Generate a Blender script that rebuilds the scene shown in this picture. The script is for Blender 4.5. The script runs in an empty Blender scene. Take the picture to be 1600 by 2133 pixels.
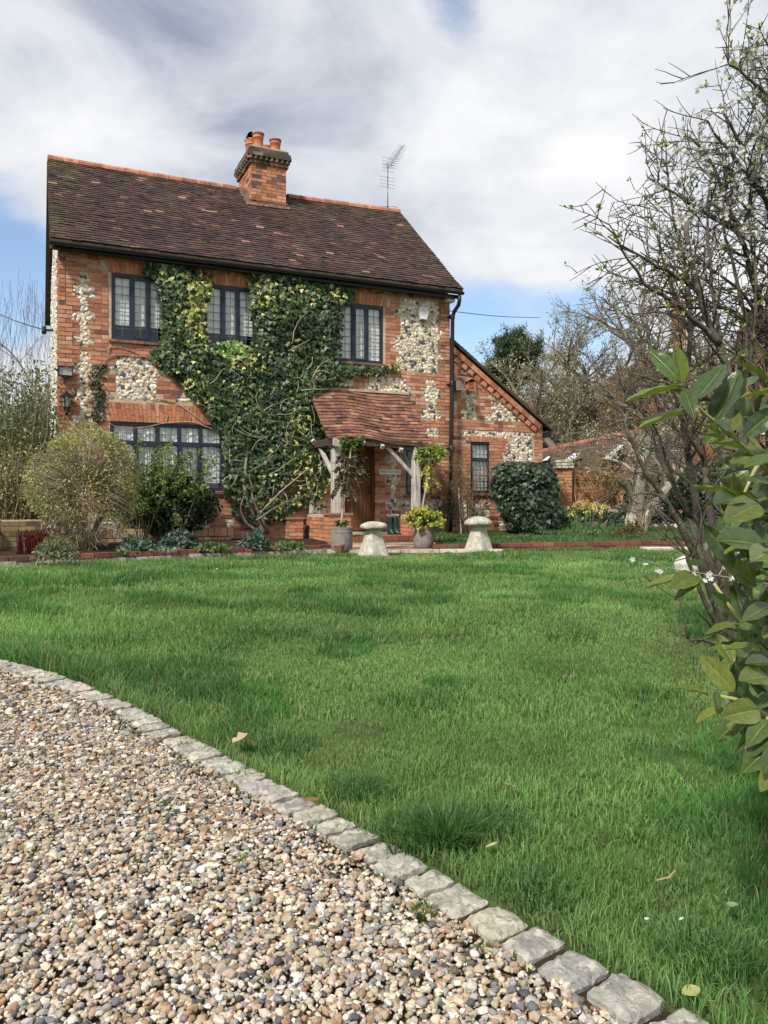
import bpy, math, random
import numpy as np
from math import sin, cos, pi, radians, sqrt, atan2

# ------------------------------------------------------------------ camera, sky, sun, exposure
SC = bpy.context.scene
COL = SC.collection
FPX, CXP, HYP, EYE = 1602.0, 800.0, 1045.0, 0.85      # focal length, centre, eye level (photo pixels) and eye height (m)
cam_d = bpy.data.cameras.new('camera')
cam_d.sensor_fit = 'AUTO'
cam_d.sensor_width = 36.0
cam_d.lens = FPX / 2133.0 * 36.0
cam_d.shift_y = -(1066.5 - HYP) / 2133.0
cam_d.clip_start = 0.05
cam_d.clip_end = 3000
cam = bpy.data.objects.new('camera', cam_d)
cam.location = (0, 0, EYE)
cam.rotation_euler = (radians(90), 0, 0)
COL.objects.link(cam)
SC.camera = cam

SUN_DIR = np.array([-0.47, -0.76, 0.92]); SUN_DIR = SUN_DIR / np.linalg.norm(SUN_DIR)
sun_el = math.asin(SUN_DIR[2]); sun_az = atan2(SUN_DIR[0], SUN_DIR[1])
sun_d = bpy.data.lights.new('sun', 'SUN')
sun_d.energy = 3.3
sun_d.angle = radians(6.0)
sun_d.color = (1.0, 0.955, 0.88)
sun = bpy.data.objects.new('sun', sun_d)
sun.rotation_euler = (radians(90) - sun_el, 0, pi - sun_az)
COL.objects.link(sun)

W = bpy.data.worlds.new("World"); SC.world = W; W.use_nodes = True
def build_sky():
    nt = W.node_tree; N = nt.nodes; L = nt.links; N.clear()
    out = N.new('ShaderNodeOutputWorld'); bg = N.new('ShaderNodeBackground')
    bg.inputs['Strength'].default_value = 0.13
    sky = N.new('ShaderNodeTexSky'); sky.sky_type = 'NISHITA'; sky.sun_disc = False
    sky.sun_elevation = sun_el; sky.sun_rotation = sun_az
    sky.air_density = 1.0; sky.dust_density = 1.2; sky.ozone_density = 1.5
    tc = N.new('ShaderNodeTexCoord')
    def vm(op, a, b=None, s=None):
        n = N.new('ShaderNodeVectorMath'); n.operation = op
        L.new(a, n.inputs[0])
        if b is not None:
            if isinstance(b, (tuple, list)): n.inputs[1].default_value = b
            else: L.new(b, n.inputs[1])
        if s is not None: n.inputs['Scale'].default_value = s
        return n
    def ma(op, a, b=None, clamp=False, c=None):
        n = N.new('ShaderNodeMath'); n.operation = op; n.use_clamp = clamp
        for i, v in ((0, a), (1, b), (2, c)):
            if v is None: continue
            if isinstance(v, (int, float)): n.inputs[i].default_value = v
            else: L.new(v, n.inputs[i])
        return n.outputs[0]
    d = vm('NORMALIZE', tc.outputs['Generated']).outputs[0]
    sp = N.new('ShaderNodeSeparateXYZ'); L.new(d, sp.inputs[0])
    zz = ma('MAXIMUM', sp.outputs[2], 0.0)
    den = ma('ADD', zz, 0.32)
    cb = N.new('ShaderNodeCombineXYZ')
    L.new(sp.outputs[0], cb.inputs[0]); L.new(sp.outputs[1], cb.inputs[1]); L.new(ma('MULTIPLY', sp.outputs[2], 1.9), cb.inputs[2])
    def noise(scale, detail, rough, off, dist=0.0):
        n = N.new('ShaderNodeTexNoise'); n.inputs['Scale'].default_value = scale; n.inputs['Detail'].default_value = detail
        n.inputs['Roughness'].default_value = rough; n.inputs['Distortion'].default_value = dist
        L.new(vm('ADD', cb.outputs[0], off).outputs[0], n.inputs['Vector'])
        return n.outputs['Fac']
    def mass(px, py, sharp, amt):                      # one big cloud mass in the direction seen at (px,py) of the photo
        v = np.array([(px - CXP) / FPX, 1.0, (HYP - py) / FPX]); v /= np.linalg.norm(v)
        dt = N.new('ShaderNodeVectorMath'); dt.operation = 'DOT_PRODUCT'; L.new(d, dt.inputs[0]); dt.inputs[1].default_value = tuple(v)
        return ma('MULTIPLY', ma('EXPONENT', ma('MULTIPLY', ma('SUBTRACT', dt.outputs['Value'], 1.0), sharp)), amt)
    def total(base, ms):
        for m in ms: base = ma('ADD', base, m)
        return base
    dens = noise(2.6, 7.0, 0.55, (3.1, 7.7, 0.4), 0.3)
    # coverage: almost everywhere, with gaps near the horizon left and right
    cov = total(dens, [mass(15, 575, 300, -0.30), mass(985, 690, 380, -0.37), mass(965, 15, 700, -0.30), mass(650, 372, 500, -0.30), mass(1230, 690, 420, -0.30), mass(60, 620, 500, -0.2),
                       mass(450, 300, 30, 0.16), mass(1250, 250, 16, 0.22)])
    cr = N.new('ShaderNodeMapRange'); cr.interpolation_type = 'SMOOTHSTEP'
    L.new(cov, cr.inputs['Value']); cr.inputs['From Min'].default_value = 0.22; cr.inputs['From Max'].default_value = 0.46
    # brightness of the cloud: soft grey undersides, white tops
    b1 = noise(4.2, 9.0, 0.56, (11.3, 2.2, 0.7), 0.3)
    b2 = noise(1.6, 3.0, 0.5, (1.3, 9.2, 0.2))
    br = total(ma('ADD', ma('MULTIPLY', ma('ADD', ma('MULTIPLY', b1, 0.65), ma('MULTIPLY', b2, 0.35)), 1.45), -0.235),
               [mass(520, 180, 34, -0.22), mass(860, 60, 110, -0.10), mass(140, 200, 60, -0.10), mass(900, 300, 60, 0.10), mass(1130, 120, 34, 0.20), mass(330, 340, 160, 0.15),
                mass(640, 310, 400, 0.10), mass(1100, 360, 220, -0.14), mass(1050, 600, 60, 0.12), mass(60, 440, 160, 0.12), mass(50, 40, 60, 0.08)])
    ramp = N.new('ShaderNodeValToRGB'); L.new(br, ramp.inputs[0])
    e = ramp.color_ramp.elements
    e[0].position = 0.27; e[0].color = (0.30, 0.345, 0.445, 1)
    e[1].position = 0.74; e[1].color = (0.90, 0.90, 0.91, 1)
    m1 = e.new(0.50); m1.color = (0.64, 0.67, 0.725, 1)
    cs = vm('SCALE', ramp.outputs['Color'], s=5.7)
    mix = N.new('ShaderNodeMix'); mix.data_type = 'RGBA'
    L.new(cr.outputs[0], mix.inputs['Factor'])
    boost = vm('MULTIPLY', sky.outputs[0], (1.0, 1.0, 1.0))
    L.new(boost.outputs[0], mix.inputs['A']); L.new(cs.outputs[0], mix.inputs['B'])
    L.new(mix.outputs['Result'], bg.inputs['Color']); L.new(bg.outputs[0], out.inputs['Surface'])
build_sky()
SC.view_settings.view_transform = 'Standard'
SC.view_settings.look = 'None'
SC.view_settings.exposure = 0.6
SC.view_settings.gamma = 1.0
SC.view_settings.use_curve_mapping = False
SC.render.engine = 'CYCLES'
SC.cycles.use_denoising = True
SC.cycles.max_bounces = 6; SC.cycles.diffuse_bounces = 3; SC.cycles.glossy_bounces = 3
SC.cycles.transmission_bounces = 4; SC.cycles.transparent_max_bounces = 8
SC.cycles.caustics_reflective = False; SC.cycles.caustics_refractive = False

# ------------------------------------------------------------------ helpers
R = random.Random(7)
G = np.random.default_rng(11)
A = np.array
def at(px, py, d):                                     # point seen at (px,py) at distance d along the view axis
    return A([(px - CXP) / FPX * d, d, EYE - (py - HYP) / FPX * d])
def on_z(px, py, z=0.0):
    d = (EYE - z) * FPX / (py - HYP)
    return A([(px - CXP) / FPX * d, d, z])
def proj(p):
    return CXP + FPX * p[..., 0] / p[..., 1], HYP + FPX * (EYE - p[..., 2]) / p[..., 1]
TH = radians(24.5); CT, ST = cos(TH), sin(TH); HOX, HOY = -5.72, 13.5
def fac(px, py, v=0.0):                                # (u, z) on the front wall, v metres in front of it
    k = (px - CXP) / FPX; ox = HOX + v * ST; oy = HOY - v * CT
    u = (k * oy - ox) / (CT - k * ST); Y = oy + u * ST
    return u, EYE - (py - HYP) / FPX * Y
def h2w(p):                                            # cottage coordinates (u, depth into house, z) -> world
    p = np.asarray(p, float)
    x = HOX + p[..., 0] * CT - p[..., 1] * ST; y = HOY + p[..., 0] * ST + p[..., 1] * CT
    return np.stack([x, y, p[..., 2]], -1)
def inpoly(x, y, poly):
    x = np.asarray(x, float); y = np.asarray(y, float); ins = np.zeros(x.shape, bool); n = len(poly)
    for i in range(n):
        x1, y1 = poly[i]; x2, y2 = poly[(i + 1) % n]
        c = ((y1 > y) != (y2 > y)) & (x < (x2 - x1) * (y - y1) / ((y2 - y1) or 1e-9) + x1)
        ins ^= c
    return ins
_NT = G.random((64, 64))
def vnoise(x, y, s=1.0):                               # smooth 2D value noise 0..1
    x = np.asarray(x, float) * s + 100.3; y = np.asarray(y, float) * s + 57.1
    xi = np.floor(x).astype(int); yi = np.floor(y).astype(int); fx = x - xi; fy = y - yi
    fx = fx * fx * (3 - 2 * fx); fy = fy * fy * (3 - 2 * fy)
    g = lambda a, b: _NT[a % 64, b % 64]
    return (g(xi, yi) * (1 - fx) + g(xi + 1, yi) * fx) * (1 - fy) + (g(xi, yi + 1) * (1 - fx) + g(xi + 1, yi + 1) * fx) * fy
def fbm(x, y, s=1.0):
    return 0.55 * vnoise(x, y, s) + 0.3 * vnoise(x, y, s * 2.1) + 0.15 * vnoise(x, y, s * 4.3)

class Acc:                                             # collects shapes into one mesh
    def __init__(self): self.V = []; self.F = []; self.C = []; self.n = 0
    def add(self, V, F, c=(1, 1, 1)):
        V = np.asarray(V, float).reshape(-1, 3)
        self.V.append(V); c = np.asarray(c, float)
        self.C.append(np.broadcast_to(c, (len(V), 3)) if c.ndim == 1 else c)
        for f in (F if isinstance(F, list) else [F]):
            self.F.append(np.asarray(f, int) + self.n)
        self.n += len(V); return self
    def build(self, name, mat, parent=None, smooth=False):
        me = bpy.data.meshes.new(name)
        V = np.concatenate(self.V); C = np.concatenate(self.C)
        loops = np.concatenate([f.ravel() for f in self.F])
        tot = np.concatenate([np.full(len(f), f.shape[1]) for f in self.F])
        me.vertices.add(len(V)); me.vertices.foreach_set('co', V.astype(np.float32).ravel())
        me.loops.add(len(loops)); me.loops.foreach_set('vertex_index', loops.astype(np.int32))
        me.polygons.add(len(tot))
        st = np.concatenate([[0], np.cumsum(tot)[:-1]])
        me.polygons.foreach_set('loop_start', st.astype(np.int32)); me.polygons.foreach_set('loop_total', tot.astype(np.int32))
        me.polygons.foreach_set('use_smooth', np.full(len(tot), bool(smooth)))
        at_ = me.attributes.new('Col', 'FLOAT_COLOR', 'POINT')
        at_.data.foreach_set('color', np.concatenate([C, np.ones((len(C), 1))], 1).astype(np.float32).ravel())
        me.materials.append(mat)
        me.update(calc_edges=True); me.validate()
        return link(name, me, parent)
def link(name, me, parent=None):
    o = bpy.data.objects.new(name, me); COL.objects.link(o)
    if parent is not None: o.parent = parent
    return o
def piece(name, VFC, mat, parent=None, smooth=False):
    return Acc().add(*VFC).build(name, mat, parent, smooth)
def thing(name, label, cat, loc=(0, 0, 0), rz=0.0, group=None):
    o = bpy.data.objects.new(name, None); COL.objects.link(o)
    o.location = tuple(loc); o.rotation_euler = (0, 0, rz); o.empty_display_size = 0.1
    o['label'] = label; o['category'] = cat
    if group: o['group'] = group
    return o
def tag(o, label, cat, group=None):
    o['label'] = label; o['category'] = cat
    if group: o['group'] = group
    return o
def kind(o, k): o['kind'] = k; return o
def dup(o, parent=None):
    c = o.copy(); COL.objects.link(c); c.parent = parent
    for ch in [x for x in SRC.get(o.name, [])]: dup(ch, c)
    return c
SRC = {}

BOXF = A([[0, 3, 2, 1], [4, 5, 6, 7], [0, 1, 5, 4], [1, 2, 6, 5], [2, 3, 7, 6], [3, 0, 4, 7]])
def box(x0, x1, y0, y1, z0, z1, c=(1, 1, 1), j=0.0):
    V = A([[x0, y0, z0], [x1, y0, z0], [x1, y1, z0], [x0, y1, z0], [x0, y0, z1], [x1, y0, z1], [x1, y1, z1], [x0, y1, z1]], float)
    if j: V = V + G.uniform(-j, j, V.shape)
    return V, BOXF, c
def bar(p, q, w, h=None, c=(1, 1, 1), up=(0, 0, 1)):   # a rectangular bar from p to q
    p = A(p, float); q = A(q, float); d = q - p; d = d / np.linalg.norm(d); up = A(up, float)
    s = np.cross(d, up)
    if np.linalg.norm(s) < 1e-4: s = np.cross(d, A([1.0, 0.3, 0]))
    s /= np.linalg.norm(s); t = np.cross(s, d); h = h or w
    a = s * w / 2; b = t * h / 2
    V = A([p - a - b, p + a - b, p + a + b, p - a + b, q - a - b, q + a - b, q + a + b, q - a + b])
    return V, A([[0, 1, 2, 3], [4, 7, 6, 5], [0, 4, 5, 1], [1, 5, 6, 2], [2, 6, 7, 3], [3, 7, 4, 0]]), c
def tube(pts, rad, n=6, c=(1, 1, 1), cap=True):
    P = np.asarray(pts, float); m = len(P); rad = np.broadcast_to(np.asarray(rad, float), (m,))
    T = np.gradient(P, axis=0); T /= np.linalg.norm(T, axis=1)[:, None] + 1e-12
    a = A([0.0, 0, 1]) if abs(T[0, 2]) < 0.9 else A([1.0, 0, 0])
    u = np.cross(T[0], a); u /= np.linalg.norm(u)
    ang = np.arange(n) * 2 * pi / n; ca = np.cos(ang)[:, None]; sa = np.sin(ang)[:, None]
    V = np.empty((m, n, 3))
    for i in range(m):
        u = u - T[i] * np.dot(u, T[i]); nu = np.linalg.norm(u)
        u = u / nu if nu > 1e-6 else np.cross(T[i], A([0.3, 0.9, 0.1]))
        w = np.cross(T[i], u)
        V[i] = P[i] + rad[i] * (ca * u + sa * w)
    i = np.arange(m - 1)[:, None] * n; k = np.arange(n)[None, :]; k2 = (k + 1) % n
    F = np.stack([i + k, i + k2, i + n + k2, i + n + k], -1).reshape(-1, 4)
    Fs = [F]
    if cap and n >= 3:
        Fs = [F, np.arange(n)[None, ::-1], (np.arange(n) + (m - 1) * n)[None, :]]
    return V.reshape(-1, 3), Fs, c
def lathe(prof, n=20, c=(1, 1, 1), cx=0.0, cy=0.0, cz=0.0, close=True):
    m = len(prof); ang = np.arange(n) * 2 * pi / n
    V = A([[cx + r * cos(t), cy + r * sin(t), cz + z] for r, z in prof for t in ang])
    i = np.arange(m - 1)[:, None] * n; k = np.arange(n)[None, :]; k2 = (k + 1) % n
    F = np.stack([i + k, i + k2, i + n + k2, i + n + k], -1).reshape(-1, 4)
    return V, [F] + ([np.arange(n)[None, ::-1], (np.arange(n) + (m - 1) * n)[None, :]] if close else []), c
def ico(sub=0):
    t = (1 + sqrt(5)) / 2
    V = [[-1, t, 0], [1, t, 0], [-1, -t, 0], [1, -t, 0], [0, -1, t], [0, 1, t], [0, -1, -t], [0, 1, -t], [t, 0, -1], [t, 0, 1], [-t, 0, -1], [-t, 0, 1]]
    F = [[0, 11, 5], [0, 5, 1], [0, 1, 7], [0, 7, 10], [0, 10, 11], [1, 5, 9], [5, 11, 4], [11, 10, 2], [10, 7, 6], [7, 1, 8],
         [3, 9, 4], [3, 4, 2], [3, 2, 6], [3, 6, 8], [3, 8, 9], [4, 9, 5], [2, 4, 11], [6, 2, 10], [8, 6, 7], [9, 8, 1]]
    V = [list(A(v) / np.linalg.norm(v)) for v in V]
    for _ in range(sub):
        cache = {}; NF = []
        def mid(a, b):
            k = (min(a, b), max(a, b))
            if k not in cache:
                v = A(V[a]) + A(V[b]); V.append(list(v / np.linalg.norm(v))); cache[k] = len(V) - 1
            return cache[k]
        for a, b, c in F:
            x, y, z = mid(a, b), mid(b, c), mid(c, a); NF += [[a, x, z], [b, y, x], [c, z, y], [x, y, z]]
        F = NF
    return A(V, float), A(F, int)
ICO0, ICO1, ICO2 = ico(0), ico(1), ico(2)
def mass_add(acc, V0, F0, M, P, C):                    # many copies of a small shape: M (n,3,3), P (n,3), C (n,3) or (n,k,3)
    n = len(P)
    if n == 0: return
    V = np.einsum('nij,kj->nki', M, V0) + P[:, None, :]
    F = (F0[None] + (np.arange(n) * len(V0))[:, None, None]).reshape(-1, F0.shape[1])
    C = np.asarray(C, float)
    if C.ndim == 2: C = np.repeat(C[:, None, :], len(V0), 1)
    acc.add(V.reshape(-1, 3), F, C.reshape(-1, 3))
def rand_rot(n, g=G):
    q = g.normal(size=(n, 4)); q /= np.linalg.norm(q, axis=1)[:, None]; w, x, y, z = q.T
    return np.stack([np.stack([1 - 2 * (y * y + z * z), 2 * (x * y - z * w), 2 * (x * z + y * w)], -1),
                     np.stack([2 * (x * y + z * w), 1 - 2 * (x * x + z * z), 2 * (y * z - x * w)], -1),
                     np.stack([2 * (x * z - y * w), 2 * (y * z + x * w), 1 - 2 * (x * x + y * y)], -1)], 1)
def frames(d, nrm):                                    # rotation matrices with y along d and z near nrm
    d = d / (np.linalg.norm(d, axis=1)[:, None] + 1e-9)
    x = np.cross(d, nrm); x /= np.linalg.norm(x, axis=1)[:, None] + 1e-9
    z = np.cross(x, d)
    return np.stack([x, d, z], -1)
def pick_cols(pal, n, g=G, jit=0.12):                  # pal: list of (weight, colour)
    w = A([p[0] for p in pal], float); c = A([p[1] for p in pal], float)
    k = g.choice(len(pal), n, p=w / w.sum())
    return np.clip(c[k] * (1 + g.normal(0, jit, (n, 1))) * (1 + g.normal(0, jit * 0.25, (n, 3))), 0.004, 0.95)

# ------------------------------------------------------------------ materials (procedural; base colour from the mesh or fixed)
def M(name, col=None, rough=0.85, var=0.3, vs=8.0, bump=0.3, bs=60.0, spec=0.3, metal=0.0, spots=None, transl=0.0, tcol=None, coat=0.0, stretch=None, obj_var=0.0):
    m = bpy.data.materials.new(name); m.use_nodes = True
    nt = m.node_tree; N = nt.nodes; L = nt.links
    b = N['Principled BSDF']; out = N['Material Output']
    b.inputs['Roughness'].default_value = rough; b.inputs['Specular IOR Level'].default_value = spec; b.inputs['Metallic'].default_value = metal
    if coat: b.inputs['Coat Weight'].default_value = coat; b.inputs['Coat Roughness'].default_value = 0.15
    if col is None:
        a = N.new('ShaderNodeAttribute'); a.attribute_name = 'Col'; c = a.outputs['Color']
    else:
        a = N.new('ShaderNodeRGB'); a.outputs[0].default_value = (*col, 1); c = a.outputs[0]
    tc = N.new('ShaderNodeTexCoord'); vec = tc.outputs['Object']
    if stretch:
        mp = N.new('ShaderNodeMapping'); mp.inputs['Scale'].default_value = stretch; L.new(vec, mp.inputs['Vector']); vec = mp.outputs[0]
    def noise(s, det=5.0, ro=0.6):
        n = N.new('ShaderNodeTexNoise'); n.inputs['Scale'].default_value = s; n.inputs['Detail'].default_value = det; n.inputs['Roughness'].default_value = ro
        L.new(vec, n.inputs['Vector']); return n.outputs['Fac']
    def rng(f, a0, a1, b0, b1):
        r = N.new('ShaderNodeMapRange'); L.new(f, r.inputs[0])
        for i, v in enumerate((a0, a1, b0, b1)): r.inputs[i + 1].default_value = v
        return r.outputs[0]
    if var:
        v = rng(noise(vs), 0.28, 0.72, 1 - var, 1 + var)
        h = N.new('ShaderNodeVectorMath'); h.operation = 'SCALE'; L.new(c, h.inputs[0]); L.new(v, h.inputs['Scale']); c = h.outputs[0]
    if obj_var:
        oi = N.new('ShaderNodeObjectInfo'); v = rng(oi.outputs['Random'], 0, 1, 1 - obj_var, 1 + obj_var)
        h = N.new('ShaderNodeVectorMath'); h.operation = 'SCALE'; L.new(c, h.inputs[0]); L.new(v, h.inputs['Scale']); c = h.outputs[0]
    for (sc_, ssc, lo, hi, amt) in (spots or []):
        f = rng(noise(ssc, 6.0, 0.65), lo, hi, 0, amt)
        mx = N.new('ShaderNodeMix'); mx.data_type = 'RGBA'; L.new(f, mx.inputs['Factor']); L.new(c, mx.inputs['A']); mx.inputs['B'].default_value = (*sc_, 1)
        c = mx.outputs['Result']
    L.new(c, b.inputs['Base Color'])
    if bump:
        bp = N.new('ShaderNodeBump'); bp.inputs['Strength'].default_value = bump; bp.inputs['Distance'].default_value = 0.01
        L.new(noise(bs, 6.0, 0.65), bp.inputs['Height']); L.new(bp.outputs[0], b.inputs['Normal'])
    if transl:
        tr = N.new('ShaderNodeBsdfTranslucent'); ms = N.new('ShaderNodeMixShader'); ms.inputs[0].default_value = transl
        if tcol:
            h = N.new('ShaderNodeVectorMath'); h.operation = 'MULTIPLY'; L.new(c, h.inputs[0]); h.inputs[1].default_value = tcol; L.new(h.outputs[0], tr.inputs['Color'])
        else: L.new(c, tr.inputs['Color'])
        L.new(b.outputs[0], ms.inputs[1]); L.new(tr.outputs[0], ms.inputs[2]); L.new(ms.outputs[0], out.inputs['Surface'])
    return m
def glass_mat():
    m = bpy.data.materials.new('window_glass'); m.use_nodes = True; nt = m.node_tree; N = nt.nodes; L = nt.links; N.clear()
    out = N.new('ShaderNodeOutputMaterial'); t = N.new('ShaderNodeBsdfTransparent'); g = N.new('ShaderNodeBsdfGlossy')
    t.inputs['Color'].default_value = (0.995, 0.998, 0.995, 1); g.inputs['Roughness'].default_value = 0.02
    f = N.new('ShaderNodeLayerWeight'); pw_ = N.new('ShaderNodeMath'); pw_.operation = 'POWER'; L.new(f.outputs['Facing'], pw_.inputs[0]); pw_.inputs[1].default_value = 5.0
    r = N.new('ShaderNodeMapRange'); L.new(pw_.outputs[0], r.inputs[0])
    r.inputs[1].default_value = 0; r.inputs[2].default_value = 1; r.inputs[3].default_value = 0.045; r.inputs[4].default_value = 1.0
    tc = N.new('ShaderNodeTexCoord'); n = N.new('ShaderNodeTexNoise'); n.inputs['Scale'].default_value = 9; L.new(tc.outputs['Object'], n.inputs['Vector'])
    bp = N.new('ShaderNodeBump'); bp.inputs['Strength'].default_value = 0.05; bp.inputs['Distance'].default_value = 0.02; L.new(n.outputs[0], bp.inputs['Height']); L.new(bp.outputs[0], g.inputs['Normal'])
    ms = N.new('ShaderNodeMixShader'); L.new(r.outputs[0], ms.inputs[0]); L.new(t.outputs[0], ms.inputs[1]); L.new(g.outputs[0], ms.inputs[2]); L.new(ms.outputs[0], out.inputs['Surface'])
    return m
mBrick = M('brick_clay', None, 0.9, 0.22, 14, 0.5, 90, 0.15, spots=[((0.42, 0.33, 0.25), 26, 0.60, 0.75, 0.35), ((0.05, 0.04, 0.035), 5, 0.62, 0.8, 0.45)])
mMortar = M('lime_mortar', (0.50, 0.39, 0.28), 0.95, 0.25, 9, 0.6, 120, 0.1)
mFlint = M('flint_stone', None, 0.55, 0.3, 22, 0.35, 70, 0.4, spots=[((0.05, 0.05, 0.055), 18, 0.58, 0.68, 0.8), ((0.50, 0.40, 0.24), 9, 0.56, 0.75, 0.5)])
mTile = M('clay_roof_tile', None, 0.9, 0.35, 7, 0.5, 80, 0.15, spots=[((0.028, 0.022, 0.020), 3.0, 0.50, 0.72, 0.6), ((0.30, 0.26, 0.22), 30, 0.66, 0.75, 0.5)])
mMossTile = mTile
mFrame = M('painted_window_metal', (0.022, 0.030, 0.046), 0.45, 0.15, 20, 0.1, 80, 0.4)
mLead = M('leading', (0.12, 0.13, 0.14), 0.5, 0.15, 30, 0.1, 80, 0.4)
mGlass = glass_mat()
mBlind = M('blind_cloth', (0.88, 0.87, 0.84), 0.9, 0.08, 6, 0.05, 40, 0.1)
mIron = M('black_painted_iron', (0.012, 0.012, 0.014), 0.45, 0.2, 20, 0.15, 60, 0.4)
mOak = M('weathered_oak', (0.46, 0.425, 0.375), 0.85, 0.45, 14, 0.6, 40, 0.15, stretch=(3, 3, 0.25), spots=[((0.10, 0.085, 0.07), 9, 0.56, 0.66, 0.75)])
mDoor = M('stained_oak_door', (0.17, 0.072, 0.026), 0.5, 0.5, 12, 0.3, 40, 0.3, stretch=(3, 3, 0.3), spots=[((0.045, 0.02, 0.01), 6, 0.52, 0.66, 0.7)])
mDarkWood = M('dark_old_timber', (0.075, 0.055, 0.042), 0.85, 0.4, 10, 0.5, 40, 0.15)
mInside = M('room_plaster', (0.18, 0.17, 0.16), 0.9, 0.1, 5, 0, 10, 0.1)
mWhite = M('white_paint', (0.74, 0.73, 0.69), 0.5, 0.1, 12, 0.1, 60, 0.3)
mStone = M('old_limestone', (0.42, 0.39, 0.32), 0.95, 0.35, 9, 0.9, 55, 0.15, spots=[((0.62, 0.60, 0.54), 13, 0.52, 0.62, 0.7), ((0.12, 0.11, 0.085), 16, 0.58, 0.70, 0.7), ((0.30, 0.27, 0.12), 6, 0.6, 0.72, 0.4)])
mSett = M('granite_sett', None, 0.95, 0.42, 16, 1.0, 70, 0.15, spots=[((0.60, 0.56, 0.46), 26, 0.53, 0.60, 0.6), ((0.10, 0.095, 0.08), 38, 0.58, 0.66, 0.75), ((0.17, 0.16, 0.06), 11, 0.62, 0.74, 0.5)])
mPebble = M('gravel_pebble', None, 0.7, 0.2, 60, 0.25, 220, 0.25, spots=[((0.55, 0.46, 0.33), 95, 0.62, 0.70, 0.45)])
mSoil = M('dark_soil', (0.045, 0.032, 0.022), 1.0, 0.5, 14, 1.0, 40, 0.05)
mGrit = M('gravel_bed', (0.16, 0.125, 0.09), 1.0, 0.6, 60, 1.0, 130, 0.05)
mTurf = M('turf', (0.070, 0.115, 0.034), 1.0, 0.5, 5, 1.0, 60, 0.05, spots=[((0.10, 0.085, 0.045), 30, 0.52, 0.66, 0.6)])
mField = M('rough_field', (0.05, 0.085, 0.025), 1.0, 0.5, 0.6, 0.6, 6, 0.05)
mGrass = M('grass_blade', None, 0.5, 0.12, 3, 0, 10, 0.3, transl=0.42, tcol=(1.1, 1.25, 0.7))
mLeaf = M('leaf', None, 0.45, 0.2, 9, 0, 10, 0.35, transl=0.28, tcol=(1.1, 1.3, 0.5))
mGloss = M('glossy_leaf', None, 0.44, 0.2, 9, 0, 10, 0.45, transl=0.15, tcol=(1.1, 1.3, 0.5))
mBark = M('bark', None, 0.95, 0.4, 12, 0.8, 50, 0.1, spots=[((0.34, 0.34, 0.30), 14, 0.56, 0.68, 0.6)])
mTwig = M('twig', None, 0.9, 0.3, 30, 0.3, 90, 0.1)
mPetal = M('petal', None, 0.6, 0.08, 20, 0, 10, 0.2, transl=0.3)
mTerra = M('terracotta', (0.50, 0.20, 0.11), 0.85, 0.2, 10, 0.3, 60, 0.15, spots=[((0.30, 0.22, 0.18), 7, 0.58, 0.75, 0.6)])
mPotGrey = M('weathered_pot', (0.22, 0.20, 0.175), 0.9, 0.3, 9, 0.5, 50, 0.15, spots=[((0.40, 0.37, 0.32), 15, 0.58, 0.72, 0.6), ((0.10, 0.09, 0.07), 6, 0.6, 0.75, 0.6)])
mSteel = M('aerial_metal', (0.32, 0.33, 0.35), 0.45, 0.1, 20, 0, 60, 0.4, metal=0.6)
mRubber = M('green_rubber', (0.012, 0.05, 0.032), 0.4, 0.1, 10, 0, 60, 0.4)
mPlate = M('sign_plate', (0.88, 0.86, 0.79), 0.5, 0.08, 15, 0.05, 60, 0.3)
mInk = M('black_lettering', (0.02, 0.02, 0.02), 0.6, 0, 10, 0, 60, 0.2)
mRoofFar = M('far_roof_tile', None, 0.9, 0.35, 2, 0.4, 20, 0.1)
mLight = M('grey_plastic', (0.55, 0.56, 0.56), 0.5, 0.08, 15, 0, 60, 0.3)
# ------------------------------------------------------------------ the setting: ground, lawn, drive, beds
SETT_PX = [(0, 1378), (75, 1400), (150, 1425), (230, 1457), (300, 1495), (400, 1560), (500, 1605), (600, 1665), (730, 1735), (860, 1812), (940, 1858), (1040, 1912), (1120, 1965), (1210, 2025), (1320, 2085), (1420, 2130)]
_c = [on_z(x, y, 0.0)[:2] for x, y in SETT_PX]
CURVE = A([(-9.0, 7.0), (-5.4, 6.1), (-3.4, 5.05)] + [tuple(p) for p in _c] + [(0.62, 1.05), (0.78, 0.7), (0.95, 0.2), (1.05, -0.6)])
def resample(P, step):
    P = np.asarray(P, float); seg = np.linalg.norm(np.diff(P, axis=0), axis=1); s = np.concatenate([[0], np.cumsum(seg)])
    t = np.arange(0, s[-1], step); return np.stack([np.interp(t, s, P[:, k]) for k in range(P.shape[1])], 1)
def smooth(P, k=3):
    for _ in range(k):
        Q = P.copy(); Q[1:-1] = 0.25 * P[:-2] + 0.5 * P[1:-1] + 0.25 * P[2:]; P = Q
    return P
CUR = smooth(resample(CURVE, 0.05), 40)
def side(x, y, off=0.0):                               # signed distance to the sett line: >0 on the lawn
    x = np.asarray(x, float); y = np.asarray(y, float)
    best = np.full(x.shape, 1e9); sg = np.zeros(x.shape)
    Pn = CUR[::3]
    for i in range(len(Pn) - 1):
        a = Pn[i]; d = Pn[i + 1] - a; L2 = d @ d
        t = np.clip(((x - a[0]) * d[0] + (y - a[1]) * d[1]) / L2, 0, 1)
        dx = x - a[0] - t * d[0]; dy = y - a[1] - t * d[1]; q = dx * dx + dy * dy
        m = q < best; best = np.where(m, q, best); sg = np.where(m, np.sign(d[0] * dy - d[1] * dx), sg)
    return np.sqrt(best) * sg
LE = A([(-9.0, 6.9), (-7.0, 8.55), (-5.04, 10.09), (-2.9, 11.64), (-0.89, 12.97)])       # outer foot of the left bed edging
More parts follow.
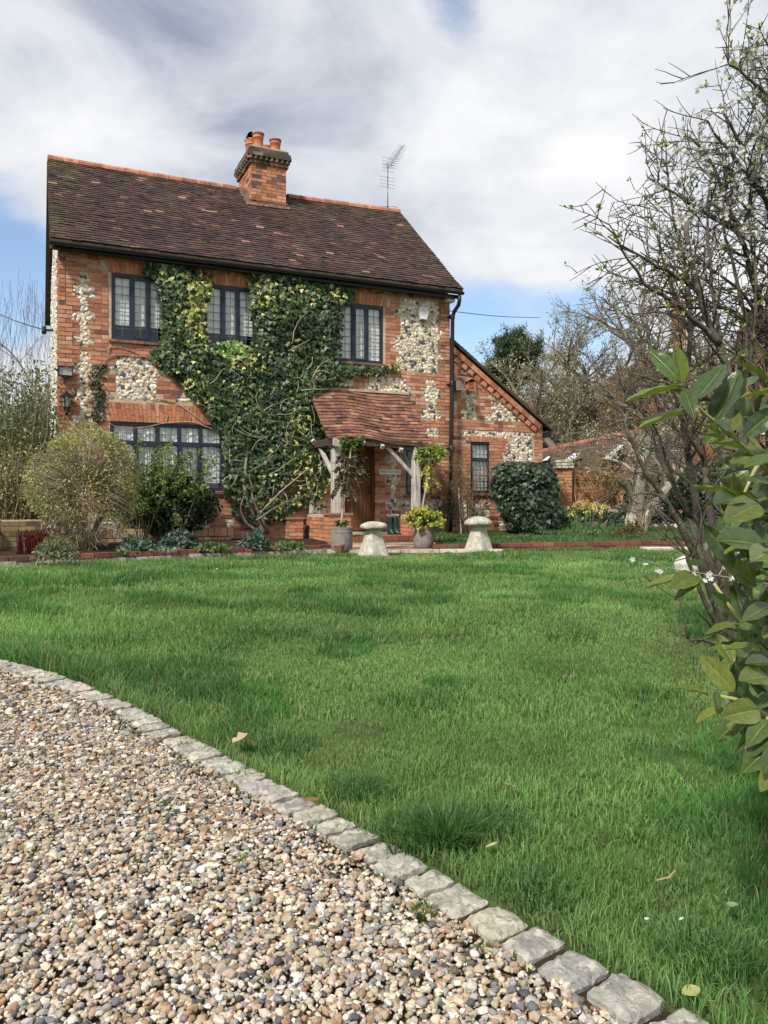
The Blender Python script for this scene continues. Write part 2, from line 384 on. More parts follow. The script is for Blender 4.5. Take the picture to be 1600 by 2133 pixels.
RE = A([(0.85, 12.97), (5.37, 14.33), (8.6, 15.3)])                                      # outer foot of the right bed edging
def far_y(x): return np.interp(x, np.concatenate([LE[:, 0], RE[:, 0]]), np.concatenate([LE[:, 1], RE[:, 1]]))
def sheet(name, mat, pts, z, res=None):
    a = Acc(); n = len(pts); a.add([(p[0], p[1], z if len(p) < 3 else p[2]) for p in pts], np.arange(n)[None, :])
    return kind(a.build(name, mat), 'structure')
def terrain():
    xs = np.concatenate([np.linspace(-600, -40, 12), np.linspace(-30, 40, 36), np.linspace(50, 600, 12)])
    ys = np.concatenate([np.linspace(-60, 30, 46), np.linspace(36, 120, 14), np.linspace(160, 1200, 10)])
    X, Y = np.meshgrid(xs, ys); Z = np.full(X.shape, -0.07)
    Z = Z + np.clip((Y - 60) / 200, 0, 1) * 2.0
    n = len(xs); i = np.arange(len(ys) - 1)[:, None] * n; k = np.arange(n - 1)[None, :]
    F = np.stack([i + k, i + k + 1, i + n + k + 1, i + n + k], -1).reshape(-1, 4)
    kind(Acc().add(np.stack([X, Y, Z], -1).reshape(-1, 3), F).build('ground', mField, None, True), 'structure')
terrain()
lawn_pts = [tuple(p) for p in CUR[::4]] + [(9.5, -0.6), (9.5, 15.4)] + [tuple(p) for p in RE[::-1]] + [tuple(p) for p in LE[::-1]]
def strip_sheet(name, mat, A0, B0, z):                 # a sheet between two lines of the same number of points
    n = len(A0); V = np.concatenate([np.c_[A0, np.full(n, z)], np.c_[B0, np.full(n, z)]])
    i = np.arange(n - 1); F = np.stack([i, i + 1, i + n + 1, i + n], -1)
    return kind(Acc().add(V, F).build(name, mat), 'structure')
_n = 90
_xs = np.linspace(-8.9, 9.5, _n)
_near = np.interp(_xs, CUR[:, 0], CUR[:, 1])
_near = np.where(_xs > 1.04, -0.6, _near)
strip_sheet('lawn', mTurf, np.c_[_xs, _near], np.c_[_xs, far_y(_xs)], -0.014)
_cx = CUR[::4]
strip_sheet('gravel_drive', mGrit, np.c_[np.minimum(_cx[:, 0] - 0.5, -0.3) * 0 - 9.6 + 0 * _cx[:, 0], np.minimum(_cx[:, 1] - 0.2, 6.2)], _cx, -0.027)

# ------------------------------------------------------------------ the cottage
HX = thing('cottage', 'brick and flint cottage with steep tiled roof, lean-to wing and timber porch', 'cottage', (HOX, HOY, 0), TH)
IVY = [(302, 545), (350, 545), (395, 555), (442, 570), (442, 600), (430, 640), (430, 700), (440, 715), (490, 708), (522, 722), (527, 690), (522, 600), (508, 566), (560, 556), (600, 558), (650, 572), (700, 575), (735, 590),
       (738, 622), (716, 640), (712, 700), (708, 752), (760, 762), (812, 762), (828, 752), (832, 768), (790, 782), (740, 778), (712, 800), (668, 812), (655, 838), (672, 880), (684, 935), (690, 985), (676, 1030), (650, 1048), (615, 1062), (585, 1085), (545, 1090), (505, 1085),
       (480, 1060), (466, 1030), (466, 960), (465, 902), (442, 886), (425, 850), (395, 820), (370, 790), (345, 768), (312, 748), (318, 728), (336, 712), (338, 650), (330, 590), (300, 562)]
OCCL = [IVY, [(40, 1120), (48, 960), (100, 890), (180, 880), (260, 900), (275, 960), (270, 1050), (230, 1120)], [(1027, 962), (1160, 962), (1165, 1105), (1040, 1090)]]
POOL = {}
def pool(kindname, host, VFC, ctr, mat):
    w = h2w(A(ctr)); x, y = proj(w)
    vis = not any(inpoly(x, y, p) for p in OCCL) and -5 < x < 1600
    POOL.setdefault(kindname, []).append((w[1] + (0 if vis else 100), len(POOL.get(kindname, [])), host, VFC, mat))
BRICK_PAL = [(5, (0.45, 0.190, 0.110)), (4, (0.50, 0.235, 0.145)), (2.2, (0.37, 0.145, 0.088)), (1.8, (0.53, 0.31, 0.215)), (0.7, (0.26, 0.10, 0.07)), (0.25, (0.16, 0.085, 0.075))]
FLINT_PAL = [(4, (0.68, 0.60, 0.46)), (3.2, (0.76, 0.70, 0.58)), (2.2, (0.58, 0.47, 0.30)), (2, (0.50, 0.47, 0.41)), (1.9, (0.085, 0.085, 0.09)), (1.1, (0.22, 0.21, 0.20)), (0.4, (0.42, 0.25, 0.12))]
CH, CW = 0.0775, 0.1191
def pr(x0, y0, x1, y1, v=0.0):
    a = fac(x0, y0, v); b = fac(x1, y1, v); return (a[0], b[1], b[0], a[1])
def in_rects(u, z, rs): return any(r[0] <= u <= r[2] and r[1] <= z <= r[3] for r in rs)
def brick_v(u0, u1, z0, z1, v, depth=0.03, col=None, j=0.0022):
    p = 0.010 + R.uniform(-0.004, 0.005)
    c = pick_cols(BRICK_PAL, 1)[0] if col is None else col
    return box(u0 + 0.0062, u1 - 0.0062, -v - p, -v + depth, z0 + 0.0066, z1 - 0.0066, c, j)
def flint_v(u, z, v, r):
    n = ICO0[0].copy(); k = G.uniform(0.6, 1.3, (12, 1)); a = R.uniform(0, 2 * pi); e = R.uniform(0.75, 1.3)
    q = n * k; x = q[:, 0] * r * e; zz = q[:, 1] * r / e
    X = x * cos(a) - zz * sin(a); Z = x * sin(a) + zz * cos(a)
    return np.stack([u + X, -v - q[:, 2] * r * 0.45 + 0.004, z + Z], -1), ICO0[1], pick_cols(FLINT_PAL, 1)[0]
def wall(host_name, U0, U1, ZB, top, v, openings, flints, skips=(), back=0.32, band=None, bondoff=0, rake_pad=0.0, mort=None):
    # backing with reveals
    ub = sorted(set([U0, U1] + [o[k] for o in openings for k in (0, 1)] + list(np.linspace(U0, U1, 24))))
    zt = max(top(u) for u in np.linspace(U0, U1, 50)); zb = sorted(set([ZB, zt] + [o[k] for o in openings for k in (2, 3)]))
    a = Acc()
    for i in range(len(ub) - 1):
        for k in range(len(zb) - 1):
            u0, u1, z0, z1 = ub[i], ub[i + 1], zb[k], zb[k + 1]; um, zm = (u0 + u1) / 2, (z0 + z1) / 2
            if any(o[0] < um < o[1] and o[2] < zm < o[3] for o in openings): continue
            t0, t1 = min(z1, top(u0)), min(z1, top(u1))
            if t0 <= z0 and t1 <= z0: continue
            t0 = max(t0, z0); t1 = max(t1, z0)
            for yy, fl in ((-v, 1), (-v + back, -1)):
                F = A([[0, 1, 2, 3]]) if fl > 0 else A([[3, 2, 1, 0]])
                a.add([(u0, yy, z0), (u1, yy, z0), (u1, yy, t1), (u0, yy, t0)], F)
    for (u0, u1, z0, z1) in openings:
        P = [(u0, z0), (u1, z0), (u1, z1), (u0, z1)]
        for q in range(4):
            p, r_ = P[q], P[(q + 1) % 4]
            a.add([(p[0], -v, p[1]), (r_[0], -v, r_[1]), (r_[0], -v + back, r_[1]), (p[0], -v + back, p[1])], A([[0, 1, 2, 3]]))
    host = a.build(host_name, mort or mMortar, HX)
    nr = int((zt - ZB) / CH) + 1; nc = int(round((U1 - U0) / CW))
    cw = (U1 - U0) / nc
    for r in range(nr):
        z0 = ZB + r * CH; zm = z0 + CH / 2; i = 0
        flag = [0] * nc
        for c in range(nc):
            um = U0 + (c + 0.5) * cw
            if zm > top(um) - 0.03 - rake_pad * 0.2: continue
            if any(o[0] - 0.02 < um < o[1] + 0.02 and o[2] - 0.02 < zm < o[3] + 0.02 for o in openings): continue
            if in_rects(um, zm, skips): continue
            if in_rects(um, zm, flints) and zm < top(um) - rake_pad: flag[c] = 2; continue
            flag[c] = 1
        s = (r + bondoff) % 2
        while i < nc:
            if flag[i] != 1: i += 1; continue
            run = 2 if (i + 1 < nc and flag[i + 1] == 1 and not (s and (i == 0 or flag[i - 1] != 1)) and R.random() > 0.12) else 1
            u0 = U0 + i * cw; u1 = U0 + (i + run) * cw
            pool('brick', host, brick_v(u0, u1, z0, z0 + CH, v), ((u0 + u1) / 2, -v, zm), mBrick)
            i += run
    for (u0, z0, u1, z1) in flints:
        nu_ = max(2, round((u1 - u0) / 0.066)); step = (u1 - u0) / nu_
        for a_ in u0 + (np.arange(nu_) + 0.35) * step:
            for k, b_ in enumerate(np.arange(z0 + 0.03, z1 - 0.015, step * 0.92)):
                uu = a_ + R.uniform(-0.022, 0.022) + (step / 2 if k % 2 else 0); zz = b_ + R.uniform(-0.018, 0.018)
                if uu > u1 - 0.012 or zz > top(uu) - rake_pad: continue
                if any(f is not None and f != (u0, z0, u1, z1) and f[0] < uu < f[2] and f[1] < zz < f[3] and flints.index(f) < flints.index((u0, z0, u1, z1)) for f in flints): continue
                if in_rects(uu, zz, skips): continue
                if any(o[0] - 0.02 < uu < o[1] + 0.02 and o[2] - 0.02 < zz < o[3] + 0.02 for o in openings): continue
                pool('flint', host, flint_v(uu, zz, v, R.uniform(0.033, 0.054)), (uu, -v, zz), mFlint)
    return host
# openings (u0,u1,z0,z1)
def opn(x0, y0, x1, y1, v=0.0):
    a = fac(x0, y0, v); b = fac(x1, y1, v); return (a[0], b[0], b[1], a[1])
W1 = (0.885, 1.885, 3.78, 4.985); W2 = (2.545, 3.555, 3.79, 4.985); W3 = (5.235, 6.27, 3.725, 4.93); W4 = (0.86, 2.925, 1.045, 2.30)
DR = (5.40, 6.10, 0.235, 2.06); SW = (6.79, 7.25, 1.0, 1.98); WW = (8.475, 9.0, 1.034, 2.19)
FL = [pr(*q) for q in [(165, 567, 188, 719), (150, 593, 203, 622), (150, 650, 203, 672), (150, 698, 203, 718), (165, 731, 188, 880), (150, 757, 203, 781), (150, 808, 203, 836), (150, 864, 203, 890), (165, 890, 188, 1040),
      (243, 740, 328, 835), (230, 761, 340, 788), (230, 817, 340, 835), (378, 790, 400, 838), (366, 822, 410, 838),
      (832, 622, 912, 778), (820, 641, 833, 657), (820, 698, 833, 728), (820, 742, 833, 766), (911, 640, 921, 655), (911, 690, 921, 712), (911, 738, 921, 752),
      (887, 789, 909, 873), (878, 806, 918, 829), (878, 854, 918, 873), (885, 891, 917, 911), (775, 780, 850, 812), (762, 799, 859, 824), (697, 770, 738, 806),
      (640, 1045, 682, 1070), (590, 1075, 645, 1118), (806, 945, 836, 966), (816, 966, 825, 1110), (806, 989, 835, 1012), (805, 1043, 855, 1062), (875, 1045, 923, 1078),
      (188, 1070, 250, 1115), (285, 1070, 330, 1112), (403, 1077, 440, 1115), (468, 1085, 487, 1120)]]
ARCH = {'a': (W1[0] - 0.12, W1[1] + 0.12, W1[3] + 0.002, W1[3] + 0.235, 15, 0.10), 'b': (W2[0] - 0.12, W2[1] + 0.12, W2[3] + 0.002, W2[3] + 0.235, 15, 0.10), 'c': (W3[0] - 0.12, W3[1] + 0.12, W3[3] + 0.002, W3[3] + 0.235, 15, 0.10),
        'd': (W4[0] - 0.14, W4[1] + 0.10, W4[3] + 0.002, W4[3] + 0.35, 30, 0.14)}
skips = [(a[0], a[2], a[1], a[3]) for a in ARCH.values()]
front = wall('front_wall', 0.0, 7.86, 0.05, lambda u: 5.33, 0.0, [W1, W2, W3, W4, DR, SW], FL, skips)
def arch(u0, u1, z0, z1, n, fan, host, v=0.0, rows=1):
    w = (u1 - u0) / n; um = (u0 + u1) / 2; hw = (u1 - u0) / 2
    for i in range(n):
        a0 = u0 + i * w; a1 = a0 + w
        def P(u, z):
            t = (u - um) / hw; k = (z - z0) / (z1 - z0)
            return (u - (1 - k) * t * fan * 0.6 + 0.0, z)
        rr = [(z0, z1)] if z1 - z0 < 0.28 else ([(z0, z0 + 0.235), (z0 + 0.235, z1)] if i % 2 else [(z0, z0 + 0.115), (z0 + 0.115, z1)])
        for (b0, b1) in rr:
            p = 0.014 + R.uniform(-0.003, 0.004); q = [P(a0 + 0.004, b0 + 0.004), P(a1 - 0.004, b0 + 0.004), P(a1 - 0.004, b1 - 0.004), P(a0 + 0.004, b1 - 0.004)]
            V = [(q[k][0], -v - p, q[k][1]) for k in range(4)] + [(q[k][0], -v + 0.03, q[k][1]) for k in range(4)]
            V = A(V)[[0, 1, 5, 4, 3, 2, 6, 7]]
            pool('brick', host, (V, BOXF, pick_cols([(3, (0.46, 0.19, 0.105)), (2, (0.42, 0.16, 0.085)), (1.2, (0.52, 0.27, 0.165)), (0.6, (0.34, 0.13, 0.075))], 1)[0]), ((a0 + a1) / 2, -v, (b0 + b1) / 2), mBrick)
for a_ in ARCH.values(): arch(*a_, front)
# eaves dentils
for i in range(27):
    u = 0.06 + i * 0.295
    pool('brick', front, brick_v(u, u + 0.12, 5.19, 5.265, 0.045, 0.06), (u, 0, 5.2), mBrick)
# lean-to wing at the right, set back a little
VW = -0.15
wa, wb = (7.955, 4.33), (10.45, 2.60)
def wtop(u): return wa[1] + (u - wa[0]) * (wb[1] - wa[1]) / (wb[0] - wa[0])
WF = [pr(*q, v=VW) for q in [(961, 762, 1000, 784), (960, 808, 995, 829), (969, 829, 987, 854), (959, 854, 993, 876), (1024, 800, 1105, 880), (1015, 812, 1024, 831), (1013, 860, 1024, 880),
     (958, 893, 1114, 915), (1053, 913, 1108, 1040), (1043, 945, 1056, 965), (965, 1044, 1023, 1084), (1040, 1085, 1074, 1112)]]
wing = wall('wing_wall', 7.87, 10.42, 0.05, wtop, VW, [WW], WF, [(WW[0] - 0.09, WW[3], WW[1] + 0.09, WW[3] + 0.13)], rake_pad=0.30, bondoff=1)
arch(WW[0] - 0.09, WW[1] + 0.09, WW[3], WW[3] + 0.13, 9, 0.10, wing, VW)
sl = atan2(wb[1] - wa[1], wb[0] - wa[0]); du, dz = cos(sl), sin(sl); Ls = sqrt((wb[0] - wa[0]) ** 2 + (wb[1] - wa[1]) ** 2)
def rake_box(s0, s1, t0, t1, p, col=None):             # box along the rake, t below the slope line
    P = lambda s, t: (wa[0] + s * du + t * dz, wa[1] + s * dz - t * du)
    q = [P(s0, t1), P(s1, t1), P(s1, t0), P(s0, t0)]
    V = [(q[k][0], -VW - p, q[k][1]) for k in range(4)] + [(q[k][0], -VW + 0.02, q[k][1]) for k in range(4)]
    return A(V)[[0, 1, 5, 4, 3, 2, 6, 7]], BOXF, (pick_cols(BRICK_PAL, 1)[0] if col is None else col)
n = 14
for i in range(n):
    s = 0.06 + i * (Ls - 0.15) / n; st = (Ls - 0.15) / n
    pool('brick', wing, rake_box(s, s + st - 0.01, 0.03, 0.145, 0.075), (wa[0] + s * du, -VW, wa[1] + s * dz), mBrick)
    pool('brick', wing, rake_box(s + 0.03, s + 0.145, 0.155, 0.26, 0.055), (wa[0] + s * du, -VW, wa[1] + s * dz), mBrick)
# side walls, back wall and floor close the body
def plain(name, boxes, mat, parent=HX):
    a = Acc()
    for b in boxes: a.add(*box(*b))
    return a.build(name, mat, parent)
zr = 8.0
def gable(u, sgn, name):
    D = 5.76; P = [(0, 0.0), (D, 0.0), (D, 5.33), (D / 2, 8.0), (0, 5.33)]
    V = [(u, y, z) for y, z in P] + [(u + 0.3 * sgn, y, z) for y, z in P]
    return Acc().add(V, [A([[0, 1, 2, 3, 4]]), A([[9, 8, 7, 6, 5]]), A([[i, (i + 1) % 5, (i + 1) % 5 + 5, i + 5] for i in range(5)])]).build(name, mMortar, HX)
gl = gable(-0.002, 1, 'gable_wall'); gr_ = gable(7.862, -1, 'gable_wall')
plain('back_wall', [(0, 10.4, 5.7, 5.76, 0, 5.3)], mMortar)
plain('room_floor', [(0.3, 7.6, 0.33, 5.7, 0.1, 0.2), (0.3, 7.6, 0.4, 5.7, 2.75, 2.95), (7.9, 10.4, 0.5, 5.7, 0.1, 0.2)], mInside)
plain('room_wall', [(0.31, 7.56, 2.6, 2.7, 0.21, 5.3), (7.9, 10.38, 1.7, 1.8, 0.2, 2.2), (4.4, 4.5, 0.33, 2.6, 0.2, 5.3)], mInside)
# flint and brick on the left gable, seen almost edge on
for i in range(26):
    y = 0.5 + 0.2 * i
    for k in range(62):
        z = 0.8 + k * 0.085 + R.uniform(-0.02, 0.02)
        if z > 5.2 + min(y, 5.76 - y) * 0.9: continue
        q = ICO0[0] * A([0.5, 1, 1]) * R.uniform(0.03, 0.055) * G.uniform(0.7, 1.25, (12, 1)) + A([-0.005, y + R.uniform(-0.07, 0.07), z])
        pool('flint', gl, (q, ICO0[1], pick_cols([(5, (0.68, 0.64, 0.55)), (1, (0.3, 0.29, 0.27))], 1)[0]), (0, y + 3, z), mFlint)
for k in range(66):
    z = 0.1 + k * CH; L_ = 0.24 if k % 2 else 0.36
    V, F, c = box(-0.012, 0.02, 0.0, L_ - 0.01, z, z + CH - 0.011, pick_cols(BRICK_PAL, 1)[0], 0.002)
    pool('brick', gl, (V, F, c), (0, 4, z), mBrick)

# ------------------------------------------------------------------ roofs
TILE_PAL = [(6, (0.084, 0.052, 0.046)), (4, (0.066, 0.045, 0.040)), (2.2, (0.100, 0.060, 0.048)), (0.4, (0.17, 0.088, 0.062)), (0.14, (0.33, 0.19, 0.14)), (1.6, (0.050, 0.039, 0.036))]
PORCH_PAL = [(4, (0.245, 0.118, 0.080)), (3, (0.20, 0.095, 0.066)), (1.4, (0.31, 0.165, 0.112)), (2.0, (0.15, 0.078, 0.057)), (0.8, (0.10, 0.062, 0.05))]
def roof_tiles(host, P, rows, u0, u1, tw, pal, key, lift=0.024, glen=1.55, tk=0.014, moss=lambda s, t: 0.0, skip=lambda u, t: False):
    # P(u,t) -> point in cottage space on the roof plane, t 0 at the eave .. 1 at the top
    nc = int(round((u1 - u0) / tw)); cw = (u1 - u0) / nc
    for r in range(rows):
        t0 = r / rows; t1 = min((r + glen) / rows, 1.02); off = cw / 2 if r % 2 else 0.0
        for c in range(-1, nc + 1):
            a0 = u0 + c * cw + off; a1 = a0 + cw
            a0 = max(a0, u0); a1 = min(a1, u1)
            if a1 - a0 < cw * 0.3 or skip((a0 + a1) / 2, (r + 0.5) / rows): continue
            um = (a0 + a1) / 2
            p00, p10, p01, p11 = A(P(a0 + 0.002, t0)), A(P(a1 - 0.002, t0)), A(P(a0 + 0.002, t1)), A(P(a1 - 0.002, t1))
            nrm = np.cross(p10 - p00, p01 - p00); nrm /= np.linalg.norm(nrm)
            ju = R.gauss(0, 0.004); la, lb = lift + R.gauss(0, 0.0035), lift + R.gauss(0, 0.0035)
            if R.random() < 0.04: la += 0.008
            dn = (p00 - p01) / np.linalg.norm(p00 - p01) * R.gauss(0, 0.005)
            V = [p00 + nrm * (la - tk) + dn, p10 + nrm * (lb - tk) + dn, p11 - nrm * 0.004, p01 - nrm * 0.004, p00 + nrm * la + dn, p10 + nrm * lb + dn, p11 + nrm * 0.010, p01 + nrm * 0.010]
            col = pick_cols(pal, 1, G, 0.09)[0] * (0.72 + 0.56 * fbm(um * 1.4, r * 0.09, 1.0))
            m = moss(um, (r + 0.5) / rows)
            if R.random() < m: col = col * 0.5 + A([0.105, 0.098, 0.042]) * R.uniform(0.6, 1.1) * 0.5
            pool(key, host, (A(V), BOXF, col), tuple((p00 + p11) / 2), mTile)
def mroof(u, t):
    k = u / 7.9; zE = 5.335 + 0.045 * k; zR = 8.03 + 0.14 * k - 0.05 * sin(pi * min(max(k, 0), 1))
    y = -0.33 + 3.21 * t
    z = zE + (zR - zE) * t + 0.012 * sin(u * 2.1 + 4 * t) * sin(3 * t * pi)
    if t < 0.12: z += (0.12 - t) * 0.18
    return (u, y, z)
rf = Acc()
U0, U1 = -0.13, 8.02
def slab(acc, P, u0, u1, th, nu=20, nt=8):
    us = np.linspace(u0, u1, nu); ts = np.linspace(0, 1, nt)
    T = A([[P(u, t) for u in us] for t in ts]); B = T - A([0, 0, th])
    i = np.arange(nt - 1)[:, None] * nu; k = np.arange(nu - 1)[None, :]
    F = np.stack([i + k, i + k + 1, i + nu + k + 1, i + nu + k], -1).reshape(-1, 4)
    acc.add(T.reshape(-1, 3), F); acc.add(B.reshape(-1, 3), F[:, ::-1])
    for e in (np.arange(nu), np.arange(nu) + (nt - 1) * nu, np.arange(nt) * nu, np.arange(nt) * nu + nu - 1):
        n_ = len(e); V = np.concatenate([T.reshape(-1, 3)[e], B.reshape(-1, 3)[e]]); q = np.arange(n_ - 1)
        acc.add(V, np.stack([q, q + 1, q + n_ + 1, q + n_], -1))
rear = lambda u, t: (u, 6.09 - 3.21 * t, 5.33 + (8.03 + 0.018 * u - 5.33) * t)
slab(rf, mroof, U0 + 0.02, U1 - 0.02, 0.10); slab(rf, rear, U0, U1, 0.12)
roof = rf.build('roof', mDarkWood, HX)
CHU0, CHU1, CHB0, CHB1 = 4.045, 4.855, 2.25, 3.4
roof_tiles(roof, mroof, 38, U0, U1, 0.163, TILE_PAL, 'roof_tile', lift=0.031, tk=0.017,
           moss=lambda u, t: 0.55 * max(0, 1 - u / 1.0) * (0.25 + t) + (0.45 if u > 7.5 else 0) * (0.5 + t) + (0.25 if t > 0.86 else 0) + 0.03 + (0.35 if 4.7 < u < 5.6 and t > 0.72 else 0),
           skip=lambda u, t: CHU0 - 0.02 < u < CHU1 + 0.02 and t > 0.835)
# verge tiles under the left overhang and ridge tiles
for i in range(30):
    y0 = -0.33 + i * 0.107; p = mroof(U0, i / 30)
    V, F, c = box(U0 - 0.01, U0 + 0.14, y0, y0 + 0.1, p[2] - 0.085, p[2] - 0.02, (0.13, 0.06, 0.04), 0.004)
    pool('roof_tile', roof, (V, F, c), (0, y0 + 9, 6), mTile)
RIDGE_PAL = [(3, (0.46, 0.20, 0.125)), (2, (0.40, 0.16, 0.10)), (1, (0.33, 0.15, 0.10))]
i = 0; u = U0
while u < U1 - 0.1:
    u1 = min(u + 0.305, U1)
    if not (u1 > CHU0 - 0.03 and u < CHU1 + 0.03):
        za, zb_ = mroof(u, 1)[2] - 0.045, mroof(u1, 1)[2] - 0.045
        th = np.linspace(-0.1, pi + 0.1, 8); V = []
        for (uu, z_, rr) in ((u + 0.004, za, 0.118), (u1 - 0.004, zb_, 0.112)):
            V += [(uu, 2.88 - cos(t) * rr * 1.05, z_ + sin(t) * rr) for t in th]
        k = np.arange(7); F = [np.stack([k, k + 1, k + 9, k + 8], -1), np.arange(8)[None, :], np.arange(8)[None, ::-1] + 8]
        piece('ridge_tile', (V, F, pick_cols(RIDGE_PAL, 1)[0]), mTile, roof)
    u = u1 + 0.001
# bargeboard, fascia, gutter, downpipe
def lerp(a, b, t): return A(a, float) + (A(b, float) - A(a, float)) * t
piece('bargeboard', bar((-0.06, -0.28, 5.19), (-0.06, 2.88, 7.86), 0.03, 0.16, up=(1, 0, 0)), mDarkWood, HX)
piece('bargeboard', bar((-0.06, 6.0, 5.19), (-0.06, 2.88, 7.86), 0.03, 0.16, up=(1, 0, 0)), mDarkWood, HX)
piece('fascia', box(-0.05, 7.97, -0.225, -0.20, 5.225, 5.305), mIron, HX)
piece('soffit', box(-0.05, 7.95, -0.205, 0.0, 5.27, 5.29), mDarkWood, HX)
ga = Acc(); th = np.linspace(pi, 2 * pi, 7); V = []
for u in (-0.14, 8.03):
    V += [(u, -0.30 + cos(t) * 0.052, 5.31 + (0.04 if u > 1 else 0) + sin(t) * 0.052) for t in th] + [(u, -0.30 + cos(t) * 0.044, 5.31 + (0.04 if u > 1 else 0) + sin(t) * 0.044) for t in th[::-1]]
k = np.arange(14); ga.add(V, [np.stack([k, (k + 1) % 14, (k + 1) % 14 + 14, k + 14], -1), np.arange(14)[None, :], np.arange(14)[None, ::-1] + 14])
gut = ga.build('gutter', mIron, HX)
dp = [(7.93, -0.30, 5.29), (7.93, -0.30, 5.17), (7.93, -0.26, 5.08), (7.90, -0.13, 4.97), (7.88, -0.09, 4.86), (7.87, -0.08, 3.4), (7.85, -0.08, 2.4), (7.83, -0.08, 0.1)]
pipe = piece('downpipe', tube(dp, 0.043, 10), mIron, HX, True)
for z, uu in ((4.86, 7.88), (3.4, 7.87), (2.0, 7.845)):
    ca = Acc(); ca.add(*lathe([(0.05, -0.05), (0.058, -0.03), (0.058, 0.03), (0.05, 0.05)], 10, cx=uu, cy=-0.08, cz=z)); ca.add(*box(uu - 0.09, uu + 0.09, -0.03, -0.005, z - 0.015, z + 0.015)); ca.build('pipe_bracket', mIron, pipe)
piece('eaves_block', box(7.72, 7.90, -0.16, 0.0, 5.17, 5.262), mWhite, HX)
# wing roof
def wroof(s, t): return (wa[0] + s * Ls * 1.06 * du, -VW - 0.13 + 3.6 * t, wa[1] + s * Ls * 1.06 * dz + 0.012)
wr = Acc()
P0, P1, P2, P3 = wroof(-0.02, 0), wroof(1, 0), wroof(1, 1), wroof(-0.02, 1)
V = A([P0, P1, P2, P3]); V = np.concatenate([V - A([0, 0, 0.0]), V + A([0.0, 0, 0.05])]); wr.add(V, BOXF)
wroofo = wr.build('wing_roof', mDarkWood, HX)
for r in range(30):
    for c in range(4):
        s0 = 1 - (r + 1.5) / 30; s1 = 1 - r / 30; t0, t1 = c * 0.05, c * 0.05 + 0.048
        p = [A(wroof(s1, t0)), A(wroof(s1, t1)), A(wroof(s0, t1)), A(wroof(s0, t0))]; up = A([0, 0, 1.0]); jl = R.uniform(0.055, 0.075)
        V = [p[0] + up * jl, p[1] + up * jl, p[2] + up * 0.05, p[3] + up * 0.05, p[0] + up * (jl + 0.016), p[1] + up * (jl + 0.016), p[2] + up * 0.064, p[3] + up * 0.064]
        pool('roof_tile', wroofo, (A(V), BOXF, pick_cols([(2, (0.14, 0.12, 0.06)), (2, (0.10, 0.09, 0.05)), (2, (0.12, 0.07, 0.05))], 1)[0]), (9, 1, 3), mTile)
piece('corbel', box(10.22, 10.47, 0.075, 0.15, 2.32, 2.50), mBrick, HX) if False else None
piece('wing_fascia', box(10.44, 10.62, 0.10, 3.5, 2.36, 2.46), mIron, HX)

# ------------------------------------------------------------------ chimney
ch = piece('chimney', box(CHU0 + 0.012, CHU1 - 0.012, CHB0 + 0.012, CHB1 - 0.012, 7.0, 8.86), mMortar, HX)
CHP = [(5, (0.46, 0.205, 0.115)), (3, (0.51, 0.24, 0.14)), (2, (0.40, 0.165, 0.095)), (1.3, (0.17, 0.10, 0.085)), (0.6, (0.09, 0.075, 0.07))]
SOOT = [(3, (0.085, 0.07, 0.06)), (2, (0.12, 0.09, 0.07)), (1, (0.20, 0.11, 0.075)), (0.5, (0.22, 0.20, 0.17))]
def ring(z0, z1, ex, pal, off, ln=0.235):
    a0, a1, b0, b1 = CHU0 - ex, CHU1 + ex, CHB0 - ex, CHB1 + ex
    for side_ in range(4):
        along = (a0, a1) if side_ % 2 == 0 else (b0, b1)
        s = along[0]; first = True
        while s < along[1] - 0.01:
            l = min((ln / 2 if (first and off) else ln), along[1] - s); first = False
            if along[1] - s - l < 0.05: l = along[1] - s
            p = R.uniform(-0.003, 0.004); g = 0.005; e0, e1 = s + g, s + l - g
            if side_ == 0: b = (e0, e1, b0 - p, b0 + 0.1, z0, z1)
            elif side_ == 2: b = (e0, e1, b1 - 0.1, b1 + p, z0, z1)
            elif side_ == 3: b = (a0 - p, a0 + 0.1, e0, e1, z0, z1)
            else: b = (a1 - 0.1, a1 + p, e0, e1, z0, z1)
            V, F, c = box(*b, pick_cols(pal, 1)[0], 0.002)
            pool('brick', ch, (V, F, c), ((b[0] + b[1]) / 2, (b[2] + b[3]) / 2 - 6, z0), mBrick)
            s += l
z = 7.05; r = 0
while z < 8.44:
    ring(z + 0.005, z + 0.071, 0.0, CHP, r % 2); z += 0.0765; r += 1
ring(8.45, 8.52, 0.045, SOOT[:3] + [(2, (0.30, 0.14, 0.09))], 0)
for k in range(8):                                     # dog-tooth course
    for (bx, by) in ((CHU0 - 0.03 + k * 0.122, CHB0 - 0.035), (CHU0 - 0.035, CHB0 + 0.02 + k * 0.155)):
        V, F, c = box(-0.05, 0.05, -0.05, 0.05, 8.525, 8.60, pick_cols(SOOT, 1)[0]); a = pi / 4; X = V[:, 0] * cos(a) - V[:, 1] * sin(a); Y = V[:, 0] * sin(a) + V[:, 1] * cos(a)
        V = np.stack([X + bx, Y + by, V[:, 2]], -1); pool('brick', ch, (V, F, c), (bx, by - 6, 8.5), mBrick)
ring(8.60, 8.665, 0.10, SOOT, 1); ring(8.67, 8.735, 0.085, SOOT, 0); ring(8.74, 8.80, 0.05, SOOT, 1)
piece('flaunching', box(CHU0 - 0.04, CHU1 + 0.04, CHB0 - 0.04, CHB1 + 0.04, 8.79, 8.825, (1, 1, 1), 0.006), mStone, ch)
POT = [(0.125, 0.0), (0.125, 0.03), (0.112, 0.06), (0.115, 0.30), (0.125, 0.305), (0.127, 0.325), (0.115, 0.335), (0.12, 0.36), (0.135, 0.40), (0.140, 0.42), (0.128, 0.425), (0.10, 0.42), (0.10, 0.2)]
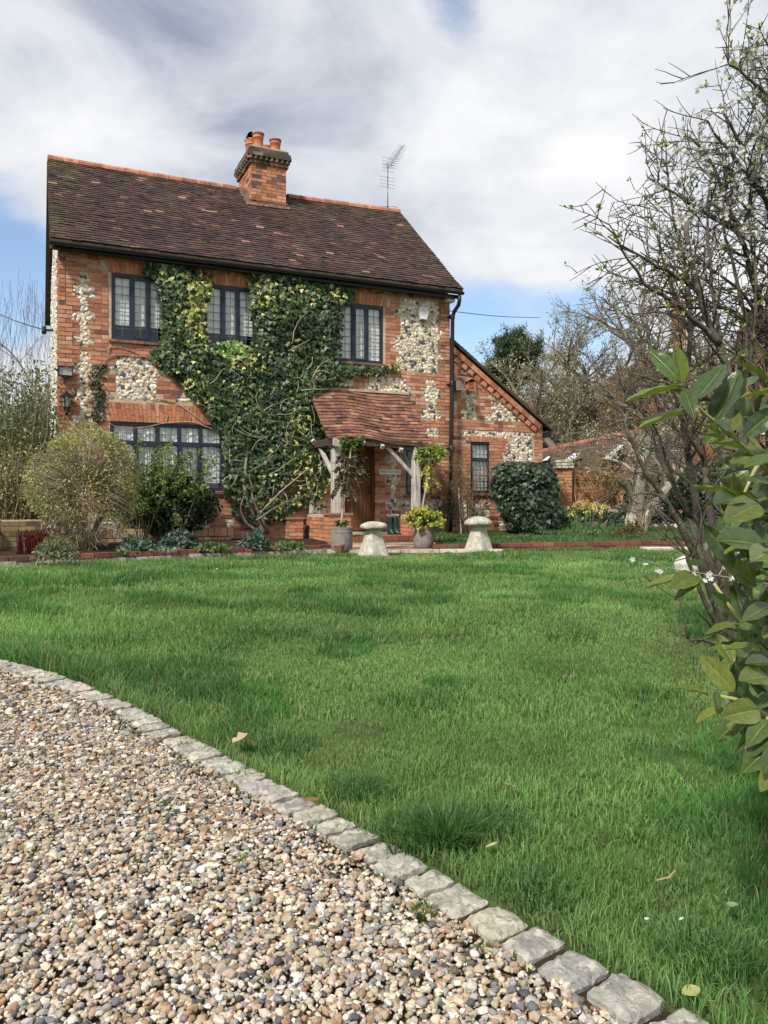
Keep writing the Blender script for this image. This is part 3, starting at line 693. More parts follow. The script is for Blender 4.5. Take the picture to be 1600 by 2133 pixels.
for (pu, pb, hs) in ((4.27, 2.50, 1.0), (4.68, 2.52, 0.86), (4.22, 2.98, 1.12), (4.62, 3.05, 1.0)):
    p = piece('chimney_pot', lathe([(a_, b_ * hs) for a_, b_ in POT], 20, cx=pu, cy=pb, cz=8.82), mTerra, ch, True)
    if pb < 2.9:
        na = Acc()
        for k in range(16):
            t = 2 * pi * k / 16; na.add(*bar((pu + 0.128 * cos(t), pb + 0.128 * sin(t), 8.82 + 0.375 * hs), (pu + 0.137 * cos(t), pb + 0.137 * sin(t), 8.82 + 0.405 * hs), 0.02, 0.012))
        na.build('rim_notch', mIron, p)
    if hs > 1.1:
        ca = Acc(); th = np.linspace(0, pi, 9)
        V = [(pu + 0.12 * cos(t), pb + y, 8.82 + 0.47 + 0.15 * sin(t)) for y in (-0.13, 0.13) for t in th]; k = np.arange(8)
        ca.add(V, [np.stack([k, k + 1, k + 10, k + 9], -1), (np.arange(9) + 9)[None, :]]); ca.build('cowl', mIron, p)
# lead flashing and stepped soakers
fa = Acc(); zf = mroof(4.45, (CHB0 + 0.33) / 3.21)[2]
fa.add(*bar((CHU0 - 0.03, CHB0 - 0.02, zf + 0.10), (CHU1 + 0.03, CHB0 - 0.02, zf + 0.10), 0.02, 0.02, up=(0, 0, 1)))
for i in range(5):
    b = CHB0 - 0.1 + i * 0.16; zz = mroof(4, (b + 0.33) / 3.21)[2]; fa.add(*box(CHU0 - 0.14, CHU0 + 0.01, b, b + 0.15, zz, zz + 0.11, (1, 1, 1), 0.01))
for i in range(6):
    uu = CHU0 - 0.1 + i * 0.16; b = CHB0 - 0.09; zz = mroof(uu, (b + 0.33) / 3.21)[2]; fa.add(*box(uu, uu + 0.155, b - 0.06, b + 0.09, zz + 0.01, zz + 0.075, (1, 1, 1), 0.008))
fa.build('flashing', M('lime_flaunch', (0.26, 0.17, 0.13), 0.9, 0.4, 12, 0.5, 50), ch)

# ------------------------------------------------------------------ windows
def window(u0, u1, z0, z1, v, lights, rows, cols, transom=None, trows=0, blind=None, blind_style='plain', fw=0.05, opening=(), sill=True, arched=0.0):
    y0 = -v + 0.012; y1 = y0 + 0.06
    fr = Acc()
    fr.add(*box(u0 + 0.002, u0 + fw, y0, y1, z0, z1 - 0.001)); fr.add(*box(u1 - fw, u1 - 0.002, y0, y1, z0, z1 - 0.001))
    fr.add(*box(u0 + fw, u1 - fw, y0, y1, z0 + 0.001, z0 + fw)); fr.add(*box(u0 + fw, u1 - fw, y0, y1, z1 - fw, z1 - 0.001))
    w = (u1 - u0 - 2 * fw) / lights; mw = 0.042
    for i in range(1, lights):
        x = u0 + fw + i * w; fr.add(*box(x - mw / 2, x + mw / 2, y0 + 0.003, y1, z0 + fw, z1 - fw))
    if transom: fr.add(*box(u0 + fw, u1 - fw, y0 - 0.004, y1, transom - mw / 2, transom + mw / 2))
    win = fr.build('window', mFrame, HX)
    cells = []
    for i in range(lights):
        a, b = u0 + fw + i * w + (mw / 2 if i else 0), u0 + fw + (i + 1) * w - (mw / 2 if i < lights - 1 else 0)
        zs = [(z0 + fw, (transom - mw / 2) if transom else z1 - fw, rows, i in opening)]
        if transom: zs.append((transom + mw / 2, z1 - fw, trows, False))
        for (c0, c1, nr, op) in zs:
            s = 0.034 if op else 0.016
            ca = Acc()
            yy = y0 - 0.012 if op else y0 + 0.012
            for bx in ((a, a + s, c0, c1), (b - s, b, c0, c1), (a + s, b - s, c0, c0 + s), (a + s, b - s, c1 - s, c1)): ca.add(*box(bx[0], bx[1], yy, y1 - 0.01, bx[2], bx[3]))
            if op:
                zc = (c0 + c1) / 2
                for hz in (c0 + 0.12 * (c1 - c0), c0 + 0.82 * (c1 - c0)): ca.add(*box(a - 0.02, a + 0.01, yy - 0.012, yy, hz - 0.02, hz + 0.02))
                ca.add(*box(b - 0.03, b - 0.008, yy - 0.02, yy, zc - 0.06, zc + 0.05))
            ca.build('casement' if op else 'bead', mFrame, win)
            cells.append((a + s, b - s, c0 + s, c1 - s, nr, yy + 0.025))
    le = Acc()
    for (a, b, c0, c1, nr, yy) in cells:
        pw = (b - a) / cols; ph = (c1 - c0) / nr
        for k in range(1, cols): le.add(*box(a + k * pw - 0.0045, a + k * pw + 0.0045, yy - 0.005, yy + 0.008, c0, c1))
        for k in range(1, nr): le.add(*box(a, b, yy - 0.006, yy + 0.007, c0 + k * ph - 0.0045, c0 + k * ph + 0.0045))
        for k in range(cols):
            for q in range(nr):
                V, F, c = box(a + k * pw, a + (k + 1) * pw, yy, yy + 0.003, c0 + q * ph, c0 + (q + 1) * ph)
                ctr = V.mean(0); V = V - ctr; t1, t2 = R.gauss(0, 0.008), R.gauss(0, 0.008)
                V[:, 1] += V[:, 0] * t1 + V[:, 2] * t2
                o = piece('pane', (V + ctr, F, c), mGlass, win)
    le.build('leading', mLead, win)
    if blind is not None:
        yb = y1 + 0.012
        for (b0, b1) in (blind if isinstance(blind, list) else [(blind, z1 - 0.02)]):
            ba = Acc()
            if blind_style == 'slat':
                [ba.add(*box(u0 + 0.04, u1 - 0.04, yb, yb + 0.004, k, k + 0.0225)) for k in np.arange(b0, b1, 0.026)]; ba.add(*box(u0 + 0.04, u1 - 0.04, yb + 0.008, yb + 0.012, b0, b1))  # plain panel added behind the slats so the blind looks lighter
            elif blind_style == 'pleat':
                n_ = 40; xs = np.linspace(u0 + 0.03, u1 - 0.03, n_); V = [(x, yb + 0.018 * sin(i * 1.3) + 0.01 * sin(i * 0.37), zz) for zz in (b0, b1) for i, x in enumerate(xs)]; k = np.arange(n_ - 1)
                ba.add(V, np.stack([k, k + 1, k + n_ + 1, k + n_], -1))
            else:
                zs = np.linspace(b0, b1, 5)
                for k in range(4): ba.add(*box(u0 + 0.03, u1 - 0.03, yb + 0.004 * (k % 2), yb + 0.012 + 0.004 * (k % 2), zs[k], zs[k + 1] + 0.02))
                ba.add(*box(u0 + 0.03, u1 - 0.03, yb - 0.006, yb + 0.016, b0 - 0.03, b0))
            ba.build('blind', mBlind, win)
    if sill:
        sa = Acc(); n_ = int((u1 - u0 + 0.1) / 0.115)
        for k in range(n_): sa.add(*box(u0 - 0.05 + k * (u1 - u0 + 0.1) / n_ + 0.003, u0 - 0.05 + (k + 1) * (u1 - u0 + 0.1) / n_ - 0.003, -v - 0.06, -v + 0.045, z0 - 0.052, z0 - 0.006, pick_cols([(1, (0.28, 0.12, 0.07)), (1, (0.20, 0.10, 0.07))], 1)[0], 0.003))
        sa.build('sill', mBrick, win)
    return win
def zof(px_, py_): return fac(px_, py_)[1]
w1 = window(*W1, 0.0, 3, 7, 2, blind=zof(300, 676), opening=(1,))
w2 = window(*W2, 0.0, 3, 7, 2, blind=zof(480, 692), opening=(1,))
w3 = window(*W3, 0.0, 3, 7, 2, blind=W3[2] + 0.08, opening=(1,))
w4 = window(*W4, 0.0, 5, 6, 3, transom=1.93, trows=2, blind=W4[2] + 0.16, blind_style='pleat', opening=(1, 3))
w5 = window(*SW, 0.0, 1, 6, 2, opening=())
w6 = window(*WW, VW, 1, 5, 4, transom=1.80, trows=2, blind=WW[2] + 0.05, blind_style='slat', fw=0.05)
# ------------------------------------------------------------------ door
da = Acc()
for b in ((DR[0], DR[0] + 0.07, 0.06, 0.16, DR[2], DR[3]), (DR[1] - 0.07, DR[1], 0.06, 0.16, DR[2], DR[3]), (DR[0] + 0.07, DR[1] - 0.07, 0.06, 0.16, DR[3] - 0.07, DR[3])): da.add(*box(*b))
da.add(*box(DR[0] + 0.072, DR[1] - 0.072, 0.135, 0.15, DR[2] + 0.02, DR[3] - 0.072))
door = da.build('door', mDoor, HX)
pw = (DR[1] - DR[0] - 0.144) / 6
for i in range(6): piece('plank', box(DR[0] + 0.072 + i * pw + 0.003, DR[0] + 0.072 + (i + 1) * pw - 0.003, 0.105 - 0.004 * (i % 2), 0.134, DR[2] + 0.02, DR[3] - 0.075, (1, 1, 1), 0.001), mDoor, door)
piece('handle', tube([(DR[1] - 0.13, 0.10, 1.02), (DR[1] - 0.13, 0.05, 1.03), (DR[1] - 0.13, 0.045, 1.10), (DR[1] - 0.13, 0.05, 1.17), (DR[1] - 0.13, 0.10, 1.18)], 0.011, 8), mIron, door, True)
piece('lock_plate', box(DR[1] - 0.155, DR[1] - 0.10, 0.092, 0.102, 1.32, 1.48), mIron, door)
piece('threshold', box(DR[0] - 0.05, DR[1] + 0.05, -0.10, 0.30, 0.19, DR[2], (1, 1, 1), 0.004), mIron, HX)
# ------------------------------------------------------------------ porch: floor, low walls, posts, beams, tiled roof
pf = piece('porch_floor', box(5.06, 6.46, -1.28, -0.001, 0.02, 0.185), mMortar, HX)
for i in range(12): piece('brick', box(5.06 + i * 0.117 + 0.004, 5.06 + (i + 1) * 0.117 - 0.004, -1.30, -1.06, 0.10, 0.19, pick_cols([(2, (0.24, 0.09, 0.06)), (1, (0.16, 0.075, 0.06))], 1)[0], 0.003), mBrick, pf)
for k in range(5):
    for i in range(6): piece('brick', box(5.06 + i * 0.234 + 0.004, 5.06 + (i + 1) * 0.234 - 0.004, -1.05 + k * 0.115, -0.943 + k * 0.115, 0.15, 0.188 + R.uniform(-0.002, 0.002), pick_cols([(2, (0.28, 0.13, 0.09)), (1, (0.24, 0.17, 0.13))], 1)[0], 0.002), mBrick, pf)
piece('door_step', box(5.30, 6.20, -0.42, -0.101, 0.188, 0.226, (1, 1, 1), 0.004), mStone, HX)
def lowwall(u0, u1, v0, v1, z1, name):
    h = piece(name, box(u0 + 0.01, u1 - 0.01, -v1 + 0.01, -v0, 0.0, z1 - 0.01), mMortar, HX)
    z = 0.02; r = 0; pal = [(3, (0.50, 0.21, 0.11)), (2, (0.44, 0.16, 0.09)), (2, (0.46, 0.27, 0.16)), (1, (0.30, 0.17, 0.11))]
    while z < z1 - 0.07:
        for (a, b, ax) in ((u0, u1, 0), (v0, v1, 1)):
            s = a; first = True
            while s < b - 0.02:
                l = min(0.117 if (first and (r + ax) % 2) else 0.235, b - s); first = False
                if b - s - l < 0.05: l = b - s
                if ax == 0: bb = (s + 0.005, s + l - 0.005, -v1 - R.uniform(0, 0.005), -v1 + 0.05, z + 0.005, z + CH - 0.006)
                else: bb = (u0 - R.uniform(0, 0.005), u0 + 0.05, -(s + l) + 0.005, -s - 0.005, z + 0.005, z + CH - 0.006)
                V, F, c = box(*bb, pick_cols(pal, 1)[0], 0.002); pool('brick', h, (V, F, c), ((bb[0] + bb[1]) / 2, (bb[2] + bb[3]) / 2 - 3, z), mBrick)
                s += l
        z += CH; r += 1
    for i in range(max(1, int((u1 - u0 + 0.06) / 0.2))):
        n_ = max(1, int((u1 - u0 + 0.06) / 0.2)); w = (u1 - u0 + 0.06) / n_
        piece('coping_tile', box(u0 - 0.03 + i * w + 0.003, u0 - 0.03 + (i + 1) * w - 0.003, -v1 - 0.035, -v1 + 0.24, z1 - 0.012, z1 + 0.022, (0.34, 0.15, 0.10), 0.004), mBrick, h)
    return h
lowwall(4.56, 5.02, 0.02, 1.30, 0.615, 'porch_wall')
lowwall(6.37, 6.62, 0.62, 1.25, 0.60, 'porch_wall')
lowwall(4.12, 4.40, 0.02, 0.34, 0.52, 'porch_wall')
def timber(p, q, w, h, name='porch_post', mat=mOak, seg=6, j=0.004):
    p = A(p, float); q = A(q, float); a = Acc(); prev = None
    d = q - p; d /= np.linalg.norm(d); up = A([0, -1.0, 0]) if abs(d[2]) > 0.7 else A([0, 0, 1.0])
    s = np.cross(d, up); s /= np.linalg.norm(s); t = np.cross(s, d); Vs = []
    for i in range(seg + 1):
        c = p + (q - p) * i / seg + G.uniform(-j, j, 3)
        for (x, y) in ((-1, -0.75), (-0.75, -1), (0.75, -1), (1, -0.75), (1, 0.75), (0.75, 1), (-0.75, 1), (-1, 0.75)):
            Vs.append(c + s * x * w / 2 * (1 + R.uniform(-0.03, 0.03)) + t * y * h / 2 * (1 + R.uniform(-0.03, 0.03)))
    i = np.arange(seg)[:, None] * 8; k = np.arange(8)[None, :]; k2 = (k + 1) % 8
    F = np.stack([i + k, i + k2, i + 8 + k2, i + 8 + k], -1).reshape(-1, 4)
    a.add(Vs, [F, np.arange(8)[None, ::-1], (np.arange(8) + seg * 8)[None, :]])
    return a.build(name, mat, HX)
PL, PRR = 4.785, 6.475
timber((PL, -1.12, 0.64), (PL, -1.12, 1.92), 0.17, 0.16)
timber((PRR, -1.10, 0.62), (PRR, -1.10, 1.94), 0.15, 0.15)
timber((PL - 0.13, -0.06, 0.62), (PL - 0.10, -0.06, 2.02), 0.10, 0.10)
# tie beam with a slight arch, side plates, braces, rafters
for s in range(6):
    a0, a1 = PL - 0.12 + s * (PRR - PL + 0.3) / 6, PL - 0.12 + (s + 1) * (PRR - PL + 0.3) / 6
    f = lambda u: 1.93 + 0.05 * (1 - ((u - (PL + PRR) / 2) / 0.95) ** 2)
    if s == 0: beam = Acc()
    V, F, c = bar((a0, -1.11, f(a0)), (a1, -1.11, f(a1)), 0.12, 0.13); beam.add(V, F, c)
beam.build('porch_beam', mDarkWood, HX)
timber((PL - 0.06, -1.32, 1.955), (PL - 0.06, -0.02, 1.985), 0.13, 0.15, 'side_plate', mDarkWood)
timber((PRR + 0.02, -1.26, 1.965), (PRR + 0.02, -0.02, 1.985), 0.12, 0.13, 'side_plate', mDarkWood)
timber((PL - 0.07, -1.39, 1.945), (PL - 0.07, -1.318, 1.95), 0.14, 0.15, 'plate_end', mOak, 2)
timber((PRR - 0.05, -1.08, 1.36), (PRR - 0.62, -1.08, 1.92), 0.075, 0.07, 'brace', mOak)
timber((PRR + 0.0, -1.0, 1.36), (PRR + 0.0, -0.40, 1.92), 0.075, 0.07, 'brace', mOak)
timber((PL - 0.01, -1.0, 1.36), (PL - 0.06, -0.40, 1.92), 0.075, 0.07, 'brace', mOak)
PU0, PU1 = 4.62, 6.84
def proof(u, t):
    y = -1.17 + 1.17 * t; k = (u - PU0) / (PU1 - PU0)
    z = 2.005 + 1.10 * (t ** 1.12) + 0.045 * sin(pi * k * 1.7 + 0.3) * (1 - t * 0.7) - 0.05 * k * (1 - t) + 0.012 * sin(u * 5)
    return (u - 0.0, y, z)
pra = Acc(); slab(pra, proof, PU0 + 0.02, PU1 - 0.02, 0.05, 16, 10); prf = pra.build('porch_roof', mDarkWood, HX)
roof_tiles(prf, proof, 16, PU0, PU1, 0.17, PORCH_PAL, 'porch_tile', lift=0.036, tk=0.019, moss=lambda u, t: 0.5 if (5.1 < u < 5.5 and 0.6 < t < 0.8) else 0.03)
for i in range(5):
    u = PU0 + 0.30 + i * 0.40; a_, b_ = A(proof(u, -0.015)), A(proof(u, 0.5)); timber(a_ - A([0, 0, 0.085]), b_ - A([0, 0, 0.085]), 0.075, 0.08, 'rafter', mOak, 2, 0.001)
pra = Acc(); pra.add(*box(PU0 - 0.0, PU1, -0.05, -0.016, 3.115, 3.16)); pra.build('mortar_fillet', mMortar, prf)

# ------------------------------------------------------------------ hand out the pieces: the nearest in view one by one, the rest joined
def deal():
    LIM = {'brick': 290, 'flint': 300, 'roof_tile': 140, 'porch_tile': 155}
    for k, items in POOL.items():
        items.sort(key=lambda t: (t[0], t[1])); rest = {}
        name = 'roof_tile' if k == 'porch_tile' else k
        for q, (_, _, host, VFC, mat) in enumerate(items):
            if q < LIM[k]: piece(name, VFC, mat, host)
            else: rest.setdefault(host.name, (host, mat, Acc()))[2].add(*VFC)
        for (host, mat, acc) in rest.values():
            kind(acc.build({'brick': 'brickwork', 'flint': 'flintwork', 'roof_tile': 'tiling', 'porch_tile': 'tiling'}[k], mat, host), 'stuff')
deal()
# ------------------------------------------------------------------ stone setts along the drive
def setts():
    t = thing('stone_edging', 'curved row of worn grey stone setts between lawn and gravel drive', 'edging', (CUR[60][0], CUR[60][1], 0))
    P = CUR; seg = np.linalg.norm(np.diff(P, axis=0), axis=1); S = np.concatenate([[0], np.cumsum(seg)])
    s = S[np.argmin(np.abs(P[:, 0] + 5.0))]; base = A(t.location)
    while s < S[-1] - 0.3:
        l = R.uniform(0.085, 0.118); m = s + l / 2
        c = A([np.interp(m, S, P[:, 0]), np.interp(m, S, P[:, 1])]); e = A([np.interp(m + 0.05, S, P[:, 0]), np.interp(m + 0.05, S, P[:, 1])]) - c; e /= np.linalg.norm(e)
        n = A([e[1], -e[0]]); w = R.uniform(0.098, 0.112); g = R.uniform(0.010, 0.018); hl = l / 2 - g / 2; top = 0.000 + R.uniform(-0.004, 0.005)
        nx, ny = 9, 9; V = []; tiltx, tilty = R.uniform(-0.05, 0.05), R.uniform(-0.05, 0.05); sk = R.uniform(-0.12, 0.12); off = R.uniform(-0.008, 0.008)
        ph = R.uniform(0, 50)
        for iy in range(ny):
            for ix in range(nx):
                a, b = ix / (nx - 1) * 2 - 1, iy / (ny - 1) * 2 - 1
                # rounded, chipped outline
                rr = 1 - 0.055 * (abs(a) ** 6) * (abs(b) ** 6); wob = 1 + 0.13 * (vnoise(a * 1.3 + ph, b * 1.3, 1.9) - 0.5) * max(abs(a), abs(b)) ** 2
                x = a * hl * rr * wob; y = b * w / 2 * rr * wob + sk * a * hl * 0.5 + off
                edge = max(abs(a), abs(b)); z = top + tiltx * x + tilty * y + 0.009 * (vnoise(a + ph, b, 2.5) - 0.5) + 0.006 * (vnoise(a + ph, b, 6.5) - 0.5) - (0.004 if edge > 0.99 else 0)
                q = c + e * x + n * y; V.append((q[0] - base[0], q[1] - base[1], z))
        i = np.arange(ny - 1)[:, None] * nx; k = np.arange(nx - 1)[None, :]
        F = np.stack([i + k, i + nx + k, i + nx + k + 1, i + k + 1], -1).reshape(-1, 4)
        rim = list(range(nx)) + [nx * r + nx - 1 for r in range(1, ny)] + list(range(nx * ny - 2, nx * (ny - 1) - 1, -1)) + [nx * r for r in range(ny - 2, 0, -1)]
        Vr = [(V[q][0], V[q][1], -0.06) for q in rim]; m_ = len(rim); k = np.arange(m_)
        Fs = np.stack([A(rim)[k], A(rim)[(k + 1) % m_], nx * ny + (k + 1) % m_, nx * ny + k], -1)
        colr = pick_cols([(3, (0.36, 0.34, 0.295)), (2, (0.42, 0.395, 0.335)), (1, (0.30, 0.29, 0.265)), (1, (0.44, 0.40, 0.32))], 1, G, 0.06)[0]
        piece('sett_stone', (A(V + Vr), [F, Fs], colr), mSett, t)
        s += l
setts()
# soil in the joints under the setts
_o = 0.10
def offset_line(P, d):
    T = np.gradient(P, axis=0); T /= np.linalg.norm(T, axis=1)[:, None]; return P + np.stack([T[:, 1], -T[:, 0]], -1) * d
Q = CUR[::3]
strip_sheet('edging_soil', mSoil, offset_line(Q, 0.075), offset_line(Q, -0.04), -0.0125)

# ------------------------------------------------------------------ gravel
def gravel():
    acc = Acc(); acc2 = Acc(); Vc = box(-1, 1, -1, 1, -1, 1)[0] / sqrt(3) * 1.08; CUB = (Vc, np.concatenate([BOXF[:, [0, 1, 2]], BOXF[:, [0, 2, 3]]]))
    pal = [(4, (0.53, 0.42, 0.28)), (2.8, (0.42, 0.295, 0.175)), (3.0, (0.60, 0.52, 0.40)), (1.5, (0.33, 0.205, 0.11)), (2.2, (0.34, 0.325, 0.30)), (1.7, (0.215, 0.22, 0.235)), (2.4, (0.68, 0.65, 0.58)), (1.0, (0.09, 0.09, 0.10)), (0.45, (0.42, 0.21, 0.11)), (1.2, (0.44, 0.385, 0.335))]
    def scatter(y0, y1, x0f, dens, acc_, base, nv, rs, rim=False):
        ar = (y1 - y0) * (abs(x0f) * (y1) + 2.2); n = int(ar * dens)
        y = G.uniform(y0, y1, n); x = G.uniform(-1, 1, n); xl = -0.52 * y - (1.5 if rim else 0.30); xr = np.full(n, 1.3) if not rim or y0 < 0.9 else -0.52 * y - 0.28; x = xl + (x + 1) / 2 * (xr - xl)
        keep = G.random(n) < (xr - xl) / ((abs(x0f) * y1) + 2.2)
        s = side(x, y); keep &= (s < -0.050) & (s > -2.6)
        keep &= ~((s > -0.12) & (G.random(n) < 0.35) & (vnoise(x, y, 5) > 0.5))
        x, y, s = x[keep], y[keep], s[keep]; n = len(x)
        r = rs * np.clip(G.lognormal(0, 0.32, n), 0.5, 2.1)
        C = pick_cols(pal, n, jit=0.17) * 0.86; C = C * 0.8 + C.mean(1, keepdims=True) * A([[1.10, 1.0, 0.86]]) * 0.2
        lay = G.random(n); z = -0.018 + r * 0.35 + (lay > 0.45) * r * G.uniform(0.2, 0.9, n) + 0.004 * vnoise(x, y, 5)
        for v in range(nv):
            m = (np.arange(n) % nv) == v; k = m.sum()
            if not k: continue
            V0 = base[0] * G.uniform(0.72, 1.25, (len(base[0]), 1)) * A([1.05, G.uniform(0.6, 0.9), G.uniform(0.42, 0.72)])
            if v % 3 == 0: V0 = np.clip(V0, -0.72, 0.72) * 1.15
            a = G.uniform(0, 2 * pi, k); ti = G.normal(0, 0.38, (k, 2))
            ca, sa = np.cos(a), np.sin(a); Z0 = np.zeros(k); O = np.ones(k)
            Rz = np.stack([np.stack([ca, -sa, Z0], -1), np.stack([sa, ca, Z0], -1), np.stack([Z0, Z0, O], -1)], 1)
            cx, sx = np.cos(ti[:, 0]), np.sin(ti[:, 0]); Rx = np.stack([np.stack([O, Z0, Z0], -1), np.stack([Z0, cx, -sx], -1), np.stack([Z0, sx, cx], -1)], 1)
            mass_add(acc_, V0, base[1], (Rz @ Rx) * r[m][:, None, None], np.stack([x[m], y[m], z[m]], -1), C[m])
    scatter(1.05, 1.7, 0.58, 4600, acc, ICO1, 14, 0.0055)
    scatter(1.0, 1.7, 0.58, 13500, acc2, ICO0, 16, 0.0058); scatter(1.7, 2.0, 0.58, 15500, acc2, ICO0, 16, 0.0060)
    scatter(2.0, 3.1, 0.58, 14000, acc2, CUB, 16, 0.0064)
    scatter(3.1, 6.2, 0.58, 6500, acc2, CUB, 14, 0.0090)
    scatter(0.2, 1.02, 0.58, 3400, acc2, CUB, 10, 0.0096, True); scatter(1.02, 6.2, 0.58, 3400, acc2, CUB, 10, 0.0098, True)
    kind(acc.build('gravel', mPebble, None, True), 'stuff'); kind(acc2.build('gravel', mPebble, None, False), 'stuff')
gravel()

# ------------------------------------------------------------------ grass
def blades(acc, x, y, z, ln, wd, C, lean=0.45, az=None):
    n = len(x); a = G.uniform(0, 2 * pi, n) if az is None else az
    la = G.uniform(0.05, 1.0, n) * lean; f = G.uniform(0, 2 * pi, n)
    dx, dy = np.cos(a), np.sin(a); px_, py_ = np.cos(f), np.sin(f)
    V = np.empty((n, 5, 3))
    for k, (h, w, b) in enumerate(((0, 1, 0), (0, -1, 0), (0.55, 0.75, 0.32), (0.55, -0.75, 0.32), (1.0, 0, 1.0))):
        hh = h * (1 - 0.35 * la * h)
        V[:, k, 0] = x + dx * ln * la * b + px_ * wd * w / 2; V[:, k, 1] = y + dy * ln * la * b + py_ * wd * w / 2; V[:, k, 2] = z + ln * hh
    i = np.arange(n)[:, None] * 5
    F4 = i + A([[0, 1, 3, 2]]); F3 = i + A([[2, 3, 4]])
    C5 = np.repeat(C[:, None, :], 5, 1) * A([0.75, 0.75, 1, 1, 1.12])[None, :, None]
    acc.add(V.reshape(-1, 3), [F4, F3], C5.reshape(-1, 3))
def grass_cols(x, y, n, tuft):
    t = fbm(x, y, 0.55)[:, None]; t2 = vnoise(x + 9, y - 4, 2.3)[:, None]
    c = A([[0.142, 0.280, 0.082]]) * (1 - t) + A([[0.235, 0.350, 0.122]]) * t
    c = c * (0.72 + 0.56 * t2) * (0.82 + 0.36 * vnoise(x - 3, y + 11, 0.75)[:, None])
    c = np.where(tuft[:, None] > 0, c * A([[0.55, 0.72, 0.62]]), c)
    dry = G.random(n) < 0.07
    c[dry] = A([0.34, 0.31, 0.16]) * G.uniform(0.7, 1.2, (dry.sum(), 1))
    return np.clip(c * (1 + G.normal(0, 0.16, (n, 1))), 0.01, 0.6)
def lawn_grass():
    acc = Acc()
    for (y0, y1, dens, ln, wd) in ((0.8, 1.9, 22000, 0.022, 0.0024), (1.9, 3.0, 15500, 0.025, 0.0030), (3.0, 4.6, 8000, 0.031, 0.0044), (4.6, 7.0, 3400, 0.044, 0.0065), (7.0, 10.0, 1900, 0.047, 0.0095), (10.0, 15.6, 1150, 0.052, 0.013)):
        W0, W1 = -0.53 * y1 - 1.3, 0.53 * y1 + 1.3
        n = int((W1 - W0) * (y1 - y0) * dens); x = G.uniform(W0, W1, n); y = G.uniform(y0, y1, n)
        out_ = np.abs(x) > 0.51 * y + 0.25; keep = ~out_ | ((np.abs(x) < 0.51 * y + 1.3) & (G.random(n) < 0.3))
        keep &= (y < far_y(x) - 0.12)
        x, y = x[keep], y[keep]; wdo = np.where(out_[keep], 1.9, 1.0)
        if y0 < 7: s = side(x, y)
        else: s = np.full(len(x), 5.0); m = x < -3; s[m] = side(x[m], y[m])
        # ragged edge, thinner turf and bare patches
        k = s > 0.022 + 0.030 * vnoise(x, y, 7) + 0.02 * G.random(len(x))
        bare = (vnoise(x + 31, y + 5, 1.9) > 0.86) & (vnoise(x, y, 9) > 0.5) & (y < 4)
        k &= ~(bare & (G.random(len(x)) < 0.75))
        k &= ~((y < 1.55) & (x > 0.62) & (x < 0.86) & (y < 1.42) & (G.random(len(x)) < 0.8))
        x, y, s, wdo = x[k], y[k], s[k], wdo[k]; n = len(x)
        tn = vnoise(x + 3, y * 0.9 + 8, 1.65) * 0.6 + vnoise(x - 7, y + 2, 3.9) * 0.4; tuft = (tn > 0.575 + 0.04 * G.random(n)).astype(float); wornp = np.clip((fbm(x * 1.3 + 40, y + 17, 0.8) - 0.50) * 7, 0, 1) * (tuft == 0)
        big = np.clip((tn - 0.54) * 6, 0, 1.0)
        edge = np.exp(-np.clip(s - 0.09, 0, 9) / 0.12) * (vnoise(x, y, 3.1) > 0.30) * 1.5
        L_ = ln * (1 - 0.3 * wornp) * G.uniform(0.5, 1.35, n) * (1 + 0.75 * big + 0.75 * edge + 0.5 * (fbm(x, y, 0.4) - 0.5))
        left = np.clip((-x - 0.12 * y) / 1.5, 0, 1) * np.clip((y - 2) / 2, 0, 1); L_ *= 1 + 0.35 * left; L_ *= np.where((y > 8) & (y > far_y(x) - 0.8), 0.72, 1.0)
        zz = -0.006 + 0.03 * (fbm(x, y, 0.9) - 0.5) * np.clip((y - 2) / 3, 0, 1)
        gc = grass_cols(x, y, n, tuft); w_ = (wornp * G.uniform(0.1, 0.6, n))[:, None]; gc = gc * (1 - w_) + A([[0.29, 0.38, 0.15]]) * w_
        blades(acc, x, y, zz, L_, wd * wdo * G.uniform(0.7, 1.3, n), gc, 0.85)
    # the big tussock by the setts, and small ones
    for (px_, py_, rad, num, ln) in ((925, 1752, 0.075, 820, 0.112), (880, 1745, 0.07, 350, 0.10), (1010, 1720, 0.06, 260, 0.085), (745, 1650, 0.06, 260, 0.085), (580, 1555, 0.08, 240, 0.08), (1120, 1850, 0.06, 260, 0.06), (1500, 2010, 0.06, 240, 0.07), (1460, 1990, 0.05, 140, 0.07), (560, 1320, 0.16, 240, 0.11), (1185, 1325, 0.12, 200, 0.09), (1105, 1270, 0.14, 170, 0.09), (720, 1330, 0.13, 170, 0.085), (450, 1350, 0.16, 230, 0.11), (880, 1465, 0.11, 200, 0.085), (1340, 1445, 0.10, 190, 0.08), (220, 1345, 0.16, 260, 0.12), (50, 1352, 0.18, 280, 0.13), (640, 1265, 0.2, 200, 0.11), (500, 1440, 0.12, 200, 0.09), (300, 1260, 0.25, 240, 0.11), (970, 1300, 0.18, 180, 0.08)):
        p = on_z(px_, py_); r = rad * (1 if num > 800 else 1.7) * np.sqrt(G.random(num)) ** 1.3; a = G.uniform(0, 2 * pi, num)
        x = p[0] + r * np.cos(a); y = p[1] + r * np.sin(a)
        L_ = ln * (1.0 if num > 800 else 0.82) * G.uniform(0.45, 1.15, num); C = A([[0.075, 0.155, 0.045]]) * G.uniform(0.6, 1.5, (num, 1))
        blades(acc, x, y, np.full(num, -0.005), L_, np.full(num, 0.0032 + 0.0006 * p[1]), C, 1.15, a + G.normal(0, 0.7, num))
    g = acc.build('grass', mGrass); kind(g, 'stuff')
lawn_grass()
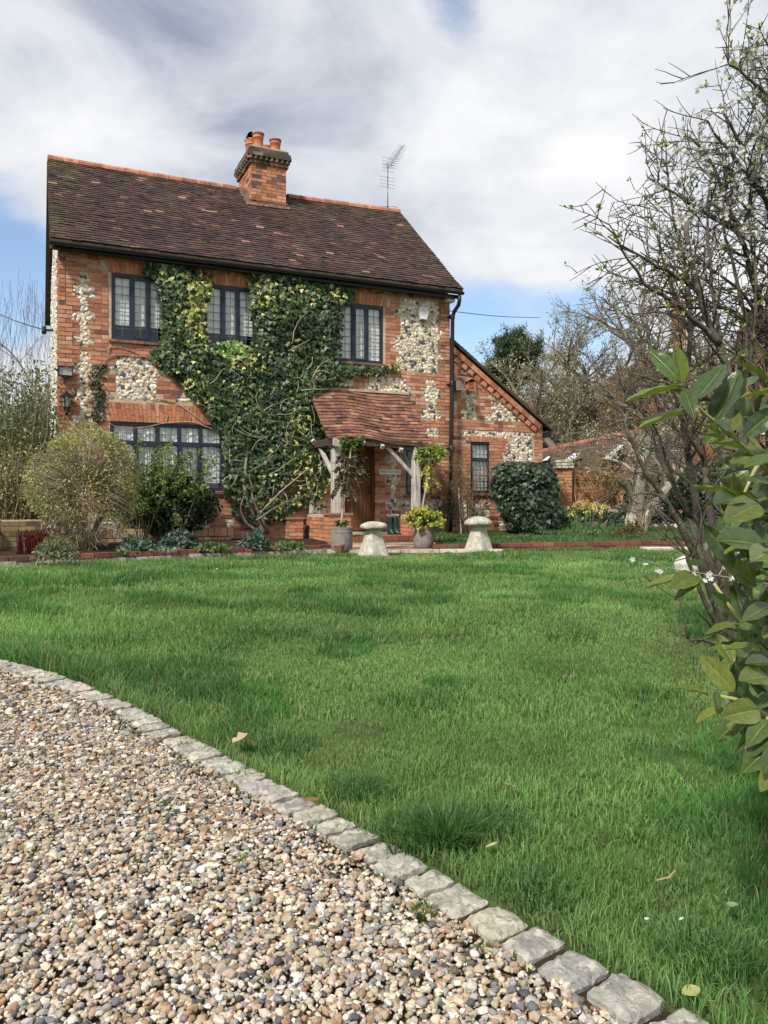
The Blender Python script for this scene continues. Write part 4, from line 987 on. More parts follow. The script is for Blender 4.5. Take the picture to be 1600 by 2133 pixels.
def weeds():
    acc = Acc()
    for (px_, py_, num, ln, rad) in ((505, 1625, 40, 0.035, 0.02), (880, 1912, 60, 0.03, 0.018), (338, 1684, 30, 0.025, 0.015), (495, 1980, 30, 0.02, 0.012), (1010, 1985, 30, 0.02, 0.01), (510, 1800, 30, 0.022, 0.012), (1195, 2060, 50, 0.02, 0.015), (1350, 2110, 70, 0.02, 0.02), (285, 1805, 20, 0.015, 0.01), (70, 1790, 24, 0.02, 0.012), (660, 1690, 40, 0.02, 0.02), (380, 1560, 30, 0.03, 0.015)):
        p = on_z(px_, py_, -0.02); r = rad * np.sqrt(G.random(num)); a = G.uniform(0, 2 * pi, num)
        blades(acc, p[0] + r * np.cos(a), p[1] + r * np.sin(a), np.full(num, -0.02), ln * G.uniform(0.6, 1.3, num), np.full(num, 0.004), A([[0.12, 0.19, 0.05]]) * G.uniform(0.7, 1.3, (num, 1)), 0.9, a)
    # moss and short weeds in the joints of the setts
    idx = G.integers(40, len(CUR) - 30, 900); T = np.gradient(CUR, axis=0); T /= np.linalg.norm(T, axis=1)[:, None]
    off = np.where(G.random(900) < 0.6, G.normal(0.085, 0.012, 900), G.normal(-0.075, 0.012, 900)); n_ = np.stack([T[idx, 1], -T[idx, 0]], -1)
    p = CUR[idx] + n_ * off[:, None]; k = vnoise(p[:, 0], p[:, 1], 4) > 0.45; p = p[k]; m = len(p)
    blades(acc, p[:, 0], p[:, 1], np.full(m, -0.004), G.uniform(0.008, 0.022, m), np.full(m, 0.006), A([[0.10, 0.11, 0.025]]) * G.uniform(0.6, 1.4, (m, 1)), 0.9)
    kind(acc.build('weeds', mGrass), 'stuff')
weeds()
# small litter on lawn and drive: each its own thing
def flat_leaf(name, label, cat, px_, py_, ln, wd, col, z=0.03, group=None, lobes=0):
    p = on_z(px_, py_, z); n = 9; t = np.linspace(0, 1, n); w = wd / 2 * np.sin(pi * t) ** 0.7
    if lobes: w = w * (1 + 0.35 * np.sin(t * pi * 2 * lobes))
    V = []; 
    for i in range(n):
        y = (t[i] - 0.5) * ln; zz = 0.25 * ln * (t[i] - 0.5) ** 2 * 1.6
        V += [(-w[i], y, zz + w[i] * 0.5), (0, y, zz), (w[i], y, zz + w[i] * 0.35)]
    i = np.arange(n - 1)[:, None] * 3; k = np.arange(2)[None, :]; F = np.stack([i + k, i + k + 1, i + k + 4, i + k + 3], -1).reshape(-1, 4)
    o = piece(name, (V, F, col), mLeaf, None, True); o.location = p; o.rotation_euler = (R.uniform(-0.3, 0.5), R.uniform(-0.4, 0.4), R.uniform(0, 6)); tag(o, label, cat, group); return o
flat_leaf('dead_leaf', 'pale brown lobed oak leaf lying in the middle of the near lawn', 'leaf', 1062, 1640, 0.055, 0.036, (0.42, 0.30, 0.19), lobes=3)
flat_leaf('dead_leaf', 'pale brown crumpled leaf in long grass beside the setts', 'leaf', 502, 1540, 0.06, 0.05, (0.52, 0.38, 0.24), 0.05, lobes=2)
flat_leaf('dead_leaf', 'brown curled leaf lying across a joint of the stone setts', 'leaf', 648, 1668, 0.05, 0.024, (0.26, 0.13, 0.06), 0.02)
flat_leaf('fallen_leaf', 'cream coloured fallen leaf near the big grass tussock', 'leaf', 1025, 1763, 0.034, 0.024, (0.62, 0.55, 0.30))
flat_leaf('fallen_leaf', 'pale green leaf standing upright in the lawn at lower right', 'leaf', 1526, 1888, 0.04, 0.022, (0.30, 0.40, 0.22), 0.035)
flat_leaf('fallen_leaf', 'yellow green leaf lying near the lowest setts', 'leaf', 1440, 2068, 0.036, 0.024, (0.40, 0.42, 0.16), 0.02)
for (a_, b_, wh) in ((1347, 1915, 'beside the lowest bare patch'), (1420, 1915, 'next to a grey clover leaf at lower right'), (810, 1636, 'on the lawn above the long grass'), (136, 1373, 'in the tufts by the far left setts'), (452, 1185, 'at the far edge of the lawn below the window')):
    flat_leaf('fallen_petal', 'tiny white petal lying ' + wh, 'petal', a_, b_, 0.012 if b_ > 1500 else 0.03, 0.010 if b_ > 1500 else 0.025, (0.75, 0.74, 0.68), 0.03)
_p = on_z(1393, 1828, 0.03)
tag(piece('dry_stick', tube([_p + A([-0.03, -0.012, 0]), _p, _p + A([0.022, 0.02, 0.006])], [0.002, 0.0026, 0.002], 6, (0.36, 0.26, 0.16)), mTwig), 'short dry twig lying on the lawn at right', 'twig')

# ------------------------------------------------------------------ brick bed edgings, soil, path
def edging(name, label, P, z1, courses, pal, palb, zb=0.0, thick=0.11):
    t = thing(name, label, 'edging', (P[0][0], P[0][1], 0)); base = A([P[0][0], P[0][1], 0])
    for (h0, h1, pl, ln, jit) in courses:
        S = np.concatenate([[0], np.cumsum(np.linalg.norm(np.diff(P, axis=0), axis=1))]); s = R.uniform(0, 0.1)
        while s < S[-1] - 0.1:
            l = ln * R.uniform(0.92, 1.08); f = lambda q: A([np.interp(q, S, P[:, 0]), np.interp(q, S, P[:, 1])])
            a, b = f(s + 0.006), f(s + l - 0.006); d = (b - a) / np.linalg.norm(b - a); n = A([-d[1], d[0]]); o = R.uniform(-jit, jit)
            V = []
            for z in (h0, h1 + R.uniform(-jit, jit) * 0.6):
                for q in (a + n * o, b + n * o, b + n * (thick + o), a + n * (thick + o)): V.append((q[0] - base[0], q[1] - base[1], z))
            V = A(V) + G.uniform(-jit, jit, (8, 3)) * 0.4
            piece('brick' if pl is pal else 'rubble_stone', (V, BOXF, pick_cols(pl, 1)[0]), mBrick if pl is pal else mStoneC, t)
            s += l
    return t
mStoneC = M('edging_rubble', None, 0.95, 0.35, 12, 0.9, 45, 0.1, spots=[((0.60, 0.56, 0.50), 18, 0.5, 0.6, 0.8), ((0.08, 0.05, 0.035), 14, 0.58, 0.68, 0.7)])
RP = [(3, (0.20, 0.078, 0.055)), (2, (0.16, 0.066, 0.048)), (1, (0.25, 0.11, 0.075)), (1, (0.14, 0.085, 0.055))]
RB = [(3, (0.42, 0.36, 0.30)), (2, (0.33, 0.25, 0.18)), (1, (0.52, 0.46, 0.40))]
edging('bed_edging', 'low brick edging with crumbling pale base along the flower bed at left', LE[1:], 0.13, [(-0.03, 0.055, RB, 0.26, 0.012), (0.060, 0.125, RP, 0.225, 0.005)], RP, RB)
REB = [(2, (0.25, 0.095, 0.06)), (1, (0.34, 0.15, 0.10)), (1, (0.28, 0.20, 0.15))]
edging('bed_edging', 'low dark red two-course brick edging of the daffodil bed at right', RE, 0.14, [(-0.02, 0.055, RP, 0.23, 0.008), (0.06, 0.125, RP, 0.225, 0.005)], RP, REB)
def bed(name, P, back, z0, z1):
    n = len(P); V = [(p[0], p[1], z0) for p in P] + [(q[0], q[1], z1) for q in back]; i = np.arange(n - 1)
    return kind(Acc().add(V, np.stack([i, i + 1, i + n + 1, i + n], -1)).build(name, mSoil), 'structure')
LEB = LE + A([-0.05, 0.08])
bed('flower_bed', LEB, [h2w((u, 0.1, 0))[:2] for u in (-5, -2.5, 0.0, 2.6, 5.0)], 0.085, 0.14)
mBedGrass = M('bed_turf', (0.035, 0.065, 0.02), 1.0, 0.5, 4, 1.0, 30, 0.05)
REB2 = RE + A([-0.03, 0.09])
kind(Acc().add([(0.85, 13.06, 0.10), (5.34, 14.42, 0.10), (9.5, 15.7, 0.10), (13, 24, 0.42), (5.6, 21, 0.40), (3.6, 17.9, 0.22), (0.95, 16.8, 0.16)], A([[0, 1, 2, 3, 4, 5, 6]])).build('flower_bed', mBedGrass), 'structure')
path = kind(Acc().add(*box(-1.2, 0.95, 12.95, 14.6, -0.06, 0.026)).build('path', mMortar), 'structure')
for k in range(8):
    for i in range(10):
        x0 = -1.1 + i * 0.215 + (0.1 if k % 2 else 0); y0 = 12.98 + k * 0.108
        if x0 > 0.75 or x0 < -0.85 + 0: continue
        o = piece('brick', box(x0, x0 + 0.205, y0, y0 + 0.1, 0.0, 0.036 + R.uniform(-0.003, 0.003), pick_cols([(2, (0.27, 0.13, 0.10)), (2, (0.33, 0.20, 0.15)), (1, (0.20, 0.11, 0.09))], 1)[0], 0.003), mBrick, path)
PV = [(-0.95, 12.62), (-0.35, 12.66), (0.28, 12.70), (0.92, 12.74), (1.55, 12.80), (2.0, 12.9)]
pe = kind(Acc().add(*box(-1.0, 2.0, 12.72, 12.94, -0.06, 0.0)).build('path', mSoil), 'structure')
for i in range(5):
    a_, b_ = PV[i], PV[i + 1]; V = A([(a_[0] + 0.01, a_[1], 0.0), (b_[0] - 0.01, b_[1], 0.0), (b_[0] - 0.01, b_[1] + 0.23, 0.0), (a_[0] + 0.01, a_[1] + 0.23, 0.0)]); V = np.concatenate([V, V + A([0, 0, 0.05])])
    piece('slab', (V + G.uniform(-0.006, 0.006, (8, 3)), BOXF, pick_cols([(1, (0.52, 0.46, 0.37))], 1)[0]), mStoneC, pe)
_p = on_z(1405, 1143, 0.02)
tag(piece('paving_slab', box(_p[0] - 0.55, _p[0] + 0.55, _p[1] - 0.2, _p[1] + 0.2, -0.03, 0.04, (1, 1, 1), 0.01), M('pale_slab', (0.60, 0.56, 0.48), 0.9, 0.2, 6, 0.4, 40)), 'pale stone slab at the right end of the brick edging', 'slab')

# ------------------------------------------------------------------ plant tools
def leaf_shape(kind_):
    if kind_ == 'ivy':
        P = [(0, 0), (0.42, 0.02), (0.62, 0.34), (0.30, 0.46), (0.0, 1.0), (-0.30, 0.46), (-0.62, 0.34), (-0.42, 0.02)]
        V = A([(x, y, -0.10 * abs(x) - 0.10 * y * y) for x, y in P]); F = A([[0, 1, 2, 3], [0, 3, 4, 5], [0, 5, 6, 7]]); return V, F
    if kind_ == 'oval':
        V = A([(0, 0, 0), (0.28, 0.35, 0.06), (0.22, 0.75, 0.03), (0, 1, -0.08), (-0.22, 0.75, 0.03), (-0.28, 0.35, 0.06)]); return V, A([[0, 1, 2, 3], [0, 3, 4, 5]])
    if kind_ == 'quad':
        return A([(-0.35, 0, 0), (0.35, 0, 0), (0.35, 0.9, -0.05), (-0.35, 0.9, -0.05)]), A([[0, 1, 2, 3]])
    if kind_ == 'strap':
        t = np.linspace(0, 1, 6); V = []
        for q in t: w = 0.05 * (1 - q ** 3) + 0.004; V += [(-w, q - 0.25 * q * q, 0.9 * q - 0.75 * q ** 2.2), (w, q - 0.25 * q * q, 0.9 * q - 0.75 * q ** 2.2)]
        i = np.arange(5)[:, None] * 2; return A(V), (i + A([[0, 1, 3, 2]]))
    if kind_ == 'needle':
        return A([(-0.09, 0, 0), (0.09, 0, 0), (0, 1, 0)]), A([[0, 1, 2]])
    if kind_ == 'petal5':
        V = [(0, 0, 0)]; F = []
        for k in range(5):
            a = 2 * pi * k / 5; b = 0.5; i = len(V)
            V += [(cos(a - b) * 0.7, sin(a - b) * 0.7, 0.15), (cos(a) * 1.0, sin(a) * 1.0, 0.2), (cos(a + b) * 0.7, sin(a + b) * 0.7, 0.15)]; F.append([0, i, i + 1, i + 2])
        return A(V), A(F)
def leaves(acc, P, D, N, size, C, kind_='oval'):
    V0, F0 = leaf_shape(kind_); Mx = frames(np.asarray(D, float), np.asarray(N, float)) * np.asarray(size)[:, None, None]
    mass_add(acc, V0, F0, Mx, np.asarray(P, float), C)
def unit(n, g=G): v = g.normal(size=(n, 3)); return v / np.linalg.norm(v, axis=1)[:, None]
def grow(p, d, L, r, lvl, out, sp, g=R):
    # sp: dict(seg, wander, up, kids, ratio, ang, rr, minr)
    p = A(p, float); d = A(d, float) / np.linalg.norm(d); n = sp.get('seg', 5) if lvl < 3 else 3; pts = [p.copy()]; rad = [r]; ds = [d.copy()]
    for i in range(n):
        d = d + A([g.gauss(0, 1), g.gauss(0, 1), g.gauss(0, 1)]) * sp['wander'] + A([0, 0, sp['up'] if lvl > 0 else sp.get('up0', sp['up'])]); d /= np.linalg.norm(d)
        p = p + d * L / n; pts.append(p.copy()); ds.append(d.copy()); rad.append(r * (1 - (1 - sp.get('taper', 0.45)) * (i + 1) / n))
    out.append((A(pts), A(rad), lvl))
    if lvl >= sp['lv']: return
    k = sp['kids'][lvl] if lvl < len(sp['kids']) else sp['kids'][-1]
    for j in range(k):
        t = sp.get('t0', 0.3) + (1 - sp.get('t0', 0.3)) * (j + g.random()) / k; x = t * n; i = min(int(x), n - 1); q = pts[i] + (pts[i + 1] - pts[i]) * (x - i)
        a = A([g.gauss(0, 1), g.gauss(0, 1), g.gauss(0, 1)]); a -= ds[i] * (a @ ds[i]); a /= np.linalg.norm(a); th = radians(g.gauss(sp['ang'], sp['ang'] * 0.25))
        nd = ds[i] * cos(th) + a * sin(th)
        grow(q, nd, L * sp['ratio'] * g.uniform(0.7, 1.2) * (1.1 - 0.4 * t), max(rad[i] * sp['rr'] * g.uniform(0.8, 1.1), sp['minr']), lvl + 1, out, sp, g)
def branches(acc, out, c0, c1, sides=(7, 6, 5, 4, 3, 3, 3), minlv=0, maxlv=99):
    for pts, rad, l in out:
        if not (minlv <= l <= maxlv): continue
        k = min(1, l / 3); c = A(c0) * (1 - k) + A(c1) * k
        V, F, _ = tube(pts, rad, sides[min(l, 6)], c, cap=(l < 2)); acc.add(V, F, c * R.uniform(0.85, 1.15))
def tips(out, minlv, per=3, spread=0.03):
    P, D = [], []
    for pts, rad, l in out:
        if l < minlv: continue
        for _ in range(per):
            i = R.randrange(1, len(pts)); t = R.random(); P.append(pts[i - 1] + (pts[i] - pts[i - 1]) * t); D.append(pts[i] - pts[i - 1])
    if not P: return np.zeros((0, 3)), np.zeros((0, 3))
    P = A(P); return P + G.normal(0, spread, P.shape), A(D)

# ------------------------------------------------------------------ ivy on the front wall
def ivy():
    root = h2w((4.0, -0.12, 0.12)); t = thing('ivy', 'large dark green ivy with yellow patches climbing the cottage front between the windows', 'climbing plant', root)
    n = 30000; x = G.uniform(300, 835, n); y = G.uniform(540, 1095, n); k = inpoly(x, y, IVY)
    # open up where the old stems show through
    dn = fbm(x, y, 1 / 45.0); k &= ~((y > 985) & (dn < 0.45) & (G.random(n) < 0.55)); k &= ~((dn < 0.26) & (G.random(n) < 0.55))
    k &= ~(inpoly(x, y, [(500, 1010), (560, 1000), (650, 985), (560, 1085), (500, 1080)]) & (G.random(n) < 0.5))
    k &= ~(inpoly(x, y, [(395, 560), (440, 570), (440, 600), (430, 700), (400, 690), (410, 640)]) & (G.random(n) < 0.5))
    x, y = x[k], y[k]; n = len(x)
    edge = np.zeros(n)
    for (dx, dy) in ((16, 0), (-16, 0), (0, 16), (0, -16), (32, 0), (-32, 0), (0, 32), (0, -32)): edge += inpoly(x + dx, y + dy, IVY)
    bulge = (0.05 + 0.26 * (edge / 8) ** 1.2 * (0.35 + 0.9 * fbm(x + 50, y, 1 / 60.0)))
    v = bulge * np.sqrt(G.uniform(0.05, 1, n)); uz = A([fac(a, b, c) for a, b, c in zip(x, y, v)])
    P = h2w(np.stack([uz[:, 0], -v, uz[:, 1]], -1))
    nf = A([ST, -CT, 0.0])
    gx = vnoise(x + 50 + 6, y, 1 / 30.0) - vnoise(x + 50 - 6, y, 1 / 30.0); gy = vnoise(x + 50, y + 6, 1 / 30.0) - vnoise(x + 50, y - 6, 1 / 30.0)
    N = nf[None] + A([CT, ST, 0])[None] * (-gx * 1.8)[:, None] + A([0, 0, 1])[None] * (gy * 1.8 + 0.25)[:, None] + G.normal(0, 0.38, (n, 3))
    D = A([0, 0, -1.0])[None] + A([CT, ST, 0])[None] * G.normal(0, 0.55, (n, 1)) + nf[None] * G.uniform(0.1, 0.6, (n, 1))
    yel = np.zeros(n)
    for (px_, py_, r, s) in ((412, 600, 20, 1.0), (405, 655, 18, 1.0), (428, 690, 16, 1.0), (345, 560, 25, 0.35), (432, 600, 14, 1), (430, 640, 12, 0.9), (545, 605, 30, 0.65), (600, 575, 32, 0.55), (560, 570, 40, 0.4), (510, 745, 18, 0.8), (400, 800, 30, 0.45), (500, 770, 25, 0.2), (640, 590, 50, 0.06), (700, 600, 30, 0.3), (825, 760, 14, 0.7), (625, 880, 14, 0.9), (620, 1020, 40, 0.35), (650, 1000, 40, 0.5), (690, 830, 25, 0.3)):
        yel = np.maximum(yel, s * np.exp(-((x - px_) ** 2 + (y - py_) ** 2) / (2 * r * r)))
    lite = np.clip(fbm(x, y + 90, 1 / 38.0) * 1.6 - 0.62, 0, 0.8)
    c = A([[0.030, 0.058, 0.022]]) * (1 - lite[:, None]) + A([[0.085, 0.135, 0.045]]) * lite[:, None]
    isy = G.random(n) < yel * 0.9
    c[isy] = pick_cols([(2, (0.46, 0.44, 0.10)), (1.5, (0.34, 0.38, 0.10)), (1, (0.55, 0.52, 0.22))], isy.sum())
    gr_ = (G.random(n) < 0.06); c[gr_] = A([0.17, 0.23, 0.07])
    fresh = inpoly(x, y, [(445, 705), (500, 705), (530, 725), (520, 745), (440, 735)]) & (G.random(n) < 0.75); c[fresh] = pick_cols([(1, (0.17, 0.28, 0.07))], fresh.sum())
    c = np.clip(c * G.lognormal(0, 0.25, (n, 1)), 0.008, 0.8)
    acc = Acc(); leaves(acc, P - A(root), D, N, G.uniform(0.055, 0.095, n), c, 'ivy'); kind(acc.build('foliage', mGloss, t), 'stuff')
    # stems
    def stem(px_pts, v0, r0, r1, col=(0.25, 0.21, 0.16)):
        p = []
        for i, (a, b) in enumerate(px_pts):
            vv = v0[i] if isinstance(v0, (list, tuple)) else v0; u, z = fac(a, b, vv); p.append(h2w((u, -vv, z)) - A(root))
        p = resample(A(p), 0.06); p = p + G.normal(0, 0.008, p.shape); p = smooth(p, 2)
        piece('stem', tube(p, np.linspace(r0, r1, len(p)), 6, A(col) * R.uniform(0.8, 1.2)), mBark, t, True)
    stem([(548, 1112), (530, 1080), (515, 1045), (508, 1010), (512, 960), (520, 900), (535, 830)], [0.10, 0.14, 0.2, 0.22, 0.2, 0.15, 0.1], 0.045, 0.02)
    stem([(560, 1110), (548, 1085), (530, 1050), (518, 1000), (500, 960)], [0.12, 0.2, 0.26, 0.25, 0.2], 0.034, 0.015)
    stem([(552, 1110), (535, 1075), (560, 1050), (590, 1020), (620, 995), (648, 970)], [0.12, 0.2, 0.28, 0.30, 0.30, 0.3], 0.03, 0.010)
    stem([(545, 1112), (512, 1090), (500, 1060), (512, 1020), (520, 995)], 0.24, 0.024, 0.012)
    stem([(535, 1085), (565, 1062), (600, 1045), (640, 1030)], 0.30, 0.018, 0.006)
    stem([(545, 860), (533, 830), (535, 815), (550, 810)], 0.36, 0.012, 0.009); stem([(533, 845), (545, 858), (556, 856)], 0.36, 0.010, 0.006); stem([(537, 830), (550, 821)], 0.36, 0.007, 0.004)
    stem([(600, 925), (596, 905), (597, 890), (610, 870), (616, 865)], 0.36, 0.011, 0.005); stem([(600, 905), (620, 912), (655, 925)], 0.36, 0.007, 0.004)
    for _ in range(64):
        a, b = R.uniform(430, 690), R.uniform(760, 1040)
        if not inpoly(a, b, IVY): continue
        an = R.gauss(-0.6, 1.0); l = R.uniform(20, 70); pts = [(a, b)]
        for k in range(4): an += R.gauss(0, 0.45); pts.append((pts[-1][0] + cos(an) * l / 4, pts[-1][1] + sin(an) * l / 4))
        stem(pts, R.uniform(0.26, 0.34), R.uniform(0.004, 0.009), 0.003, (0.46, 0.41, 0.33))
    # bare runners on brick to the left
    for pts in ([(470, 905), (440, 893), (400, 878), (350, 880), (310, 888), (270, 893), (235, 888), (205, 860), (195, 830)], [(430, 885), (400, 860), (360, 835), (330, 830), (300, 838)], [(345, 750), (310, 745), (270, 728), (235, 722), (205, 728), (188, 722)], [(310, 745), (260, 738), (225, 742), (205, 770), (188, 800), (188, 830), (200, 868)], [(230, 722), (222, 745)], [(380, 760), (350, 745), (320, 742)],
                [(455, 880), (425, 862), (410, 835)], [(400, 878), (390, 860), (395, 845)], [(345, 880), (352, 862), (330, 850)], [(415, 752), (380, 755), (340, 752), (300, 735)], [(600, 730), (622, 720), (650, 705)], [(610, 715), (612, 690), (620, 672), (640, 650)], [(650, 790), (665, 760), (690, 745)], [(640, 770), (652, 755), (650, 740)]):
        stem(pts, 0.03 if pts[0][0] < 480 else 0.34, 0.011, 0.004, (0.40, 0.31, 0.23))
    t2 = thing('ivy', 'thin young ivy creeping up the brick between the lantern and the big window', 'climbing plant', h2w((0.5, -0.02, 1.5)))
    n = 420; s = G.random(n); x = np.interp(s, [0, 0.3, 0.6, 1], [212, 198, 208, 200]) + G.normal(0, 8, n); y = 760 + s * 118; k = G.random(n) < 0.8
    uz = A([fac(a, b, 0.03) for a, b in zip(x, y)]); P = h2w(np.stack([uz[:, 0], np.full(n, -0.03), uz[:, 1]], -1)) - A(t2.location)
    acc = Acc(); leaves(acc, P, A([0, 0, -1.0])[None] + G.normal(0, 0.6, (n, 3)), nf[None] + G.normal(0, 0.3, (n, 3)), G.uniform(0.025, 0.05, n), np.clip(A([[0.04, 0.055, 0.025]]) * G.lognormal(0, 0.35, (n, 1)), 0.01, 0.5), 'ivy'); kind(acc.build('foliage', mGloss, t2), 'stuff')
    for xo in (200, 212):
        p = A([h2w((*fac(xo + 6 * sin(q / 25.0), q, 0.015)[:1], -0.015, fac(xo, q, 0.015)[1])) for q in range(760, 960, 20)]) - A(t2.location); piece('stem', tube(p, 0.006, 5, (0.2, 0.15, 0.1)), mBark, t2)
ivy()
# ------------------------------------------------------------------ things fixed to the cottage
def hw(u, v, z): return h2w((u, -v, z))
def place(o, p, rz=TH): o.location = tuple(p); o.rotation_euler = (0, 0, rz)
def aerial():
    t = thing('tv_aerial', 'thin metal television aerial with loop and grid on the roof ridge', 'aerial', h2w((7.80, 3.1, 8.05)), TH)
    piece('mast', tube([(0, 0, -0.1), (0, 0, 1.42)], 0.017, 8), mSteel, t, True)
    a = Acc(); q = A([(0.0, -0.12, 1.30), (0.05, -0.3, 1.45), (0.36, -0.35, 1.85)])
    p0, p1 = A([-0.02, -0.05, 1.22]), A([0.30, -0.25, 1.80])
    piece('boom', bar(p0, p1, 0.02), mSteel, t)
    for i in range(11):
        c = p0 + (p1 - p0) * (0.12 + 0.88 * i / 10); l = 0.17 - 0.006 * i
        for s in (-1, 1):
            piece('director', tube([c + A([-l, 0.04 * s, 0.06 * s - 0.03]), c, c + A([l, 0.04 * s, 0.06 * s + 0.03])], 0.0045, 4), mSteel, t)
    g = Acc()
    for z0 in (1.17, 0.78):
        for k in range(5):
            zz = z0 + 0.085 * k - (0.0 if z0 < 1 else -0.02)
            if z0 < 1 and k > 3: continue
            g.add(*tube([(-0.23 + (0.06 if z0 > 1 else 0), -0.02, zz), (0.18 - (0.02 if z0 > 1 else 0), -0.02, zz)], 0.0045, 4))
    for xx in (-0.2, -0.02, 0.16): g.add(*tube([(xx, -0.022, 0.78), (xx, -0.022, 1.1)], 0.005, 4))
    for xx in (-0.14, 0.0): g.add(*tube([(xx, -0.022, 1.17), (xx, -0.022, 1.53)], 0.005, 4))
    g.build('reflector_grid', mSteel, t)
    for s, z in ((1, 0.30), (-1, 0.27)):
        th = np.linspace(0.25, 2 * pi - 0.25, 22); piece('loop', tube([(0.12 * s + 0.125 * cos(x) , 0.125 * sin(x) * 1.0, z + 0.02 * sin(x)) for x in th], 0.008, 5), mSteel, t, True)
    piece('clamp', box(-0.03, 0.03, -0.03, 0.03, 0.24, 0.30), mSteel, t)
aerial()
mLamp = M('lantern_glass_grey_reflection', (0.30, 0.32, 0.34), 0.15, 0.1, 10, 0, 30, 0.8)  # light grey base colour stands in for the reflection on the panes
def lantern():
    u, z = fac(139, 835, 0.13); t = thing('wall_lantern', 'black hexagonal glass lantern on the brick corner below the floodlight', 'lantern', hw(u, 0.13, z), TH)
    a = Acc(); a.add(*lathe([(0.075, 0.0), (0.085, 0.01), (0.10, 0.135), (0.098, 0.14)], 6, close=False))
    fr = Acc()
    for k in range(6):
        th = 2 * pi * k / 6; fr.add(*bar((0.062 * cos(th), 0.062 * sin(th), -0.11), (0.088 * cos(th), 0.088 * sin(th), 0.075), 0.014))
        th2 = 2 * pi * (k + 1) / 6
        for rr, zz in ((0.062, -0.11), (0.088, 0.075), (0.076, -0.015)): fr.add(*bar((rr * cos(th), rr * sin(th), zz), (rr * cos(th2), rr * sin(th2), zz), 0.010))
    fr.build('frame', mIron, t)
    for k in range(6):
        th, th2 = 2 * pi * k / 6, 2 * pi * (k + 1) / 6
        piece('pane', (A([(0.060 * cos(th), 0.060 * sin(th), -0.108), (0.060 * cos(th2), 0.060 * sin(th2), -0.108), (0.086 * cos(th2), 0.086 * sin(th2), 0.073), (0.086 * cos(th), 0.086 * sin(th), 0.073)]), A([[0, 1, 2, 3]]), (1, 1, 1)), mLamp, t)
    piece('roof', lathe([(0.125, 0.075), (0.12, 0.085), (0.06, 0.125), (0.025, 0.14), (0.02, 0.165), (0.008, 0.19)], 6), mIron, t)
    piece('bulb', lathe([(0.0, -0.08), (0.02, -0.07), (0.022, -0.02), (0.0, 0.01)], 8), mWhite, t, True)
    piece('base', lathe([(0.05, -0.115), (0.062, -0.11), (0.05, -0.14), (0.045, -0.19), (0.02, -0.21), (0.025, -0.235), (0.0, -0.26)], 8), mIron, t, True)
    piece('wall_arm', tube([(0, 0, -0.20), (0, 0.06, -0.23), (0, 0.125, -0.17)], 0.016, 6), mIron, t, True)
lantern()
def flood():
    u, z = fac(137, 773, 0.12); t = thing('floodlight', 'black rectangular floodlight on the left corner of the cottage above the lantern', 'floodlight', hw(u, 0.12, z), TH)
    fr = Acc()
    for b in ((-0.125, 0.125, -0.03, 0.05, 0.072, 0.09), (-0.125, 0.125, -0.03, 0.05, -0.09, -0.072), (-0.125, -0.105, -0.03, 0.05, -0.072, 0.072), (0.105, 0.125, -0.03, 0.05, -0.072, 0.072), (-0.11, 0.11, 0.03, 0.055, -0.08, 0.08)): fr.add(*box(*b))
    fr.build('housing', mIron, t)
    piece('reflector', box(-0.104, 0.104, 0.012, 0.029, -0.071, 0.071), M('reflector', (0.42, 0.44, 0.42), 0.35, 0.1, 10, 0, 30, 0.5), t)
    piece('emitter', box(-0.022, 0.022, 0.005, 0.0115, -0.02, 0.02), M('emitter_yellow', (0.55, 0.55, 0.12), 0.5, 0, 10, 0, 30), t)
    piece('lens', box(-0.104, 0.104, -0.022, -0.018, -0.071, 0.071), mGlass, t)
    piece('sensor', lathe([(0.0, -0.135), (0.026, -0.125), (0.03, -0.10), (0.02, -0.088)], 10), mIron, t, True)
    piece('bracket', tube([(-0.1, 0.05, 0.0), (-0.16, 0.06, 0.03), (-0.17, 0.13, 0.05)], 0.018, 6), mIron, t)
flood()
def alarm():
    u, z = fac(882, 652, 0.07); t = thing('alarm_box', 'white hexagonal alarm box on the flint panel near the roof corner', 'alarm', hw(u, 0.02, z), TH)
    P = [(-0.075, -0.15), (0.075, -0.15), (0.135, 0.03), (0.09, 0.14), (-0.09, 0.14), (-0.135, 0.03)]
    V = [(x, 0.0, y) for x, y in P] + [(x * 0.9, -0.075, y * 0.9) for x, y in P]; k = np.arange(6)
    piece('cover', (A(V), [np.stack([k, (k + 1) % 6, (k + 1) % 6 + 6, k + 6], -1), np.arange(6)[None, :] + 6], (1, 1, 1)), mWhite, t)
    piece('strobe', box(-0.05, 0.05, -0.06, 0.0, -0.185, -0.152), M('red_lens', (0.20, 0.03, 0.03), 0.4, 0.1, 10, 0, 30), t)
    for i, (w, zz) in enumerate(((0.045, 0.075), (0.04, 0.03), (0.045, -0.015), (0.035, -0.06))): piece('print', box(-w, w, -0.0775, -0.076, zz - 0.008, zz + 0.008), mLight, t)
alarm()
def namesign():
    u, z = fac(812.5, 983, 0.03); t = thing('name_sign', 'cream plaque reading POND COTTAGE on the brick beside the door', 'sign', hw(u, 0.016, z), TH)
    piece('plate', box(-0.25, 0.25, -0.014, 0.0, -0.05, 0.05), mPlate, t)
    c = bpy.data.curves.new('lettering', 'FONT'); c.body = 'POND COTTAGE'; c.size = 0.060; c.extrude = 0.0012; c.offset = 0.0; c.align_x = 'CENTER'; c.align_y = 'CENTER'; c.resolution_u = 3
    q = bpy.data.objects.new('lettering', c); COL.objects.link(q); bpy.context.view_layer.update()
    me = bpy.data.meshes.new_from_object(q); bpy.data.objects.remove(q); me.materials.clear(); me.materials.append(mInk)
    o = link('lettering', me, t); o.location = (0, -0.0162, 0); o.rotation_euler = (radians(90), 0, 0); o.scale = (0.96, 1.05, 1)
namesign()
